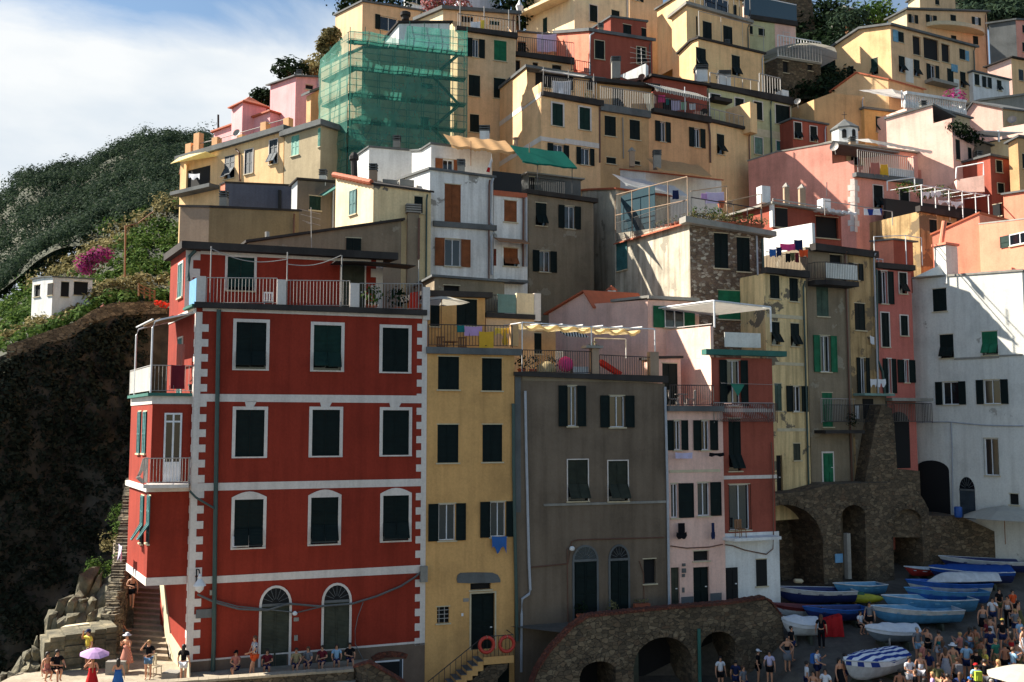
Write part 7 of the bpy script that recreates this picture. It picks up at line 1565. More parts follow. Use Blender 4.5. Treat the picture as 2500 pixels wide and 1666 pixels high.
view('c1'); p = P3(1700, 770, 60.4); mb = MB(); mb.lathe(p + V(0, -.3, -.4), [(.2, 0), (.24, .1), (.24, .6), (.18, .66)], 10); tag(mb.build('barrel', 'b_blue', at=p), 'blue plastic barrel by the white house door', 'barrel')
# ------------------------------------------------------------------ scaffolding
view('a2')
def plan(x, y, D): p = P3(x, y, D); return Vector((p.x, p.y))
K = plan(405, 700, 69.2); sv_ = Vector((sin(radians(-42)), cos(radians(-42))))
rx = ray(128, 700)[0]; tt = (rx * K.y - K.x) / (sv_.x - rx * sv_.y); KL = K + sv_ * tt; KR = plan(1530, 700, 71.8)
SL, SF = Fac(KL, K), Fac(K, KR)
t = thing('scaffolding', 'steel tube scaffolding with decks wrapped in green netting around the grey house', 'scaffolding', (K.x, K.y, 14))
ztl = [SL.hit(128, 615)[1], SL.hit(405, 355)[1]]; zf = [(0, SF.hit(405, 345)[1]), (SF.hit(585, 350)[0], SF.hit(585, 345)[1]), (SF.hit(945, 430)[0], SF.hit(945, 438)[1]), (SF.hit(950, 300)[0], SF.hit(970, 290)[1]), (SF.W, SF.hit(1530, 340)[1])]
zb = SF.hit(700, 1700)[1] - 1; ZTOP = max(z for _, z in zf)
def topL(s): return ztl[0] + (ztl[1] - ztl[0]) * s / SL.W
def topF(s): return interp(s, zf)
nL, nF = 4, 8; polesL = [SL.W * k / (nL - 1) for k in range(nL - 1)]; polesF = [SF.W * k / nF for k in range(nF + 1)]
for Fc, ps, tp in ((SL, polesL, topL), (SF, polesF, topF)):
 for o_ in (0, -.95):
  for s in ps: mb = MB(); mb.tube([Fc.pt(s, zb, o_), Fc.pt(s, tp(s) + .7, o_)], .03, 5); mb.build('pole', 'tealgreen', t)
lv = []; z = zb + 1.2
while z < ZTOP: lv.append(z); z += 2.05
mb = MB()
for Fc, tp in ((SL, topL), (SF, topF)):
 for z in lv:
  for dz in (0, .55, 1.05):
   n = 12
   for k in range(n):
    a, b = Fc.W * k / n, Fc.W * (k + 1) / n
    if z + dz < min(tp(a + .01), tp(b - .01)) + .5: mb.tube([Fc.pt(a, z + dz, .05), Fc.pt(b, z + dz, .05)], .025, 4)
 for k in range(4):
  a = Fc.W * k / 4; z0 = lv[k % 3]; mb.tube([Fc.pt(a, z0, .06), Fc.pt(a + Fc.W / 5, min(z0 + 3.9, tp(a)), .06)], .022, 4)
mb.build('ledgers', 'tealgreen', t)
for z in lv:
 for Fc, tp in ((SL, topL), (SF, topF)):
  n = 6; mb = MB()
  for k in range(n):
   a, b = Fc.W * k / n, Fc.W * (k + 1) / n
   if z < min(tp(a + .01), tp(b - .01)): mb.fbox(Fc, a, b - .04, z - .06, z, -.9, -.1)
  mb.build('deck', 'slatedark', t)
for Fc, tp, nn in ((SL, topL, 14), (SF, topF, 40)):
 mb = MB(); m = 26
 for i in range(nn + 1):
  s = Fc.W * i / nn
  for j in range(m + 1):
   z = zb + (tp(s) + .3 - zb) * j / m; mb.v.append(Fc.pt(s, z, .14 + .07 * nz((s * 1.1, z * .7, 3)) + .05 * sin(z * 3.07)))
 for i in range(nn):
  for j in range(m): a = i * (m + 1) + j; mb.f.append((a, a + m + 1, a + m + 2, a + 1)); mb.m.append(0)
 mb.build('netting', 'scaffold_net', t)
mb = MB()
for k, z in enumerate(lv[:-1]):
 a, b = SF.W - 2.6, SF.W - .5
 if k % 2: a, b = b, a
 mb.tube([SF.pt(a, z, -.5), SF.pt(b, z + 2.05, -.5)], .12, 4)
mb.build('ladder', 'slatedark', t)
# ------------------------------------------------------------------ terraces, awnings, laundry, pots
def sheet(label, pts, drop, mat, cat='laundry', name='laundry', group='washing hung out to dry', n=8, m=5, wav=.05, ragged=.0):
 """cloth hanging from the line pts[0] -> pts[1]"""
 a, b = Vector(pts[0]), Vector(pts[1]); d = (b - a); w = d.length; dn = d.normalized(); out = Vector((dn.y, -dn.x, 0)).normalized(); mb = MB(); ph = RN.uniform(0, 6)
 for i in range(n + 1):
  for j in range(m + 1):
   u, v = i / n, j / m; p = a + d * u + Vector((0, 0, -drop * v * (1 - ragged * abs(sin(u * 5 + ph))) - .04 * w * sin(pi * u) * (1 - v))) + out * (wav * sin(u * 9 + ph) * v + wav * .5 * sin(u * 17 + ph * 2) * v); mb.v.append(p)
 for i in range(n):
  for j in range(m): k = i * (m + 1) + j; mb.f.append((k, k + m + 1, k + m + 2, k + 1)); mb.m.append(0)
 k0 = len(mb.v); mb.v += [p - out * .012 for p in mb.v[:k0]]
 mb.f += [tuple(q + k0 for q in reversed(f)) for f in mb.f[:]]; mb.m = [0] * len(mb.f)
 return tag(mb.build(name, mat, at=a, smooth=True), label, cat, group)
def garment(label, p, d, w, h, mat, group='washing hung out to dry'):
 """a T-shirt hanging by its hem, seen flat on"""
 p = Vector(p); d = Vector((d.x, d.y, 0)); up = Vector((0, 0, 1)); o = Vector((d.y, -d.x, 0)) * .05
 q = [(-.5, 0), (.5, 0), (.5, -.62), (.78, -.55), (.86, -.8), (.5, -1.0), (.16, -1.0), (0, -.93), (-.16, -1.0), (-.5, -1.0), (-.86, -.8), (-.78, -.55), (-.5, -.62)]
 mb = MB(); mb.prism([p + d * a * w + up * b * h + o * (1 + .6 * sin(a * 6)) for a, b in q], -o * .5); return tag(mb.build('garment', mat, at=p), label, 'laundry', group)
def fsheet(F, o, x0, y0, x1, y1, label, mat, drop=None, **k):
 s0, z0 = F.hit(x0, y0); s1, z1 = F.hit(x1, y0); zb_ = F.hit((x0 + x1) / 2, y1)[1]; return sheet(label, (F.pt(s0, z0, o), F.pt(s1, z1, o)), z0 - zb_, mat, **k)
def fgar(F, o, x0, y0, x1, y1, label, mat): s0, z0 = F.hit(x0, y0); s1, _ = F.hit(x1, y0); zb_ = F.hit((x0 + x1) / 2, y1)[1]; return garment(label, F.pt((s0 + s1) / 2, z0, o), F.d, (s1 - s0) / 1.7, z0 - zb_, mat)
def frail(F, root, x0, y0, x1, y1, h, o=.15, mat='iron', sp=.16, r=.014, ret=0):
 s0, z0 = F.hit(x0, y0); s1, z1 = F.hit(x1, y1); q = [F.pt(s0, z0, o), F.pt(s1, z1, o)]
 if ret: q = [F.pt(s0, z0, o - ret)] + q + [F.pt(s1, z1, o - ret)]
 return railing(root, q, 0, h, mat, sp, r)
def canopy(root, F, x0, y0, x1, y1, o0, o1, mat, name='awning', dz0=0, n=14, sag=.06, fringe=0, waves=4, z2=None):
 """cloth roof between plan offsets o0 (front) and o1 (back) along F; y at the front edge"""
 s0, z0 = F.hit(x0, y0); s1, z1 = F.hit(x1, y1); mb = MB(); m = 5
 for i in range(n + 1):
  for j in range(m + 1):
   u, v = i / n, j / m; mb.v.append(F.pt(s0 + (s1 - s0) * u, z0 + (z1 - z0) * u + dz0 * v - sag * (1 - cos(u * 2 * pi * waves)) / 2, o0 + (o1 - o0) * v))
 for i in range(n):
  for j in range(m): k = i * (m + 1) + j; mb.f.append((k, k + m + 1, k + m + 2, k + 1)); mb.m.append(0)
 if fringe:
  i0 = len(mb.v)
  for i in range(n + 1): mb.v.append(mb.v[i * (m + 1)] + Vector((0, 0, -fringe * (1 if i % 2 else .75))))
  for i in range(n): mb.f.append((i * (m + 1), (i + 1) * (m + 1), i0 + i + 1, i0 + i)); mb.m.append(0)
 return mb.build(name, mat, root)
def fposts(root, F, xs, ytop, ybot, o, r=.035, mat='whitemetal', beam=True):
 mb = MB(); q = []
 for k, x in enumerate(xs):
  yt = ytop if not isinstance(ytop, (list, tuple)) else ytop[k]; yb = ybot if not isinstance(ybot, (list, tuple)) else ybot[k]
  s, z1 = F.hit(x, yt); _, z0 = F.hit(x, yb); mb.tube([F.pt(s, z0, o), F.pt(s, z1, o)], r, 6); q.append(F.pt(s, z1, o))
 if beam and len(q) > 1: mb.tube(q, r, 6)
 return mb.build('awning_frame', mat, root)
POTN = [0]
def pot(p, label, s=.28, leaf='leaf_spur', hgt=.5, nleaf=70, group='potted plants on the terraces', mat='terracotta'):
 p = Vector(p); t = thing('potted_plant', label, 'plant', p, group); mb = MB(); mb.lathe(p, [(s * .62, 0), (s * .95, s * 1.3), (s * 1.05, s * 1.35), (s * 1.05, s * 1.6), (s * .85, s * 1.6)], 10); mb.build('pot', mat, t)
 l = MB(); leaves(l, p + Vector((0, 0, s * 1.6 + hgt * .5)), (hgt * .55, hgt * .55, hgt * .6), nleaf, hgt * .2); l.build('foliage', leaf, t); return t
def chair(p, ang, label, mat='framewhite', group='terrace chairs'):
 p = Vector(p); t = thing('chair', label, 'chair', p, group); c, s = cos(ang), sin(ang)
 def w(x, y, z): return p + Vector((x * c - y * s, x * s + y * c, z))
 def bx(mb, x0, x1, y0, y1, z0, z1): mb.hexa([w(x0, y0, z0), w(x1, y0, z0), w(x1, y1, z0), w(x0, y1, z0), w(x0, y0, z1), w(x1, y0, z1), w(x1, y1, z1), w(x0, y1, z1)])
 mb = MB(); bx(mb, -.22, .22, -.22, .22, .42, .46); mb.build('seat', mat, t); mb = MB()
 for k in range(4): bx(mb, -.22 + k * .12, -.15 + k * .12, .2, .24, .46, .86)
 bx(mb, -.22, .22, .2, .25, .86, .93); mb.build('backrest', mat, t)
 for x in (-.19, .19):
  for y in (-.19, .19): mb = MB(); mb.tube([w(x, y, .42), w(x * 1.1, y * 1.1, 0)], .022, 5); mb.build('leg', mat, t)
 return t
def table(p, label, mat='framewhite', r=.4, h=.72):
 p = Vector(p); t = thing('table', label, 'table', p, 'terrace tables'); mb = MB(); mb.lathe(p, [(r, h - .04), (r, h)], 14); mb.build('table_top', mat, t)
 for k in range(4): a = pi / 4 + k * pi / 2; mb = MB(); mb.tube([p + Vector((r * .8 * cos(a), r * .8 * sin(a), 0)), p + Vector((r * .5 * cos(a), r * .5 * sin(a), h - .04))], .02, 5); mb.build('leg', mat, t)
 return t
h = HS['red']; F = h.F; view('b2')
for x, y, s, lb in ((1880, 540, .26, 'leafy pot plant in terracotta behind the red house railing, beside the white post'), (2075, 550, .22, 'trailing pot plant in the right bay of the red house railing')):
 q, z = F.hit(x, y); pot(F.pt(q, h.zA + .02, -.45), lb, s, 'leaf_spur' if s > .25 else 'leaf_dark', .95, 120)
q, z = F.hit(1100, 510); chair(F.pt(q, h.zA + .02, -.8), .3, 'white plastic chair behind the red house roof railing')
q, z = F.hit(2215, 560); mb = MB(); mb.hexa([F.pt(q - .45, h.zA + .1, -.3), F.pt(q - .45, h.zA + .1, -.26), F.pt(q + .15, h.zA + .1, -.26), F.pt(q + .15, h.zA + .1, -.3), F.pt(q - .35, h.zA + 1.1, -.34), F.pt(q - .35, h.zA + 1.1, -.3), F.pt(q + .15, h.zA + 1.2, -.3), F.pt(q + .15, h.zA + 1.2, -.34)]); tag(mb.build('folded_parasol', 'net_orange', at=F.pt(q, h.zA, -.3)), 'folded orange sunshade leaning on the red house railing', 'sunshade')
LF_ = LBu; p = LF_.pt(LF_.W - .6, zt3, -.45)
sheet('red and white striped towel over the bay terrace railing', (FBu.pt(.75, zt3 + 1.28, .14), FBu.pt(1.35, zt3 + 1.28, .14)), 1.1, 'cl_maroon'); sheet('pink beach towel hung under the bay awning', (FBu.pt(.95, zt3 + 2.3, -.5), FBu.pt(1.3, zt3 + 2.3, -.5)), 1.0, 'cl_rose')
pot(FBu.pt(1.75, zt3, -.3), 'dark pot on the bay terrace of the red house', .26, 'leaf_dark', .4, 40, mat='black')
view('b3'); q, z = F.hit(885, 885); sheet('white cloth on the window sill of the red house', (F.pt(q - .4, z + .55, .14), F.pt(q + .35, z + .55, .14)), .5, 'cl_white')
view('c6'); sheet('small clothes on a line below the bay windows', (LB1.pt(1.2, LB1.hit(1000, 1330)[1], .6), LB1.pt(2.2, LB1.hit(1000, 1330)[1], .6)), .8, 'cl_palelilac', ragged=.5)
h = HS['yellow']; F = h.F; view('b4'); zf_ = h.zA
frail(F, h.root, 60, 618, 860, 628, F.hit(400, 405)[1] - F.hit(400, 618)[1], .1, 'iron')
house('yellowroom', 'yellow_house', 'yellow rooftop room with two dark doors behind the terrace parasol', (60, 135, 49.9), (605, 150, 51.2), dp=3, h=5, m='mustard', roof='slatedark', rt=.3, ov=.3, win=[('c', 80, 195, 170, 420), ('c', 332, 160, 528, 415)])
house('creamroom', 'cream_house', 'small cream rooftop terrace block with pale metal panels', (612, 330, 51.5), (1075, 335, 52.6), dp=2.5, h=5, m='straw', roof=None)
hh = HS['creamroom']; fpart(hh.root, hh.F, 'terrace_slab', 'slatedark', [(605, 300, 1075, 345, -.2, .15)])
fpart(hh.root, hh.F, 'metal_panel', 'lightgreen', [(720, 115, 900, 292, -.02, .03)]); fpart(hh.root, hh.F, 'parapet', 'cream', [(905, 105, 1070, 315, -.2, .04)]); fpart(hh.root, hh.F, 'pillar', 'trimwhite', [(1072, 105, 1135, 370, -.4, .06)]); frail(hh.F, hh.root, 612, 295, 720, 295, 1.0, .05)
parasol('parasol', 'open white square parasol with dark pole on the yellow house terrace', F.pt(F.hit(222, 620)[0], zf_ + .02, -.9), F.hit(222, 95)[1] - zf_ - .1, 1.45, 'parasol', 4, drop=.22, group='parasols on the terraces')
fsheet(F, .14, 540, 470, 680, 630, 'mustard yellow towel hanging on the yellow house terrace railing', 'cl_gold'); fsheet(F, .14, 400, 420, 570, 515, 'lilac towel on the yellow house terrace railing', 'cl_lilac'); fsheet(F, .14, 332, 412, 400, 480, 'dark green cloth next to the lilac towel', 'cl_teal'); fsheet(F, -.2, 710, 430, 845, 520, 'checked yellow cloth on the line at the right of the yellow house terrace', 'cl_yellow', ragged=.4); fgar(F, -.1, 770, 450, 830, 600, 'yellow T-shirt hanging at the right of the yellow house terrace', 'cl_gold')
for x, lb in ((230, 'brown wooden chair by the parasol on the yellow house terrace'), (440, 'dark wooden chair in the middle of the yellow house terrace')): chair(F.pt(F.hit(x, 600)[0], zf_ + .02, -1.1), pi, lb, 'wood')
table(F.pt(F.hit(330, 600)[0], zf_ + .02, -1.3), 'wooden table on the yellow house terrace', 'wood')
fpart(h.root, F, 'terrace_pillar', 'ochre', [(850, 405, 925, 610, -.3, .0)])
view('b5'); fsheet(F, .2, 660, 895, 800, 1085, 'blue and white towel hanging from the lower yellow house window', 'cl_blue', ragged=.5)
h = HS['grey']; F = h.F; view('b4'); zf_ = h.zA
frail(F, h.root, 960, 872, 1620, 882, F.hit(1300, 655)[1] - F.hit(1300, 878)[1], .05, 'iron', .13); frail(F, h.root, 1700, 905, 2185, 925, F.hit(1900, 705)[1] - F.hit(1900, 915)[1], .05, 'iron', .13)
fpart(h.root, F, 'pillar', 'tan', [(1625, 625, 1690, 885, -.3, .08), (2180, 665, 2262, 935, -.3, .08)]); fpart(h.root, F, 'pillar_cap', 'concrete', [(1560, 605, 1720, 630, -.45, .2)])
fposts(h.root, F, (962, 1625, 2232), (380, 425, 445), (870, 610, 660), -.05); fposts(h.root, F, (1808, 2120), (500, 510), (650, 700), -2.2, .03)
mb = MB(); s0 = F.hit(950, 400)[0]; zc = F.hit(962, 385)[1]; s1 = F.hit(2110, 440)[0]
for k in range(7): s = s0 + (s1 - s0) * k / 6; mb.tube([F.pt(s, zc, 0), F.pt(s, zc + .15, -2.9)], .03, 5)
mb.tube([F.pt(s0, zc + .02, -1.4), F.pt(s1, zc + .02, -1.4)], .03, 5); mb.build('pergola_beams', 'whitemetal', h.root)
canopy(h.root, F, 960, 395, 2095, 455, -.05, -2.7, 'sail_cream', 'canopy', .15, 60, .22, .16, 7)
house('greyroom', 'grey_house', 'brown grey rooftop room with a dark shutter under the pergola of the grey house', (925, 440, 52.9), (1280, 455, 53.9), dp=3, h=5, m='ochre', roof='slatedark', rt=.15, ov=.1, win=[('c', 935, 482, 1145, 680)])
def ball(label, p, r, mat): mb = MB(); mb.lathe(Vector(p), [(r * .1, 0), (r * .6, r * .2), (r * .92, r * .6), (r, r), (r * .92, r * 1.4), (r * .6, r * 1.8), (r * .1, r * 2)], 14); return tag(mb.build('ball', mat, at=p, smooth=True), label, 'ball')
ball('large pink ball behind the grey house terrace railing', F.pt(F.hit(1405, 800)[0], zf_ + .2, -.45), .42, 'cl_pink'); chair(F.pt(F.hit(1410, 700)[0], zf_ + .5, -1.3), .1, 'white plastic chair raised behind the pink ball')
mb = MB(); s, z = F.hit(1225, 830); mb.lathe(F.pt(s, zf_ + .02, -.5), [(.5, 0), (.52, .2), (.44, .55), (.2, .72), (.05, .74)], 12); tag(mb.build('cushion', 'cl_khaki', at=F.pt(s, zf_, -.5), smooth=True), 'big beige floral cushion behind the grey house railing', 'cushion')
mb = MB(); s, z = F.hit(1540, 860); mb.box(F.pt(s, zf_ + .25, -.5), (.85, .5, .5), .3); tag(mb.build('crate', 'b_white', at=F.pt(s, zf_, -.5)), 'white plastic crate by the middle pillar of the grey house terrace', 'crate')
mb = MB(); a, b = F.hit(1725, 750), F.hit(1925, 885); mb.hexa([F.pt(a[0], a[1] - .1, -.3), F.pt(a[0] + .15, a[1] + .1, -.3), F.pt(b[0] + .1, b[1] + .15, -.3), F.pt(b[0], b[1] - .05, -.3), F.pt(a[0], a[1] - .1, -.75), F.pt(a[0] + .15, a[1] + .1, -.75), F.pt(b[0] + .1, b[1] + .15, -.75), F.pt(b[0], b[1] - .05, -.75)]); tag(mb.build('sun_lounger', 'net_orange', at=F.pt(a[0], zf_, -.4)), 'folded red and white sun lounger behind the right part of the grey house railing', 'lounger')
for x, lb in ((1010, 'leafy plant at the left end of the grey house terrace'), (1290, 'tall dark plant behind the beige cushion'), (1120, 'blue green pot plant left of the beige cushion')): pot(F.pt(F.hit(x, 850)[0], zf_ + .02, -.9), lb, .22, 'leaf_dark', .7, 70)
pot(F.pt(F.hit(1750, 800)[0], zf_ + .9, -1.4), 'yellow green shrub right of the middle pillar', .25, 'leaf_spur', .6, 80)
view('c3')
for x, lb in ((470, 'green shrub at the top of the brick coping by the arched door'), (745, 'small dry shrub between the two arched doors of the grey house')): q, z = F.hit(x, 260); pot(F.pt(q, -10.0, .5), lb, .25, 'leaf_dark' if x < 600 else 'leaf_dry', .6, 80)
s, z = F.hit(1020, 200); mb = MB(); mb.box(F.pt(s, -9.45, .25), (.85, .3, .28), F.d.y); o = thing('planter', 'terracotta window box against the grey house wall', 'planter', F.pt(s, -9.6, .25)); mb.build('box', 'terracotta', o); mb = MB(); leaves(mb, F.pt(s, -9.2, .25), (.4, .2, .15), 60, .09); mb.build('foliage', 'leaf_dry', o)
h = HS['pinklow']; F = h.F; view('b6'); zf_ = F.hit(500, 1232)[1]
frail(F, h.root, 275, 1228, 690, 1228, F.hit(500, 1025)[1] - F.hit(500, 1228)[1], .28, 'iron', .13)
house('pinkroom', 'pink_house', 'pale pink terrace wall with dark shuttered door beside the corner house', (182, 770, 52.6), (398, 765, 53.2), dp=1.5, h=5, m='palepink', roof='slatedark', rt=.14, ov=.12, win=[('c', 225, 815, 370, 1210)])
chair(F.pt(F.hit(360, 1200)[0], zf_, -.35), pi / 2, 'folding chair with white cloth on the pink house terrace', 'ironlight'); table(F.pt(F.hit(440, 1200)[0], zf_, -.4), 'small folding table on the pink house terrace', 'ironlight', .35); chair(F.pt(F.hit(530, 1200)[0], zf_, -.35), -pi / 2, 'second folding chair on the pink house terrace, right of the table', 'ironlight')
view('b7'); fsheet(F, .5, 288, 90, 445, 145, 'white towel on the pole under the upper pink house windows', 'cl_palelilac', wav=.08); fsheet(F, .5, 598, 92, 730, 130, 'black cloth on the pole under the upper pink house windows', 'cl_black', ragged=.3)
fgar(F, .25, 312, 735, 412, 878, 'black T-shirt hanging below the lower pink house windows', 'cl_black'); fgar(F, .25, 628, 732, 668, 882, 'navy shorts hanging below the lower pink house windows', 'cl_navy')
view('b6'); h = HS['tower']; F = h.F; s, z = F.hit(905, 1010); mb = MB(); a, b = F.hit(840, 1008), F.hit(975, 1018); zt_ = F.hit(900, 1130)[1]; mb.prism([F.pt(*a, .35), F.pt(*b, .35), F.pt((a[0] + b[0]) / 2, zt_, .38)], F.pt(0, 0, .02) - F.pt(0, 0, 0)); tag(mb.build('towel', 'cl_green', at=F.pt(*a, .35)), 'green towel hanging in a point in the corner house window', 'laundry', 'washing hung out to dry')
tag((lambda m: (m.tube([F.pt(*F.hit(750, 1005), .4), F.pt(*F.hit(1290, 1022), .4)], .012, 4), m.build('clothes_line', 'ironlight', at=F.pt(0, 0, .4)))[1])(MB()), 'thin clothes line across the corner house front', 'line')
fposts(h.root, F, (727, 1268), (212, 275), (470, 512), -.1, .055); mb = MB(); a, b = F.hit(727, 212), F.hit(1268, 275)
for q in (a, b): mb.tube([F.pt(*q, -.1), F.pt(q[0] - 1.3, q[1] + .0, -4.2)], .055, 6)
mb.build('awning_arm', 'whitemetal', h.root)
mb = MB(); mb.hexa([F.pt(a[0] + .1, a[1] - .1, -.15), F.pt(b[0], b[1] - .1, -.15), F.pt(b[0] - 1.3, b[1] - .1, -4.0), F.pt(a[0] - 1.1, a[1] - .1, -4.0), F.pt(a[0] + .1, a[1] - .05, -.15), F.pt(b[0], b[1] - .05, -.15), F.pt(b[0] - 1.3, b[1] - .05, -4.0), F.pt(a[0] - 1.1, a[1] - .05, -4.0)]); mb.build('awning', 'sail_white', h.root)
view('b7'); q = F.hit(880, 800); chair(F.pt(q[0], F.hit(980, 852)[1], .5), .4, 'folding chair on the ironwork balcony of the corner house', 'wood')
view('b4'); h = HS['pinkup']; t = thing('striped_awning', 'slanting white and grey striped awning above the grey house terrace', 'awning', P3(1440, 500, 56)); mb = MB(); q = [P3(1285, 455, 55.2), P3(1520, 468, 55.8), P3(1600, 530, 54.9), P3(1390, 515, 54.4)]; mb.hexa(q + [x + Vector((0, 0, .04)) for x in q]); mb.build('fabric', 'stripes_awning', t)
chimney(h.root, P3(1815, 170, 60), .5, .6, 'whitestain', 'terracotta', False)
h = HS['stone']; F, LF_ = h.F, h.L; view('a8'); zf_ = h.zA
frail(F, h.root, 1385, 585, 2055, 690, 1.15, .2, 'iron', .9, .02); s = LF_.hit(690, 690)[0]
railing(h.root, [LF_.pt(s, zf_ + .15, .1), LF_.pt(LF_.W, zf_ + .15, .1)], zf_, 1.3, 'iron', .14, .012)
mb = MB(); za, zb3 = LF_.hit(690, 380)[1], LF_.hit(1378, 205)[1]
for k in range(5): u = k / 4; ss = s + (LF_.W - s) * u; mb.tube([LF_.pt(ss, zf_, .1), LF_.pt(ss, za + (zb3 - za) * u, .1)], .035, 5)
mb.tube([LF_.pt(s, za, .1), LF_.pt(LF_.W, zb3, .1)], .035, 5); mb.tube([LF_.pt(s, (za + zf_) / 2 + .3, .1), LF_.pt(LF_.W, (zb3 + zf_) / 2, .1)], .03, 5)
z2 = F.hit(1725, 300)[1]
for x, y in ((1725, 300), (2055, 375)): ss, zz = F.hit(x, y); mb.tube([F.pt(ss, zf_, .2), F.pt(ss, zz, .2)], .035, 5)
mb.tube([F.pt(0, F.hit(1385, 350)[1], .2), F.pt(F.hit(1725, 300)[0], F.hit(1725, 300)[1], .2)], .035, 5); mb.tube([F.pt(F.hit(1725, 450)[0], F.hit(1725, 450)[1], .2), F.pt(F.hit(2055, 375)[0], F.hit(2055, 375)[1], .2)], .03, 5); mb.build('terrace_frame', 'tan', h.root)
gl = MB(); gl.fbox(LF_, s + .05, s + (LF_.W - s) * .5, zf_ + .1, za - .05, -.35, -.32); gl.build('glass_panel', 'paneblue', h.root)
n = 22; mb = MB()
for k in range(n):
 a, b = s + (LF_.W - s) * k / n, s + (LF_.W - s) * (k + .92) / n; q = [LF_.pt(a, zf_ - .05, .3), LF_.pt(b, zf_ - .05, .3), LF_.pt(b, zf_ + .12, -.1), LF_.pt(a, zf_ + .12, -.1)]; mb.hexa(q + [x + Vector((0, 0, .07)) for x in q])
mb.build('edge_tiles', 'terracotta', h.root)
for k in range(8): pot(LF_.pt(s + (LF_.W - s) * (.5 + .06 * k), zf_ + .13, -.25), 'terracotta pot in the row along the stone house terrace edge', .17, ('leaf_dark', 'leaf_dry', 'leaf_spur')[k % 3], .4, 40, 'row of pots on the stone house terrace')
mb = MB()
for k in range(26): u = k / 25; leaves(mb, F.pt(F.W * u, zf_ + .25 + .3 * abs(sin(k * 2.1)) * (1 - .4 * u) + (zf_ * 0), .12), (.28, .3, .3), 40, .12)
o = thing('terrace_hedge', 'tangle of dry and green plants along the stone house terrace edge', 'plant', F.pt(F.W / 2, zf_, 0)); mb.build('foliage', 'leaf_dry', o); mb = MB(); mb.fbox(F, .1, F.W - .1, zf_ + .02, zf_ + .25, -.1, .22); mb.build('trough', 'terracotta', o)
mb = MB()
for k in range(12): leaves(mb, F.pt(F.W * (.1 + .8 * RN.random()), zf_ + .6 + .5 * RN.random(), -.5), (.3, .3, .35), 36, .13)
tag(mb.build('shrub', 'leaf_spur', at=F.pt(1, zf_, -.5)), 'green bushes behind the terrace hedge of the stone house', 'plant')
canopy(h.root, HS['plaster'].F, 690, 318, 1290, 430, 1.4, -.8, 'sail_white', 'sunsail', 1.3, 20, .1, .12, 2)
fsheet(F, -.6, 1270, 310, 1325, 400, 'navy cloth hanging on the stone house terrace frame', 'cl_navy'); fsheet(F, -.6, 1545, 340, 1600, 400, 'purple cloth hanging on the stone house terrace line', 'cl_lilac'); fsheet(F, -.8, 1605, 320, 1780, 440, 'pale lilac sheet hanging on the stone house terrace line', 'cl_palelilac')
for x, m_ in ((1760, 'terracotta'), (1840, 'tan')): q, z = F.hit(x, 470); pot(F.pt(q, z, -.9), 'clay pot on the parapet behind the stone house, the %s one' % ('orange' if m_ == 'terracotta' else 'pale'), .25, 'leaf_dry', .25, 25, mat=m_)
house('whitegable', 'white_house', 'white gable wall with black crack line and orange tiled verge behind the stone house terrace', (965, 160, 71.5), (1690, 240, 73), l=[(600, 125), (352, 238)], sd=-48, h=8, m='whitestain', ms='white', roof='terracotta', rt=.1, ov=.1)
hh = HS['whitegable']; canopy(hh.root, hh.F, 990, 185, 1500, 250, 1.8, -.5, 'sail_straw', 'straw_awning', 1.5, 24, .08, .1, 3); chimney(hh.root, P3(1075, 130, 70.5), .55, 1.0); chimney(hh.root, P3(835, 110, 71), .4, 1.2, 'tan', 'concrete', False)
mb = MB(); pts = [(360, 275), (400, 270), (415, 300), (400, 265), (440, 245), (470, 215), (485, 205)]; mb.tube([hh.L.pt(*hh.L.hit(*p), .03) for p in pts], .035, 4); mb.build('wall_crack', 'black', hh.root)
view('a7'); h = HS['whitetop']; canopy(h.root, h.F, 1190, 200, 1790, 260, 1.8, -.3, 'sail_straw', 'straw_awning', 1.35, 30, .1, .22, 4); fposts(h.root, h.F, (1370, 1915), (170, 190), (400, 330), 1.9, .03, 'wood', False)
h = HS['greytwo']; canopy(h.root, h.F, 1850, 345, 2365, 405, 1.6, -.6, 'sail_green', 'green_awning', 1.7, 12, .05, .12, 2); fposts(h.root, h.F, (2005, 2330), (340, 400), (600, 640), 1.4, .03, 'iron', False); frail(h.F, h.root, 2010, 600, 2330, 640, 1.1, .2, 'iron', .14)
house('greytwoloft', 'grey_house', 'shaded rooftop wall beneath the green awning', (2000, 410, 66), (2500, 470, 67.6), dp=2.5, h=5, m='slate', roof='concrete', rt=.1, win=[('k', 2008, 440, 2062, 600)])
mb = MB(); p = P3(1640, 370, 58.6); mb.tube([p, P3(1648, 225, 58.6)], .02, 5); o = thing('flag', 'furled white and red flag on a pole above the black screen', 'flag', p); mb.build('pole', 'ironlight', o); mb = MB(); q = P3(1648, 240, 58.6); mb.prism([q, q + Vector((.06, 0, -.3)), q + Vector((-.1, 0, -.75)), q + Vector((-.24, 0, -.72))], (0, .06, 0)); mb.build('white_half', 'cl_white', o); mb = MB(); q = q + Vector((-.1, 0, -.75)); mb.prism([q, q + Vector((-.02, 0, -.3)), q + Vector((-.24, 0, -.25)), q + Vector((-.14, 0, .03))], (0, .05, 0)); mb.build('red_half', 'cl_red', o)
for key, x, y, D, w, hh_ in (('whiteback', 740, 165, 68.5, .5, .5), ('peach', 1590, 150, 71, .0, 0),):
 if w: chimney(HS[key].root, P3(x, y, D), w, hh_)
t = HS['yellowtall'].root; chimney(t, P3(1580, 165, 68), .7, 1.2, 'white'); mb = MB(); mb.tube([P3(1880, 200, 69), P3(1880, 78, 69)], .16, 8); mb.tube([P3(1880, 80, 69), P3(1880, 68, 69)], .25, 8); mb.build('flue', 'tan', t)
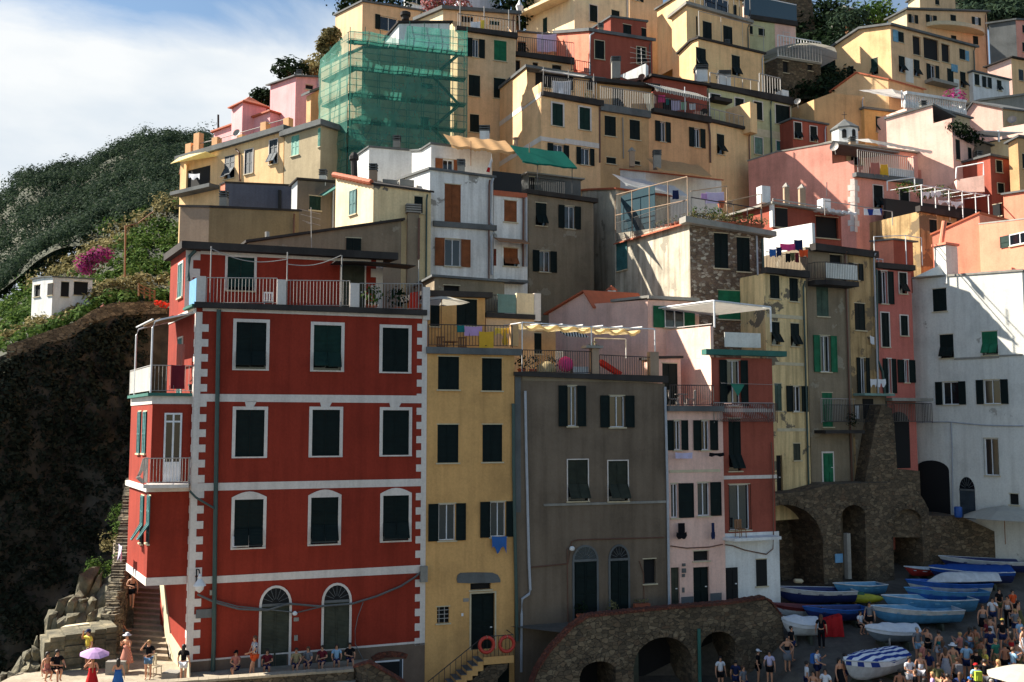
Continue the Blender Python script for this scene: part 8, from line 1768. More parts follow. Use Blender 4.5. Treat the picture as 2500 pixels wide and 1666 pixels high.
mb = MB(); mb.tube([P3(335, 440, 58), P3(330, 270, 58)], .2, 8); mb.lathe(P3(330, 262, 58), [(.3, -.1), (.3, .1), (.15, .35)], 8); mb.build('flue', 'slatedark', HS['cream'].root)
for x in (670, 830): mb = MB(); mb.box(P3(x, 505, 58), (.9, .5, .4), .3); mb.build('roof_block', 'concrete', HS['cream'].root)
view('a6'); mb = MB(); mb.tube([P3(1070, 1150, 53.8), P3(1068, 1045, 53.8)], .13, 8); mb.build('flue', 'ironlight', HS['shed'].root)
mb = MB(); b_ = P3(1492, 1240, 53.6); mb.tube([b_, P3(1487, 810, 53.6)], .02, 4)
for k, y in enumerate((850, 900, 960)): a = P3(1487, y, 53.6); mb.tube([a + Vector((-.7 + .1 * k, 0, .15)), a + Vector((.5, .2, -.1))], .012, 4)
mb.tube([P3(1487, 970, 53.6), P3(1440, 955, 53.6)], .012, 4); tag(mb.build('antenna', 'ironlight', at=b_), 'tall thin television antenna above the grey gable house', 'antenna')
h = HS['greywin']; canopy(h.root, h.F, 1545, 745, 1720, 640, 1.6, .1, 'tealgreen', 'door_canopy', .3, 6, .0, .08, 1)
h = HS['yellong']; F = h.F; s0, z0 = F.hit(235, 690)[0], F.hit(430, 640)[1]; s1 = F.hit(610, 620)[0]
mb = MB(); mb.fbox(F, s0, s1, z0 - .3, z0, .01, 1.0); mb.build('balcony_slab', 'slate', h.root); railing(h.root, [F.pt(s0, 0, .05), F.pt(s0, 0, .95), F.pt(s1, 0, .95), F.pt(s1, 0, .05)], z0, 1.7, 'ironlight', .3, .03)
mb = MB(); a, b = F.hit(262, 425), F.hit(610, 325); q = [F.pt(a[0], a[1] - .0, 1.2), F.pt(s1 - .3, a[1] + .25, 1.2), F.pt(s1 - .3, b[1], .05), F.pt(a[0], a[1] + 1.0, .05)]; mb.hexa(q + [x + Vector((0, 0, .05)) for x in q]); mb.build('awning', 'awning_cream', h.root)
fsheet(F, 1.0, 415, 510, 520, 570, 'white laundry over the awning balcony railing', 'cl_white', ragged=.5); fpart(h.root, F, 'porch_pillar', 'yellow', [(288, 400, 312, 640, .01, .2)])
view('a1'); FT = Fac(P3(615, 1400, 80.5), P3(1890, 1090, 71.6)).off(-.6); zt_ = HS['yellong'].zA + .5
for x, y0, y1 in ((622, 1375, 1500), (702, 1275, 1400), (875, 1315, 1450), (1115, 1290, 1380), (1340, 1170, 1300), (1560, 1130, 1250)): a, b, c, d = FT.rect(x - 26, y0, x + 26, y1); mb = MB(); mb.fbox(FT, a, b, c - .6, d, -.5, 0); mb.build('terrace_pillar', 'orange', h.root)
mb = MB()
for (xa, ya), (xb, yb) in (((640, 1390), (880, 1330)), ((880, 1330), (1340, 1200)), ((880, 1400), (1340, 1270)), ((1340, 1190), (1560, 1130)), ((1340, 1260), (1560, 1200))): mb.tube([FT.pt(*FT.hit(xa, ya), -.2), FT.pt(*FT.hit(xb, yb), -.2)], .04, 4)
mb.build('terrace_railing', 'ironlight', h.root); dish(h.root, FT.pt(*FT.hit(1115, 1280), .3), .34, (-.3, -.9, .3)); a, b, c, d = FT.rect(640, 1385, 730, 1490); mb = MB(); mb.fbox(FT, a, b, c - .5, d, -.3, -.1); mb.build('parapet', 'orange', h.root)
mb = MB(); mb.tube([P3(912, 1230, 90), P3(912, 1100, 90)], .1, 5); tag(mb.build('utility_pole', 'slatedark', at=P3(912, 1230, 90)), 'short dark pole behind the pink wing against the sky', 'pole')
p = P3(1210, 1005, 85.6); mb = MB(); mb.tube([p + Vector((-.25, 0, .15)), p + Vector((-.1, 0, .02)), p + Vector((.15, 0, -.05)), p + Vector((.4, 0, -.2))], [.05, .12, .13, .02], 8); mb.prism([p + Vector((-.2, 0, .1)), p + Vector((-.35, 0, .4)), p + Vector((-.1, .02, .15))], (0, .04, 0)); tag(mb.build('gull', 'hairgrey', at=p), 'grey gull perched on the pink turret roof', 'gull')
view('a3'); h = HS['peachlow']; F = h.F; frail(F, h.root, 235, 520, 780, 580, 1.5, .2, 'iron', .2, .018); fsheet(HS['peachpent'].F, .8, 410, 360, 595, 540, 'large white sheet hanging on the peach terrace below the terracotta house', 'cl_palelilac', wav=.1)
fposts(h.root, F, (235, 480, 715), (300, 320, 350), (520, 545, 575), .15, .03, 'ironlight', False); pot(F.pt(F.hit(320, 500)[0], h.zA, -.5), 'green plant on the peach laundry terrace', .3, 'leaf_dark', .9, 70)
h = HS['peach']; F = h.F; frail(F, h.root, 490, 905, 1000, 965, 1.45, .1, 'iron', .18, .018); fsheet(F, .05, 582, 775, 760, 925, 'two white towels drying on the peach house terrace', 'cl_white', wav=.1); fposts(h.root, F, (508, 748, 990), (630, 660, 700), (905, 930, 960), -.2, .03, 'ironlight', False)
fpart(h.root, h.F, 'terrace_wall', 'peach', [(475, 790, 500, 905, -3.2, .0)]); canopy(HS['peachloft'].root, HS['peachloft'].F, 440, 715, 860, 770, 1.2, .05, 'sail_white', 'blind', .2, 8, .02, .1, 2)
pot(F.pt(F.hit(945, 950)[0], h.zA, -.3), 'plant with white flowers at the right end of the peach terrace', .25, 'leaf_spur', .6, 60)
h = HS['beigemid']; F = h.F; frail(F, h.root, 1035, 1040, 1505, 1100, 1.75, .15, 'ironlight', .16, .018)
t = thing('deck_wedge', 'sunlit white side wall of the plank terrace between beige house and striped awning', 'wall', P3(1480, 1000, 75)); mb = MB(); q = [P3(1440, 905, 75.8), P3(1535, 890, 75.2), P3(1535, 1065, 74.6), P3(1500, 1065, 74.8)]; mb.prism(q, (.2, .15, 0)); mb.build('panel', 'cream', t)
t = thing('roof_shed', 'white lean-to wall with red rim beside the terracotta house', 'wall', P3(1400, 700, 79)); mb = MB(); q = [P3(1220, 728, 79.5), P3(1475, 610, 78), P3(1475, 735, 78), P3(1300, 760, 79)]; mb.prism(q, (.3, .5, 0)); mb.build('panel', 'white', t)
h = HS['beigeloft']; dish(h.root, P3(1437, 738, 75.5), .3, (-.3, -.9, .2), 'pipebrown'); chimney(h.root, P3(1190, 760, 75.6), .7, 1.4);
mb = MB(); b_ = P3(1440, 720, 75.8); mb.tube([b_, P3(1432, 460, 75.8)], .03, 4)
for k in range(4): a = P3(1432, 480 + 40 * k, 75.8); mb.tube([a + Vector((-.9, 0, .25 - .1 * k)), a + Vector((.8, .1, -.2 + .1 * k))], .02, 4)
tag(mb.build('antenna', 'ironlight', at=b_), 'branched television antenna in front of the terracotta house', 'antenna')
h = HS['orange']; F = h.F; canopy(h.root, F, 1545, 850, 2070, 955, .3, -1.6, 'stripes_awning', 'striped_awning', 1.1, 26, .0, .3, 1); fposts(h.root, F, (1835, 2070), (840, 900), (1080, 1170), .2, .035, 'whitemetal', False)
for x0, x1, y0, y1, lb, m_ in ((1590, 1655, 915, 990, 'pink towel under the striped awning', 'cl_pink'), (1660, 1690, 950, 1010, 'teal cloth under the striped awning', 'cl_teal'), (1712, 1800, 965, 1070, 'pale lilac towel under the striped awning', 'cl_palelilac'), (1803, 1860, 980, 1060, 'mint green towel under the striped awning', 'cl_mint'), (1885, 1945, 995, 1060, 'white cloth at the right under the striped awning', 'cl_white')): fsheet(F, .1, x0, y0, x1, y1, lb, m_)
frail(F, h.root, 1545, 1060, 2080, 1160, 1.2, .2, 'iron', .16, .018); dish(h.root, F.pt(*F.hit(2010, 1085), .3), .34, (-.4, -.8, .2), 'slatedark')
h = HS['yellowrow']; view('a4'); frail(h.F, h.root, 120, 1165, 490, 1250, 1.1, .1, 'ironlight', .5, .025); t = thing('yellow_parapet', 'small sunlit yellow parapet block on the terrace of the yellow end house', 'wall', P3(450, 1200, 79)); mb = MB(); mb.box(P3(430, 1165, 79.5), (2.6, .9, 2.6), -.9); mb.build('block', 'yellow', t)
h = HS['palegreen']; F = h.F; frail(F, h.root, 125, 828, 590, 905, 1.2, .1, 'ironlight', .8, .03); frail(F, h.root, 600, 905, 800, 950, 1.9, .1, 'ironlight', .3, .03)
for x, y in ((265, 850), (45, 800)): chimney(h.root, P3(x, y, 82.5), 1.0, 1.1, 'white')
fpart(h.root, F, 'roof_box', 'white', [(822, 865, 885, 960, -.8, .0)]); fpart(h.root, F, 'balcony', 'slatedark', [(120, 960, 290, 995, .0, .8)])
h = HS['redthin']; dish(h.root, P3(965, 970, 83), .3); t = thing('pink_parapet', 'small pink roof wall above the narrow red house', 'wall', P3(1140, 1120, 86)); mb = MB(); q = [P3(1090, 1135, 86), P3(1190, 1175, 86.4), P3(1195, 1085, 86.4), P3(1100, 1095, 86)]; mb.prism(q, (.6, 1.2, 0)); mb.build('panel', 'pink', t)
h = HS['bigyellow']; F = h.F; frail(F, h.root, 20, 368, 640, 515, 2.6, .1, 'ironlight', 2.2, .02); h = HS['bigyellowup']; frail(h.F, h.root, -85, 45, 500, 215, 2.6, .25, 'iron', .7, .03)
view('a3'); h = HS['terra']; frail(h.F, h.root, -240 + 990, 690, 935, 720, 1.0, .3, 'iron', .2, .02)
view('a2'); h = HS['yellowtall']; F = h.F; frail(F, h.root, 1440, 275, 1985, 340, 1.25, .1, 'iron', .25, .018); fsheet(F, .15, 1560, 215, 1650, 295, 'white cloth on the balcony of the tall yellow house', 'cl_white'); fsheet(F, .15, 1655, 200, 1690, 300, 'yellow cloth on the balcony of the tall yellow house', 'cl_yellow'); fposts(h.root, F, (1460, 1690, 1925), (30, 65, 100), (280, 310, 335), .1, .045, 'ironlight', False)
h = HS['scaffup']; mb = MB(); mb.lathe(P3(940, 195, 73.5), [(.3, 0), (.3, .3), (.42, .34), (.42, .6), (.3, .66)], 12); mb.build('chimney', 'slatedark', h.root)
view('a4'); h = HS['whitesheds']; F = h.F; mb = MB(); a, b = F.hit(450, 150), F.hit(955, 235); mb.hexa([F.pt(a[0], a[1], .1), F.pt(a[0], a[1], .16), F.pt(b[0], b[1], .16), F.pt(b[0], b[1], .1), F.pt(a[0], a[1] + 2.2, .1), F.pt(a[0], a[1] + 2.2, .16), F.pt(b[0], b[1] + 2.0, .16), F.pt(b[0], b[1] + 2.0, .1)]); mb.build('glass_balustrade', 'paneblue', h.root); mb = MB(); mb.tube([F.pt(a[0], a[1] + 2.25, .13), F.pt(b[0], b[1] + 2.05, .13)], .06, 5); mb.build('handrail', 'whitemetal', h.root)
house('terracestone', 'grey_house', 'ivy covered grey stone house with white railed terrace and parasol', (775, 560, 92), (1190, 625, 94), l=[(655, 610)], sd=-50, h=8, m='masonry', roof='concrete', rt=.2, ov=.1, win=[('k', 830, 590, 880, 700), ('k', 1065, 620, 1110, 680)])
h = HS['terracestone']; frail(h.F, h.root, 778, 545, 1190, 612, 2.2, .1, 'whitemetal', .35, .035); p = h.F.pt(h.F.hit(1040, 540)[0], h.zA + .2, -1.4); parasol('parasol', 'big pale parasol on the ivy covered terrace near the top', p, P3(1030, 430, 94).z - p.z, 4.2, 'parasol', 8, drop=.3, group='parasols on the terraces')
view('b1'); h = HS['pinkmid']; F = h.F; zf_ = h.zA; frail(F, h.root, 980, 255, 1440, 315, 1.9, .15, 'ironlight', .2, .02); canopy(HS['pinkmidloft'].root, HS['pinkmidloft'].F, 950, 20, 1465, 115, 2.0, .1, 'sail_white', 'awning', .5, 20, .04, .3, 3)
fsheet(F, .25, 1075, 165, 1145, 275, 'pink towel on the salmon house terrace railing', 'cl_rose'); fsheet(F, .25, 1155, 180, 1215, 285, 'orange yellow towel on the salmon house terrace railing', 'cl_gold'); fpart(h.root, F, 'white_fence', 'white', [(1215, 215, 1440, 315, .1, .14)]); fpart(h.root, F, 'terrace_pillar', 'pink', [(1440, 110, 1475, 325, -.5, .1)])
fgar(F, .5, 1150, 545, 1265, 650, 'black clothes hanging under the salmon house window', 'cl_black'); fsheet(F, .5, 1265, 560, 1310, 610, 'blue and white cloth hanging under the salmon house window', 'cl_sky'); dish(h.root, h.L.pt(*h.L.hit(812, 40), .5), .36, (-.6, -.7, .2)); mb = MB(); mb.tube([P3(735, 440, 62.4), P3(735, 320, 62.4)], .03, 4); tag(mb.build('antenna', 'iron', at=P3(735, 440, 62.4)), 'thin rod antenna on the white terrace pillar', 'antenna')
h = HS['terracehouse']; F = h.F; canopy(h.root, F, 610, 570, 850, 605, 1.6, .1, 'tarp_white', 'ragged_canopy', .1, 14, .1, .2, 5); fsheet(F, 2.2, 855, 590, 1000, 650, 'blue and white striped cloth on the pole of the pink terrace', 'stripes_blue', group='washing hung out to dry')
fposts(h.root, F, (555, 1100), (525, 610), (640, 720), 2.0, .03, 'ironlight', True); fpart(h.root, F, 'white_pillar', 'white', [(735, 445, 800, 560, -1.0, -.4)]); frail(F, h.root, 330, 480, 730, 545, .3, -.5, 'ironlight', 1.0, .03)
fpart(h.root, F, 'roof_pillar', 'white', [(210, 348, 280, 485, -.7, -.1)]); chimney(h.root, F.pt(F.hit(480, 480)[0], F.hit(480, 480)[1], -1), .35, 1.2, 'tan', 'concrete', False); chimney(h.root, F.pt(F.hit(610, 490)[0], F.hit(610, 490)[1], -1), .4, 1.2, 'tan', 'concrete', False)
h = HS['paleyellow']; F = h.F; frail(F, h.root, 220, 1035, 560, 1085, F.hit(400, 920)[1] - F.hit(400, 1060)[1], .2, 'iron', .12, .012)
for x0, x1, y0, y1, lb, m_ in ((228, 285, 875, 950, 'bright blue patterned cloth on the yellow house terrace line', 'cl_blue'), (285, 330, 860, 950, 'navy cloth beside the blue patterned cloth', 'cl_navy'), (318, 440, 830, 905, 'bright pink towel on the yellow house terrace line', 'cl_pink'), (432, 500, 800, 905, 'dark navy towel right of the pink towel', 'cl_navy'), (365, 400, 910, 990, 'black shorts under the pink towel', 'cl_black'), (440, 470, 905, 1000, 'dark red cloth on the yellow house terrace line', 'cl_maroon'), (470, 545, 880, 950, 'orange patterned cloth at the right end of the line', 'cl_orange'), (400, 438, 905, 985, 'olive cloth between the shorts and the dark red cloth', 'cl_olive')): fsheet(F, .35, x0, y0, x1, y1, lb, m_, ragged=.2)
h = HS['olivefront']; view('b1'); sheet('small white towel under the dark shutter of the ochre house', (HS['ochrenarrow'].F.pt(1.6, HS['ochrenarrow'].F.hit(1060, 1250)[1] - 2.6, .2), HS['ochrenarrow'].F.pt(2.0, HS['ochrenarrow'].F.hit(1060, 1250)[1] - 2.7, .2)), .5, 'cl_white')
view('b8'); F = HS['ochrenarrow'].F; z_ = F.hit(430, 1085)[1]; r_ = HS['ochrenarrow'].root; mb = MB(); mb.fbox(F, .1, F.W + .3, z_ - .15, z_, .01, .9); mb.build('balcony_slab', 'lightgreen', r_); railing(r_, [F.pt(.12, 0, .05), F.pt(.12, 0, .85), F.pt(F.W + .25, 0, .85)], z_, 1.15, 'iron', .13, .012)
fsheet(F, .95, 400, 965, 455, 1045, 'white clothes on the small balcony of the ochre house', 'cl_white', ragged=.4); fsheet(F, .95, 465, 965, 530, 1050, 'white trousers on the small balcony of the ochre house', 'cl_white', ragged=.6)
F = HS['redright'].F; r_ = HS['redright'].root; z_ = F.hit(740, 1125)[1]; mb = MB(); mb.fbox(F, .1, F.W + .5, z_ - .2, z_, .01, 1.0); mb.build('balcony_slab', 'concrete', r_); railing(r_, [F.pt(.15, 0, .9), F.pt(F.W + .45, 0, .9), F.pt(F.W + .45, 0, .1)], z_, 1.25, 'iron', .13, .012)
F = HS['olivefront'].F; r_ = HS['olivefront'].root; z_ = F.hit(140, 1395)[1]; mb = MB(); mb.fbox(F, .3, F.W, z_ - .2, z_, .01, 1.0); mb.build('balcony_slab', 'slatedark', r_); railing(r_, [F.pt(.35, 0, .9), F.pt(F.W, 0, .9)], z_, 1.1, 'iron', .13, .012)
mb = MB(); leaves(mb, F.pt(F.hit(270, 1330)[0], z_ + .6, .8), (.4, .3, .5), 120, .12); tag(mb.build('balcony_plant', 'leaf_dark', at=F.pt(2, z_, .8)), 'dark plant on the lower balcony of the olive house', 'plant')
view('c1'); door(r_, F, F.rect(428, 222, 520, 520), 'bright', cut=False, trim='trimwhite', tw=.1)
view('b1'); h = HS['coralpent']; F = HS['redright'].F; fposts(HS['redright'].root, F, (1130, 1390, 1520), (765, 755, 775), (1000, 1000, 1000), -.1, .03, 'whitemetal', True); chair(F.pt(F.hit(1215, 985)[0], F.hit(1300, 1005)[1], -.6), .5, 'white chair on the coral balcony above the pinkish red house')
t = HS['whiteright'].root; p = P3(1735, 1075, 62.6); mb = MB(); mb.box(p + Vector((0, .3, .6)), (1.2, .9, 2.6), .5); o = mb.build('chimney', 'whitestain', t); mb = MB(); mb.box(p + Vector((0, .3, 2.0)), (1.4, 1.1, .15), .5); mb.tube([p + Vector((-.3, .3, 2)), P3(1700, 640, 62.8)], .16, 8); mb.build('flue', 'coral', o)
p = P3(1560, 1080, 62.8); t2 = thing('lean_to', 'small white plastered ridge at the top left corner of the large white house', 'roof', p); mb = MB(); q = [P3(1460, 1095, 62.8), P3(1690, 985, 62.6), P3(1690, 1080, 62.4)]; mb.prism(q, (.5, 1.0, 0)); mb.build('gable', 'whitestain', t2)
h = HS['pergolahouse']; F = h.F; zf_ = h.zA; t = thing('pergola', 'dark shaded pergola hung with white laundry', 'pergola', F.pt(2, zf_, -1)); mb = MB()
s0, z0 = F.hit(1510, 345); s1, z1 = F.hit(2060, 430)
for k in range(6): s = s0 + (s1 - s0) * k / 5; zz = z0 + (z1 - z0) * k / 5; mb.tube([F.pt(s, zf_ - (.2 * k), 0), F.pt(s, zz, 0)], .04, 5); mb.tube([F.pt(s, zz, .1), F.pt(s, zz + .3, -3)], .03, 4)
mb.tube([F.pt(s0, z0, 0), F.pt(s1, z1, 0)], .045, 5); mb.build('frame', 'whitemetal', t); mb = MB(); mb.fbox(F, s0 - .3, s1 + 3.0, zf_ - 2.5, z0 - .3, -3.4, -3.2); mb.build('back_screen', 'black', t)  # black sheet added behind the frame to stand for the recess's shade
for x0, x1, y0, y1, lb in ((1520, 1590, 395, 470, 'white clothes at the left of the dark pergola'), (1600, 1680, 390, 450, 'white cloth in the middle of the dark pergola'), (1660, 1760, 465, 515, 'white cloths on the lower line of the dark pergola, left end'), (1765, 1850, 475, 545, 'white shirts on the lower line of the dark pergola, right end')): fsheet(F, -.1, x0, y0, x1, y1, lb, 'cl_white', ragged=.6)
mb = MB()
for k in range(10): leaves(mb, F.pt(s0 + .2 + k * .55, z0 + .3 + .25 * sin(k), -2.2), (.45, .4, .5), 50, .16)
tag(mb.build('climbing_plant', 'leaf_spur', at=F.pt(s0, z0, -2)), 'green shrubs on the terrace above the dark pergola', 'plant'); fposts(HS['pinkright'].root, F, (1500, 1730), (228, 200), (310, 330), -3.2, .05, 'whitemetal', True)
h = HS['pinkright']; F = h.F; t = thing('pink_balcony', 'pale pink walled balcony with white metal frame at the foot of the tall pink house', 'balcony', P3(1900, 330, 73)); mb = MB(); q = [P3(1800, 300, 74), P3(2025, 262, 73), P3(2030, 400, 73), P3(1800, 400, 74)]; mb.prism(q, (.3, 2.2, 0)); mb.build('parapet', 'palepink', t); mb = MB(); mb.tube([P3(1800, 200, 74), P3(2020, 160, 73), P3(2022, 265, 73)], .06, 5); mb.tube([P3(1800, 200, 74), P3(1795, 290, 74)], .06, 5); mb.build('frame', 'whitemetal', t)
view('a5'); mb = MB()
for k in range(9): u = k / 8; leaves(mb, P3(1300 + 190 * u, 1210 + 130 * u, 76.3 + 1.6 * u), (.8, .7, .6), 60, .25)
tag(mb.build('climbing_plant', 'leaf_dark', at=P3(1400, 1280, 77)), 'dark plants spilling over the roof edge of the tall pink house', 'plant')
h = HS['pinkgable']; canopy(h.root, Fac(P3(1540, 1250, 78), P3(1915, 1275, 79)), 1540, 1262, 1915, 1280, .4, -2.5, 'tarp_white', 'awning', .4, 8, .02, .1, 1); fposts(HS['creamsmall'].root, Fac(P3(1540, 1250, 78), P3(1915, 1275, 79)), (1690,), (1262,), (1370,), .3, .08, 'whitemetal', False)
F = Fac(P3(660, 960, 82), P3(1410, 1110, 86)); t = thing('balustrade_terrace', 'white balustrade terrace with a white awning below the big yellow house', 'terrace', F.pt(4, F.hit(800, 1080)[1])); z0, z1 = F.hit(835, 1030)[1], F.hit(1400, 1110)[1]; s0, s1 = F.hit(835, 1000)[0], F.W
mb = MB(); mb.hexa([F.pt(s0, z0 - 4, 0), F.pt(s1, z1 - 4, 0), F.pt(s1, z1 - 4, -5), F.pt(s0, z0 - 4, -5), F.pt(s0, z0, 0), F.pt(s1, z1, 0), F.pt(s1, z1, -5), F.pt(s0, z0, -5)]); mb.build('base', 'palepink', t); mb = MB(); n = 26
for k in range(n + 1):
 u = k / n; s = s0 + (s1 - s0) * u; zz = z0 + (z1 - z0) * u; mb.lathe(F.pt(s, zz, -.15), [(.12, 0), (.17, .35), (.08, .8), (.12, 1.25)], 7)
mb.build('balusters', 'white', t); mb = MB(); mb.hexa([F.pt(s0, z0 + 1.25, -.4), F.pt(s1, z1 + 1.25, -.4), F.pt(s1, z1 + 1.25, .1), F.pt(s0, z0 + 1.25, .1), F.pt(s0, z0 + 1.5, -.4), F.pt(s1, z1 + 1.5, -.4), F.pt(s1, z1 + 1.5, .1), F.pt(s0, z0 + 1.5, .1)]); mb.build('rail', 'white', t)
canopy(t, F, 740, 835, 1310, 960, -.5, -4.5, 'sail_white', 'awning', 1.2, 22, .05, .35, 6); fposts(t, F, (830, 1340), (850, 940), (1010, 1090), -.5, .06, 'whitemetal', False)
mb = MB(); leaves(mb, F.pt(F.hit(1380, 980)[0], z1 + 1.9, -1), (1.1, .8, 1.0), 160, .3); tag(mb.build('flower_bush', 'leaf_magenta', at=F.pt(s1, z1, -1)), 'magenta flowering bush at the end of the balustrade terrace', 'plant')
p = P3(248, 1350, 78.5); t = thing('chapel_turret', 'small white eight sided chapel turret with grey pyramid roof and cross', 'turret', p); R_ = 1.12; zt_ = P3(248, 1248, 78.5).z; mb = MB(); mb.lathe(Vector((p.x, p.y, p.z - 4)), [(R_, 0), (R_, zt_ - p.z + 4)], 8); mb.build('drum', 'white', t); mb = MB(); mb.lathe(Vector((p.x, p.y, zt_)), [(R_ * 1.12, -.05), (R_ * 1.12, .05), (.04, .95)], 8); mb.build('roof', 'slate', t)
mb = MB(); q = Vector((p.x, p.y, zt_ + .9)); mb.tube([q, q + Vector((0, 0, .7))], .025, 5); mb.tube([q + Vector((-.22, 0, .45)), q + Vector((.22, 0, .45))], .025, 5); mb.build('cross', 'iron', t)
for a in (-.3927 - pi / 2 , .3927 - pi / 2):
 c = Vector((p.x + R_ * .93 * cos(a), p.y + R_ * .93 * sin(a), 0)); d = Vector((-sin(a), cos(a))); Fq = Fac(Vector((c.x, c.y)) - d * .6, Vector((c.x, c.y)) + d * .6); w_ = [Fq.pt(.42, zt_ - .95, .02), Fq.pt(.78, zt_ - .95, .02)] + [Fq.pt(.6 + .18 * cos(pi * k / 8), zt_ - .38 + .18 * sin(pi * k / 8), .02) for k in range(9)]; mb = MB(); mb.prism(w_, Fq.pt(0, 0, 0) - Fq.pt(0, 0, .03)); mb.build('arched_opening', 'dark', t)
h = HS['balconyyellow']
view('c4'); view('c5'); chair(on_z(1850, 1480, ZTR), .9, 'white slatted chair on the terrace behind the woman in denim shorts', 'stonetrim')
view('c7'); mb = MB()
for k in range(6): leaves(mb, P3(1000 + 14 * k, 1150 + 4 * k, 89), (.35, .2, .3), 10, .3)
tag(mb.build('safety_net', 'net_orange', at=P3(1040, 1160, 89)), 'orange plastic safety netting on the path beside the red house', 'netting')
# ------------------------------------------------------------------ trees, tower, church
def tree(label, v_, pts, D, base, leaf='leaf_dark', size=.4, n=120, name='tree', group=None, trunk='wood'):
 view(v_); c = P3(*base, D); t = thing(name, label, 'tree', c, group); tb = MB(); cs = [(P3(x, y, D + RN.uniform(-1, 1)), r) for x, y, r in pts]
 top = sum((q for q, _ in cs), Vector()) / len(cs); tb.tube([c, c.lerp(top, .5) + Vector((.15, 0, 0)), top], [.3, .22, .1], 7)
 for q, r in cs: tb.tube([c.lerp(top, .55), c.lerp(top, .55).lerp(q, .6) + Vector((0, 0, .2)), q], [.14, .08, .03], 5)
 tb.build('trunk', trunk, t); mb = MB()
 for q, r in cs:
  leaves(mb, q, (r, r, r * .85), n, size, up=.1)
  for _ in range(5): d = Vector((RN.gauss(0, 1), RN.gauss(0, 1), RN.gauss(0, .7) + .3)).normalized(); leaves(mb, q + d * r * .9, r * .42, n // 5, size * .9)
 mb.build('crown', leaf, t); return t
tree('dark bushy pine behind the pink house at the upper left', 'a1', [(1540, 670, 1.3), (1600, 650, 1.4), (1660, 690, 1.2)], 90, (1600, 800), group='trees above the pink houses')
tree('brownish dry shrub tree between pink house and scaffolding', 'a1', [(1760, 690, 1.1), (1830, 670, 1.2), (1860, 700, 1.0)], 91, (1800, 800), 'leaf_dry', group='trees above the pink houses')
tree('round dark tree left of the tall pink house', 'a1', [(1320, 960, 1.2), (1360, 1000, 1.2), (1290, 990, .8), (1350, 930, .9)], 88, (1340, 1120), group='trees above the pink houses')
tree('dark tree left of the scaffold on the rock edge', 'a2', [(160, 420, .7), (185, 380, .6), (220, 420, .9), (245, 330, .8), (200, 500, .9), (160, 560, .9), (250, 450, .8)], 84, (200, 660), 'leaf_dry', group='trees at the top')
tree('large dark tree behind the yellow house at the top edge', 'a2', [(400, -20, 2.4), (520, -30, 2.4), (450, 40, 1.6), (380, 60, 1.2), (640, -20, 2.4), (760, 0, 2.2), (850, 40, 1.8)], 97, (560, 150), group='trees at the top')
tree('pink flowering oleander on the roof terrace at the top', 'a2', [(1200, 70, 1.2), (1280, 30, 1.5), (1370, 20, 1.5), (1440, 40, 1.2), (1190, 20, 1.0)], 92, (1300, 130), 'leaf_pink', .3, group='trees at the top')
tree('very dark tree beside the cream house at the top', 'a2', [(1950, 30, 2.2), (2020, 90, 2.4), (1950, 150, 2.0), (2050, 180, 1.8), (2060, 20, 2)], 97, (2000, 330), 'leaf_dark', .5, group='trees at the top')
view('a2'); p = P3(2032, 150, 90); t = thing('street_lamp', 'white lantern street lamp beside the dark tree at the top', 'lamp', p); mb = MB(); mb.lathe(p, [(.12, 0), (.35, .8), (.4, .9), (.15, 1.3), (.03, 1.7)], 8); mb.build('lantern', 'framewhite', t); mb = MB(); mb.tube([p, p + Vector((.1, .2, -3))], .08, 5); mb.build('post', 'iron', t)
for k, (pts, b, lb, D) in enumerate((([(1150, 200, 2.4), (1190, 150, 2.2), (1230, 230, 2.0), (1140, 260, 2.0)], (1180, 380), 'dark conical tree left of the church spire', 124), ([(1265, 150, 2.6), (1275, 240, 2.6), (1250, 110, 1.6), (1300, 300, 2.6)], (1280, 400), 'tall dark tree next to the church spire', 122), ([(1430, 230, 2.8), (1480, 190, 2.4), (1500, 260, 2.6), (1400, 290, 2.6), (1450, 310, 2.6)], (1440, 420), 'broad dark tree right of the church spire', 118), ([(1010, 330, 2.2), (1080, 400, 2.4), (1150, 460, 2.4), (1220, 420, 2.4), (1010, 420, 2)], (1090, 520), 'shaded tree below the stone tower', 112), ([(1280, 480, 2.2), (1290, 560, 2.2), (1230, 560, 2)], (1260, 640), 'shaded tree left of the big yellow gable', 106))): tree(lb, 'a4', pts, D, b, 'leaf_dark' if k != 2 else 'leaf_wood', .55, 110, group='trees by the church')
tree('light green bushy tree left of the tall pale yellow house', 'a5', [(450, 190, 2.2), (520, 170, 2.4), (590, 170, 2.4), (640, 180, 1.8), (540, 210, 2.2)], 122, (540, 280), 'leaf_spur', .5, group='trees by the church')
tree('thin bare branched tree above the light green tree', 'a5', [(560, 100, 1.2), (600, 80, 1.2), (500, 130, 1.0)], 125, (560, 190), 'leaf_dry', .18, 30, group='trees by the church')
view('a4')
def bankpt(u, v): x = 640 + 900 * u; y = 430 + 520 * v; p = P3(x, y, 104 - 12 * v); p.z += nz(p, .2) * 1.5; return p
structure(grid('bank', 24, 16, bankpt, 'soil')); mb = MB(); md = MB()
for _ in range(230): u, v = RN.random(), RN.random(); s = RN.uniform(.7, 1.5); leaves(md if u > .55 and RN.random() < .6 else mb, bankpt(u, v) + Vector((0, 0, .3)), (s, s, s * .8), 42, .38)
tag(mb.build('dark_scrub', 'leaf_dark'), 'dark shaded scrub on the steep bank between the yellow houses', 'scrub', kind='stuff'); tag(md.build('green_scrub', 'leaf_wood'), 'mid green scrub on the bank left of the big yellow gable', 'scrub', kind='stuff')
view('a5')
def wpt(u, v): x = 1300 + 1000 * u; y = -160 + 420 * v; p = P3(x, y, 165 - 30 * v); p.z += nz(p, .08) * 3; return p
structure(grid('wooded_slope', 24, 14, wpt, 'soil')); mb = MB()
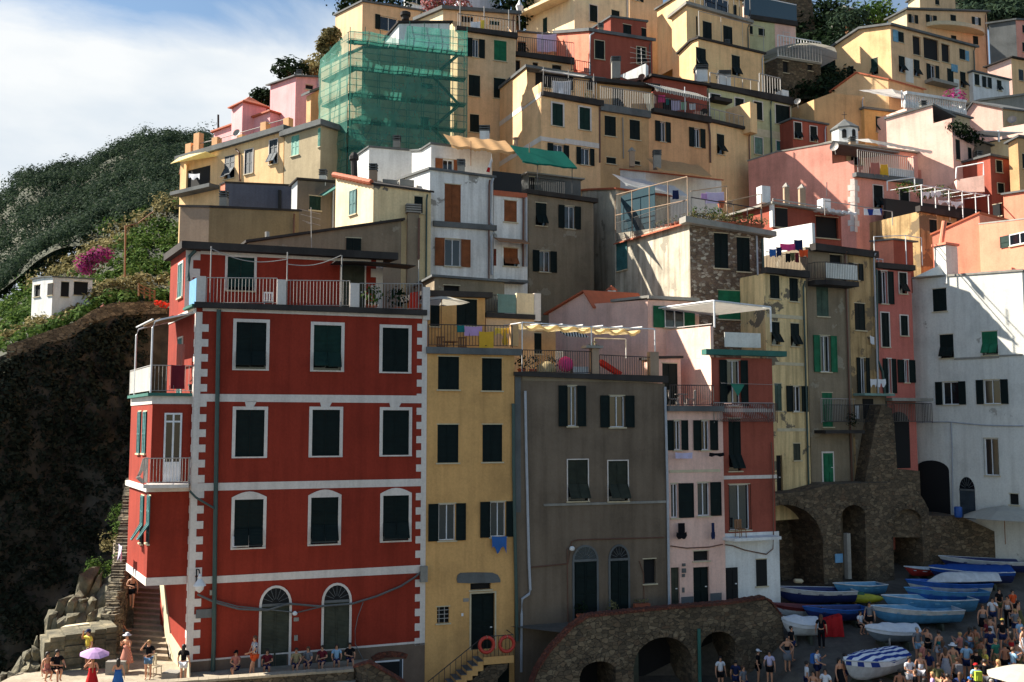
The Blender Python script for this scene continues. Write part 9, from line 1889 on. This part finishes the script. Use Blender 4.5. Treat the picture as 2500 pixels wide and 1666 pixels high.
for _ in range(240): p = wpt(RN.random(), RN.random() * .95); s = RN.uniform(1.6, 3.0); leaves(mb, p + Vector((0, 0, .8)), (s, s, s * .8), 60, .7)
tag(mb.build('slope_wood', 'leaf_wood'), 'green wooded slope at the top right corner', 'woodland', kind='stuff')
view('a4'); A_, B_, C_ = P3(560, 0, 112), P3(1095, 40, 112), P3(1125, 260, 118); t = thing('stone_tower', 'dark brown old fortress wall rising above the houses at the top', 'tower', A_); F = Fac(A_, B_); mb = MB(); zb_ = P3(900, 420, 112).z; zt_ = P3(900, -120, 112).z
mb.prism([F.pt(0, zb_ - 2), F.pt(F.W + .8, zb_ - 2), F.pt(F.W, zt_), F.pt(0, zt_)], F.pt(0, 0, 0) - F.pt(0, 0, 9)); mb.build('wall', 'masonry', t)
view('a5'); p = P3(215, 140, 135); t = thing('church_spire', 'pale stone church spire rising between the trees', 'church', p); zt_ = P3(215, 45, 135).z; z0 = P3(215, 132, 135).z; zb_ = P3(215, 420, 135).z; mb = MB(); w = 1.35; mb.box((p.x, p.y, (zb_ + z0) / 2), (2 * w, 2 * w, z0 - zb_), .6); mb.build('bell_tower', 'concrete', t); mb = MB(); mb.lathe(Vector((p.x, p.y, z0)), [(w * 1.5, 0), (w * 1.45, .15), (w * 1.3, .3), (.05, zt_ - z0)], 8); mb.build('spire', 'concrete', t)
for dx in (-.55, .55): mb = MB(); mb.box((p.x + dx - .25, p.y - w * 1.25, z0 - 2.2), (.45, 1.0, 1.8), .6); mb.build('belfry_opening', 'dark', t)
house('church', 'white_church', 'sunlit white church gable between the dark trees', (25, 290, 128), (110, 290, 129), l=[(-15, 270), (-60, 300)], sd=-50, h=14, m='concrete', ms='whitestain', roof='slate', rt=.2)
for k, q in enumerate('beige greywin cream white pinkhill yellowtop yellowpent creamtall terra yellowrow bigyellow bigyellowup palegreen redthin pinkmid pinkright olive gabletwo yellowhigh brick coral olivefront ochrenarrow paleyellow'.split()):
 h = HS[q]; F = h.F; mb = MB(); s = F.W - .3; mb.tube([F.pt(s, h.zB - .2, .25), F.pt(s, h.zB - .5, .1), F.pt(s, h.zb, .1)], .055, 6); mb.build('drainpipe', ('pipebrown', 'pipe', 'pipegreen')[k % 3], h.root)
 if k < 20 and h.root.name[:4] != 'oliv': t_ = h.tl * RN.uniform(.3, .6); p = h.A + h.sv * t_ + F.d * (F.W * RN.uniform(.25, .75)); chimney(h.root, (p.x, p.y, interp(t_, h.prof)), .45, .7, ('concrete', 'whitestain', 'tan')[k % 3])
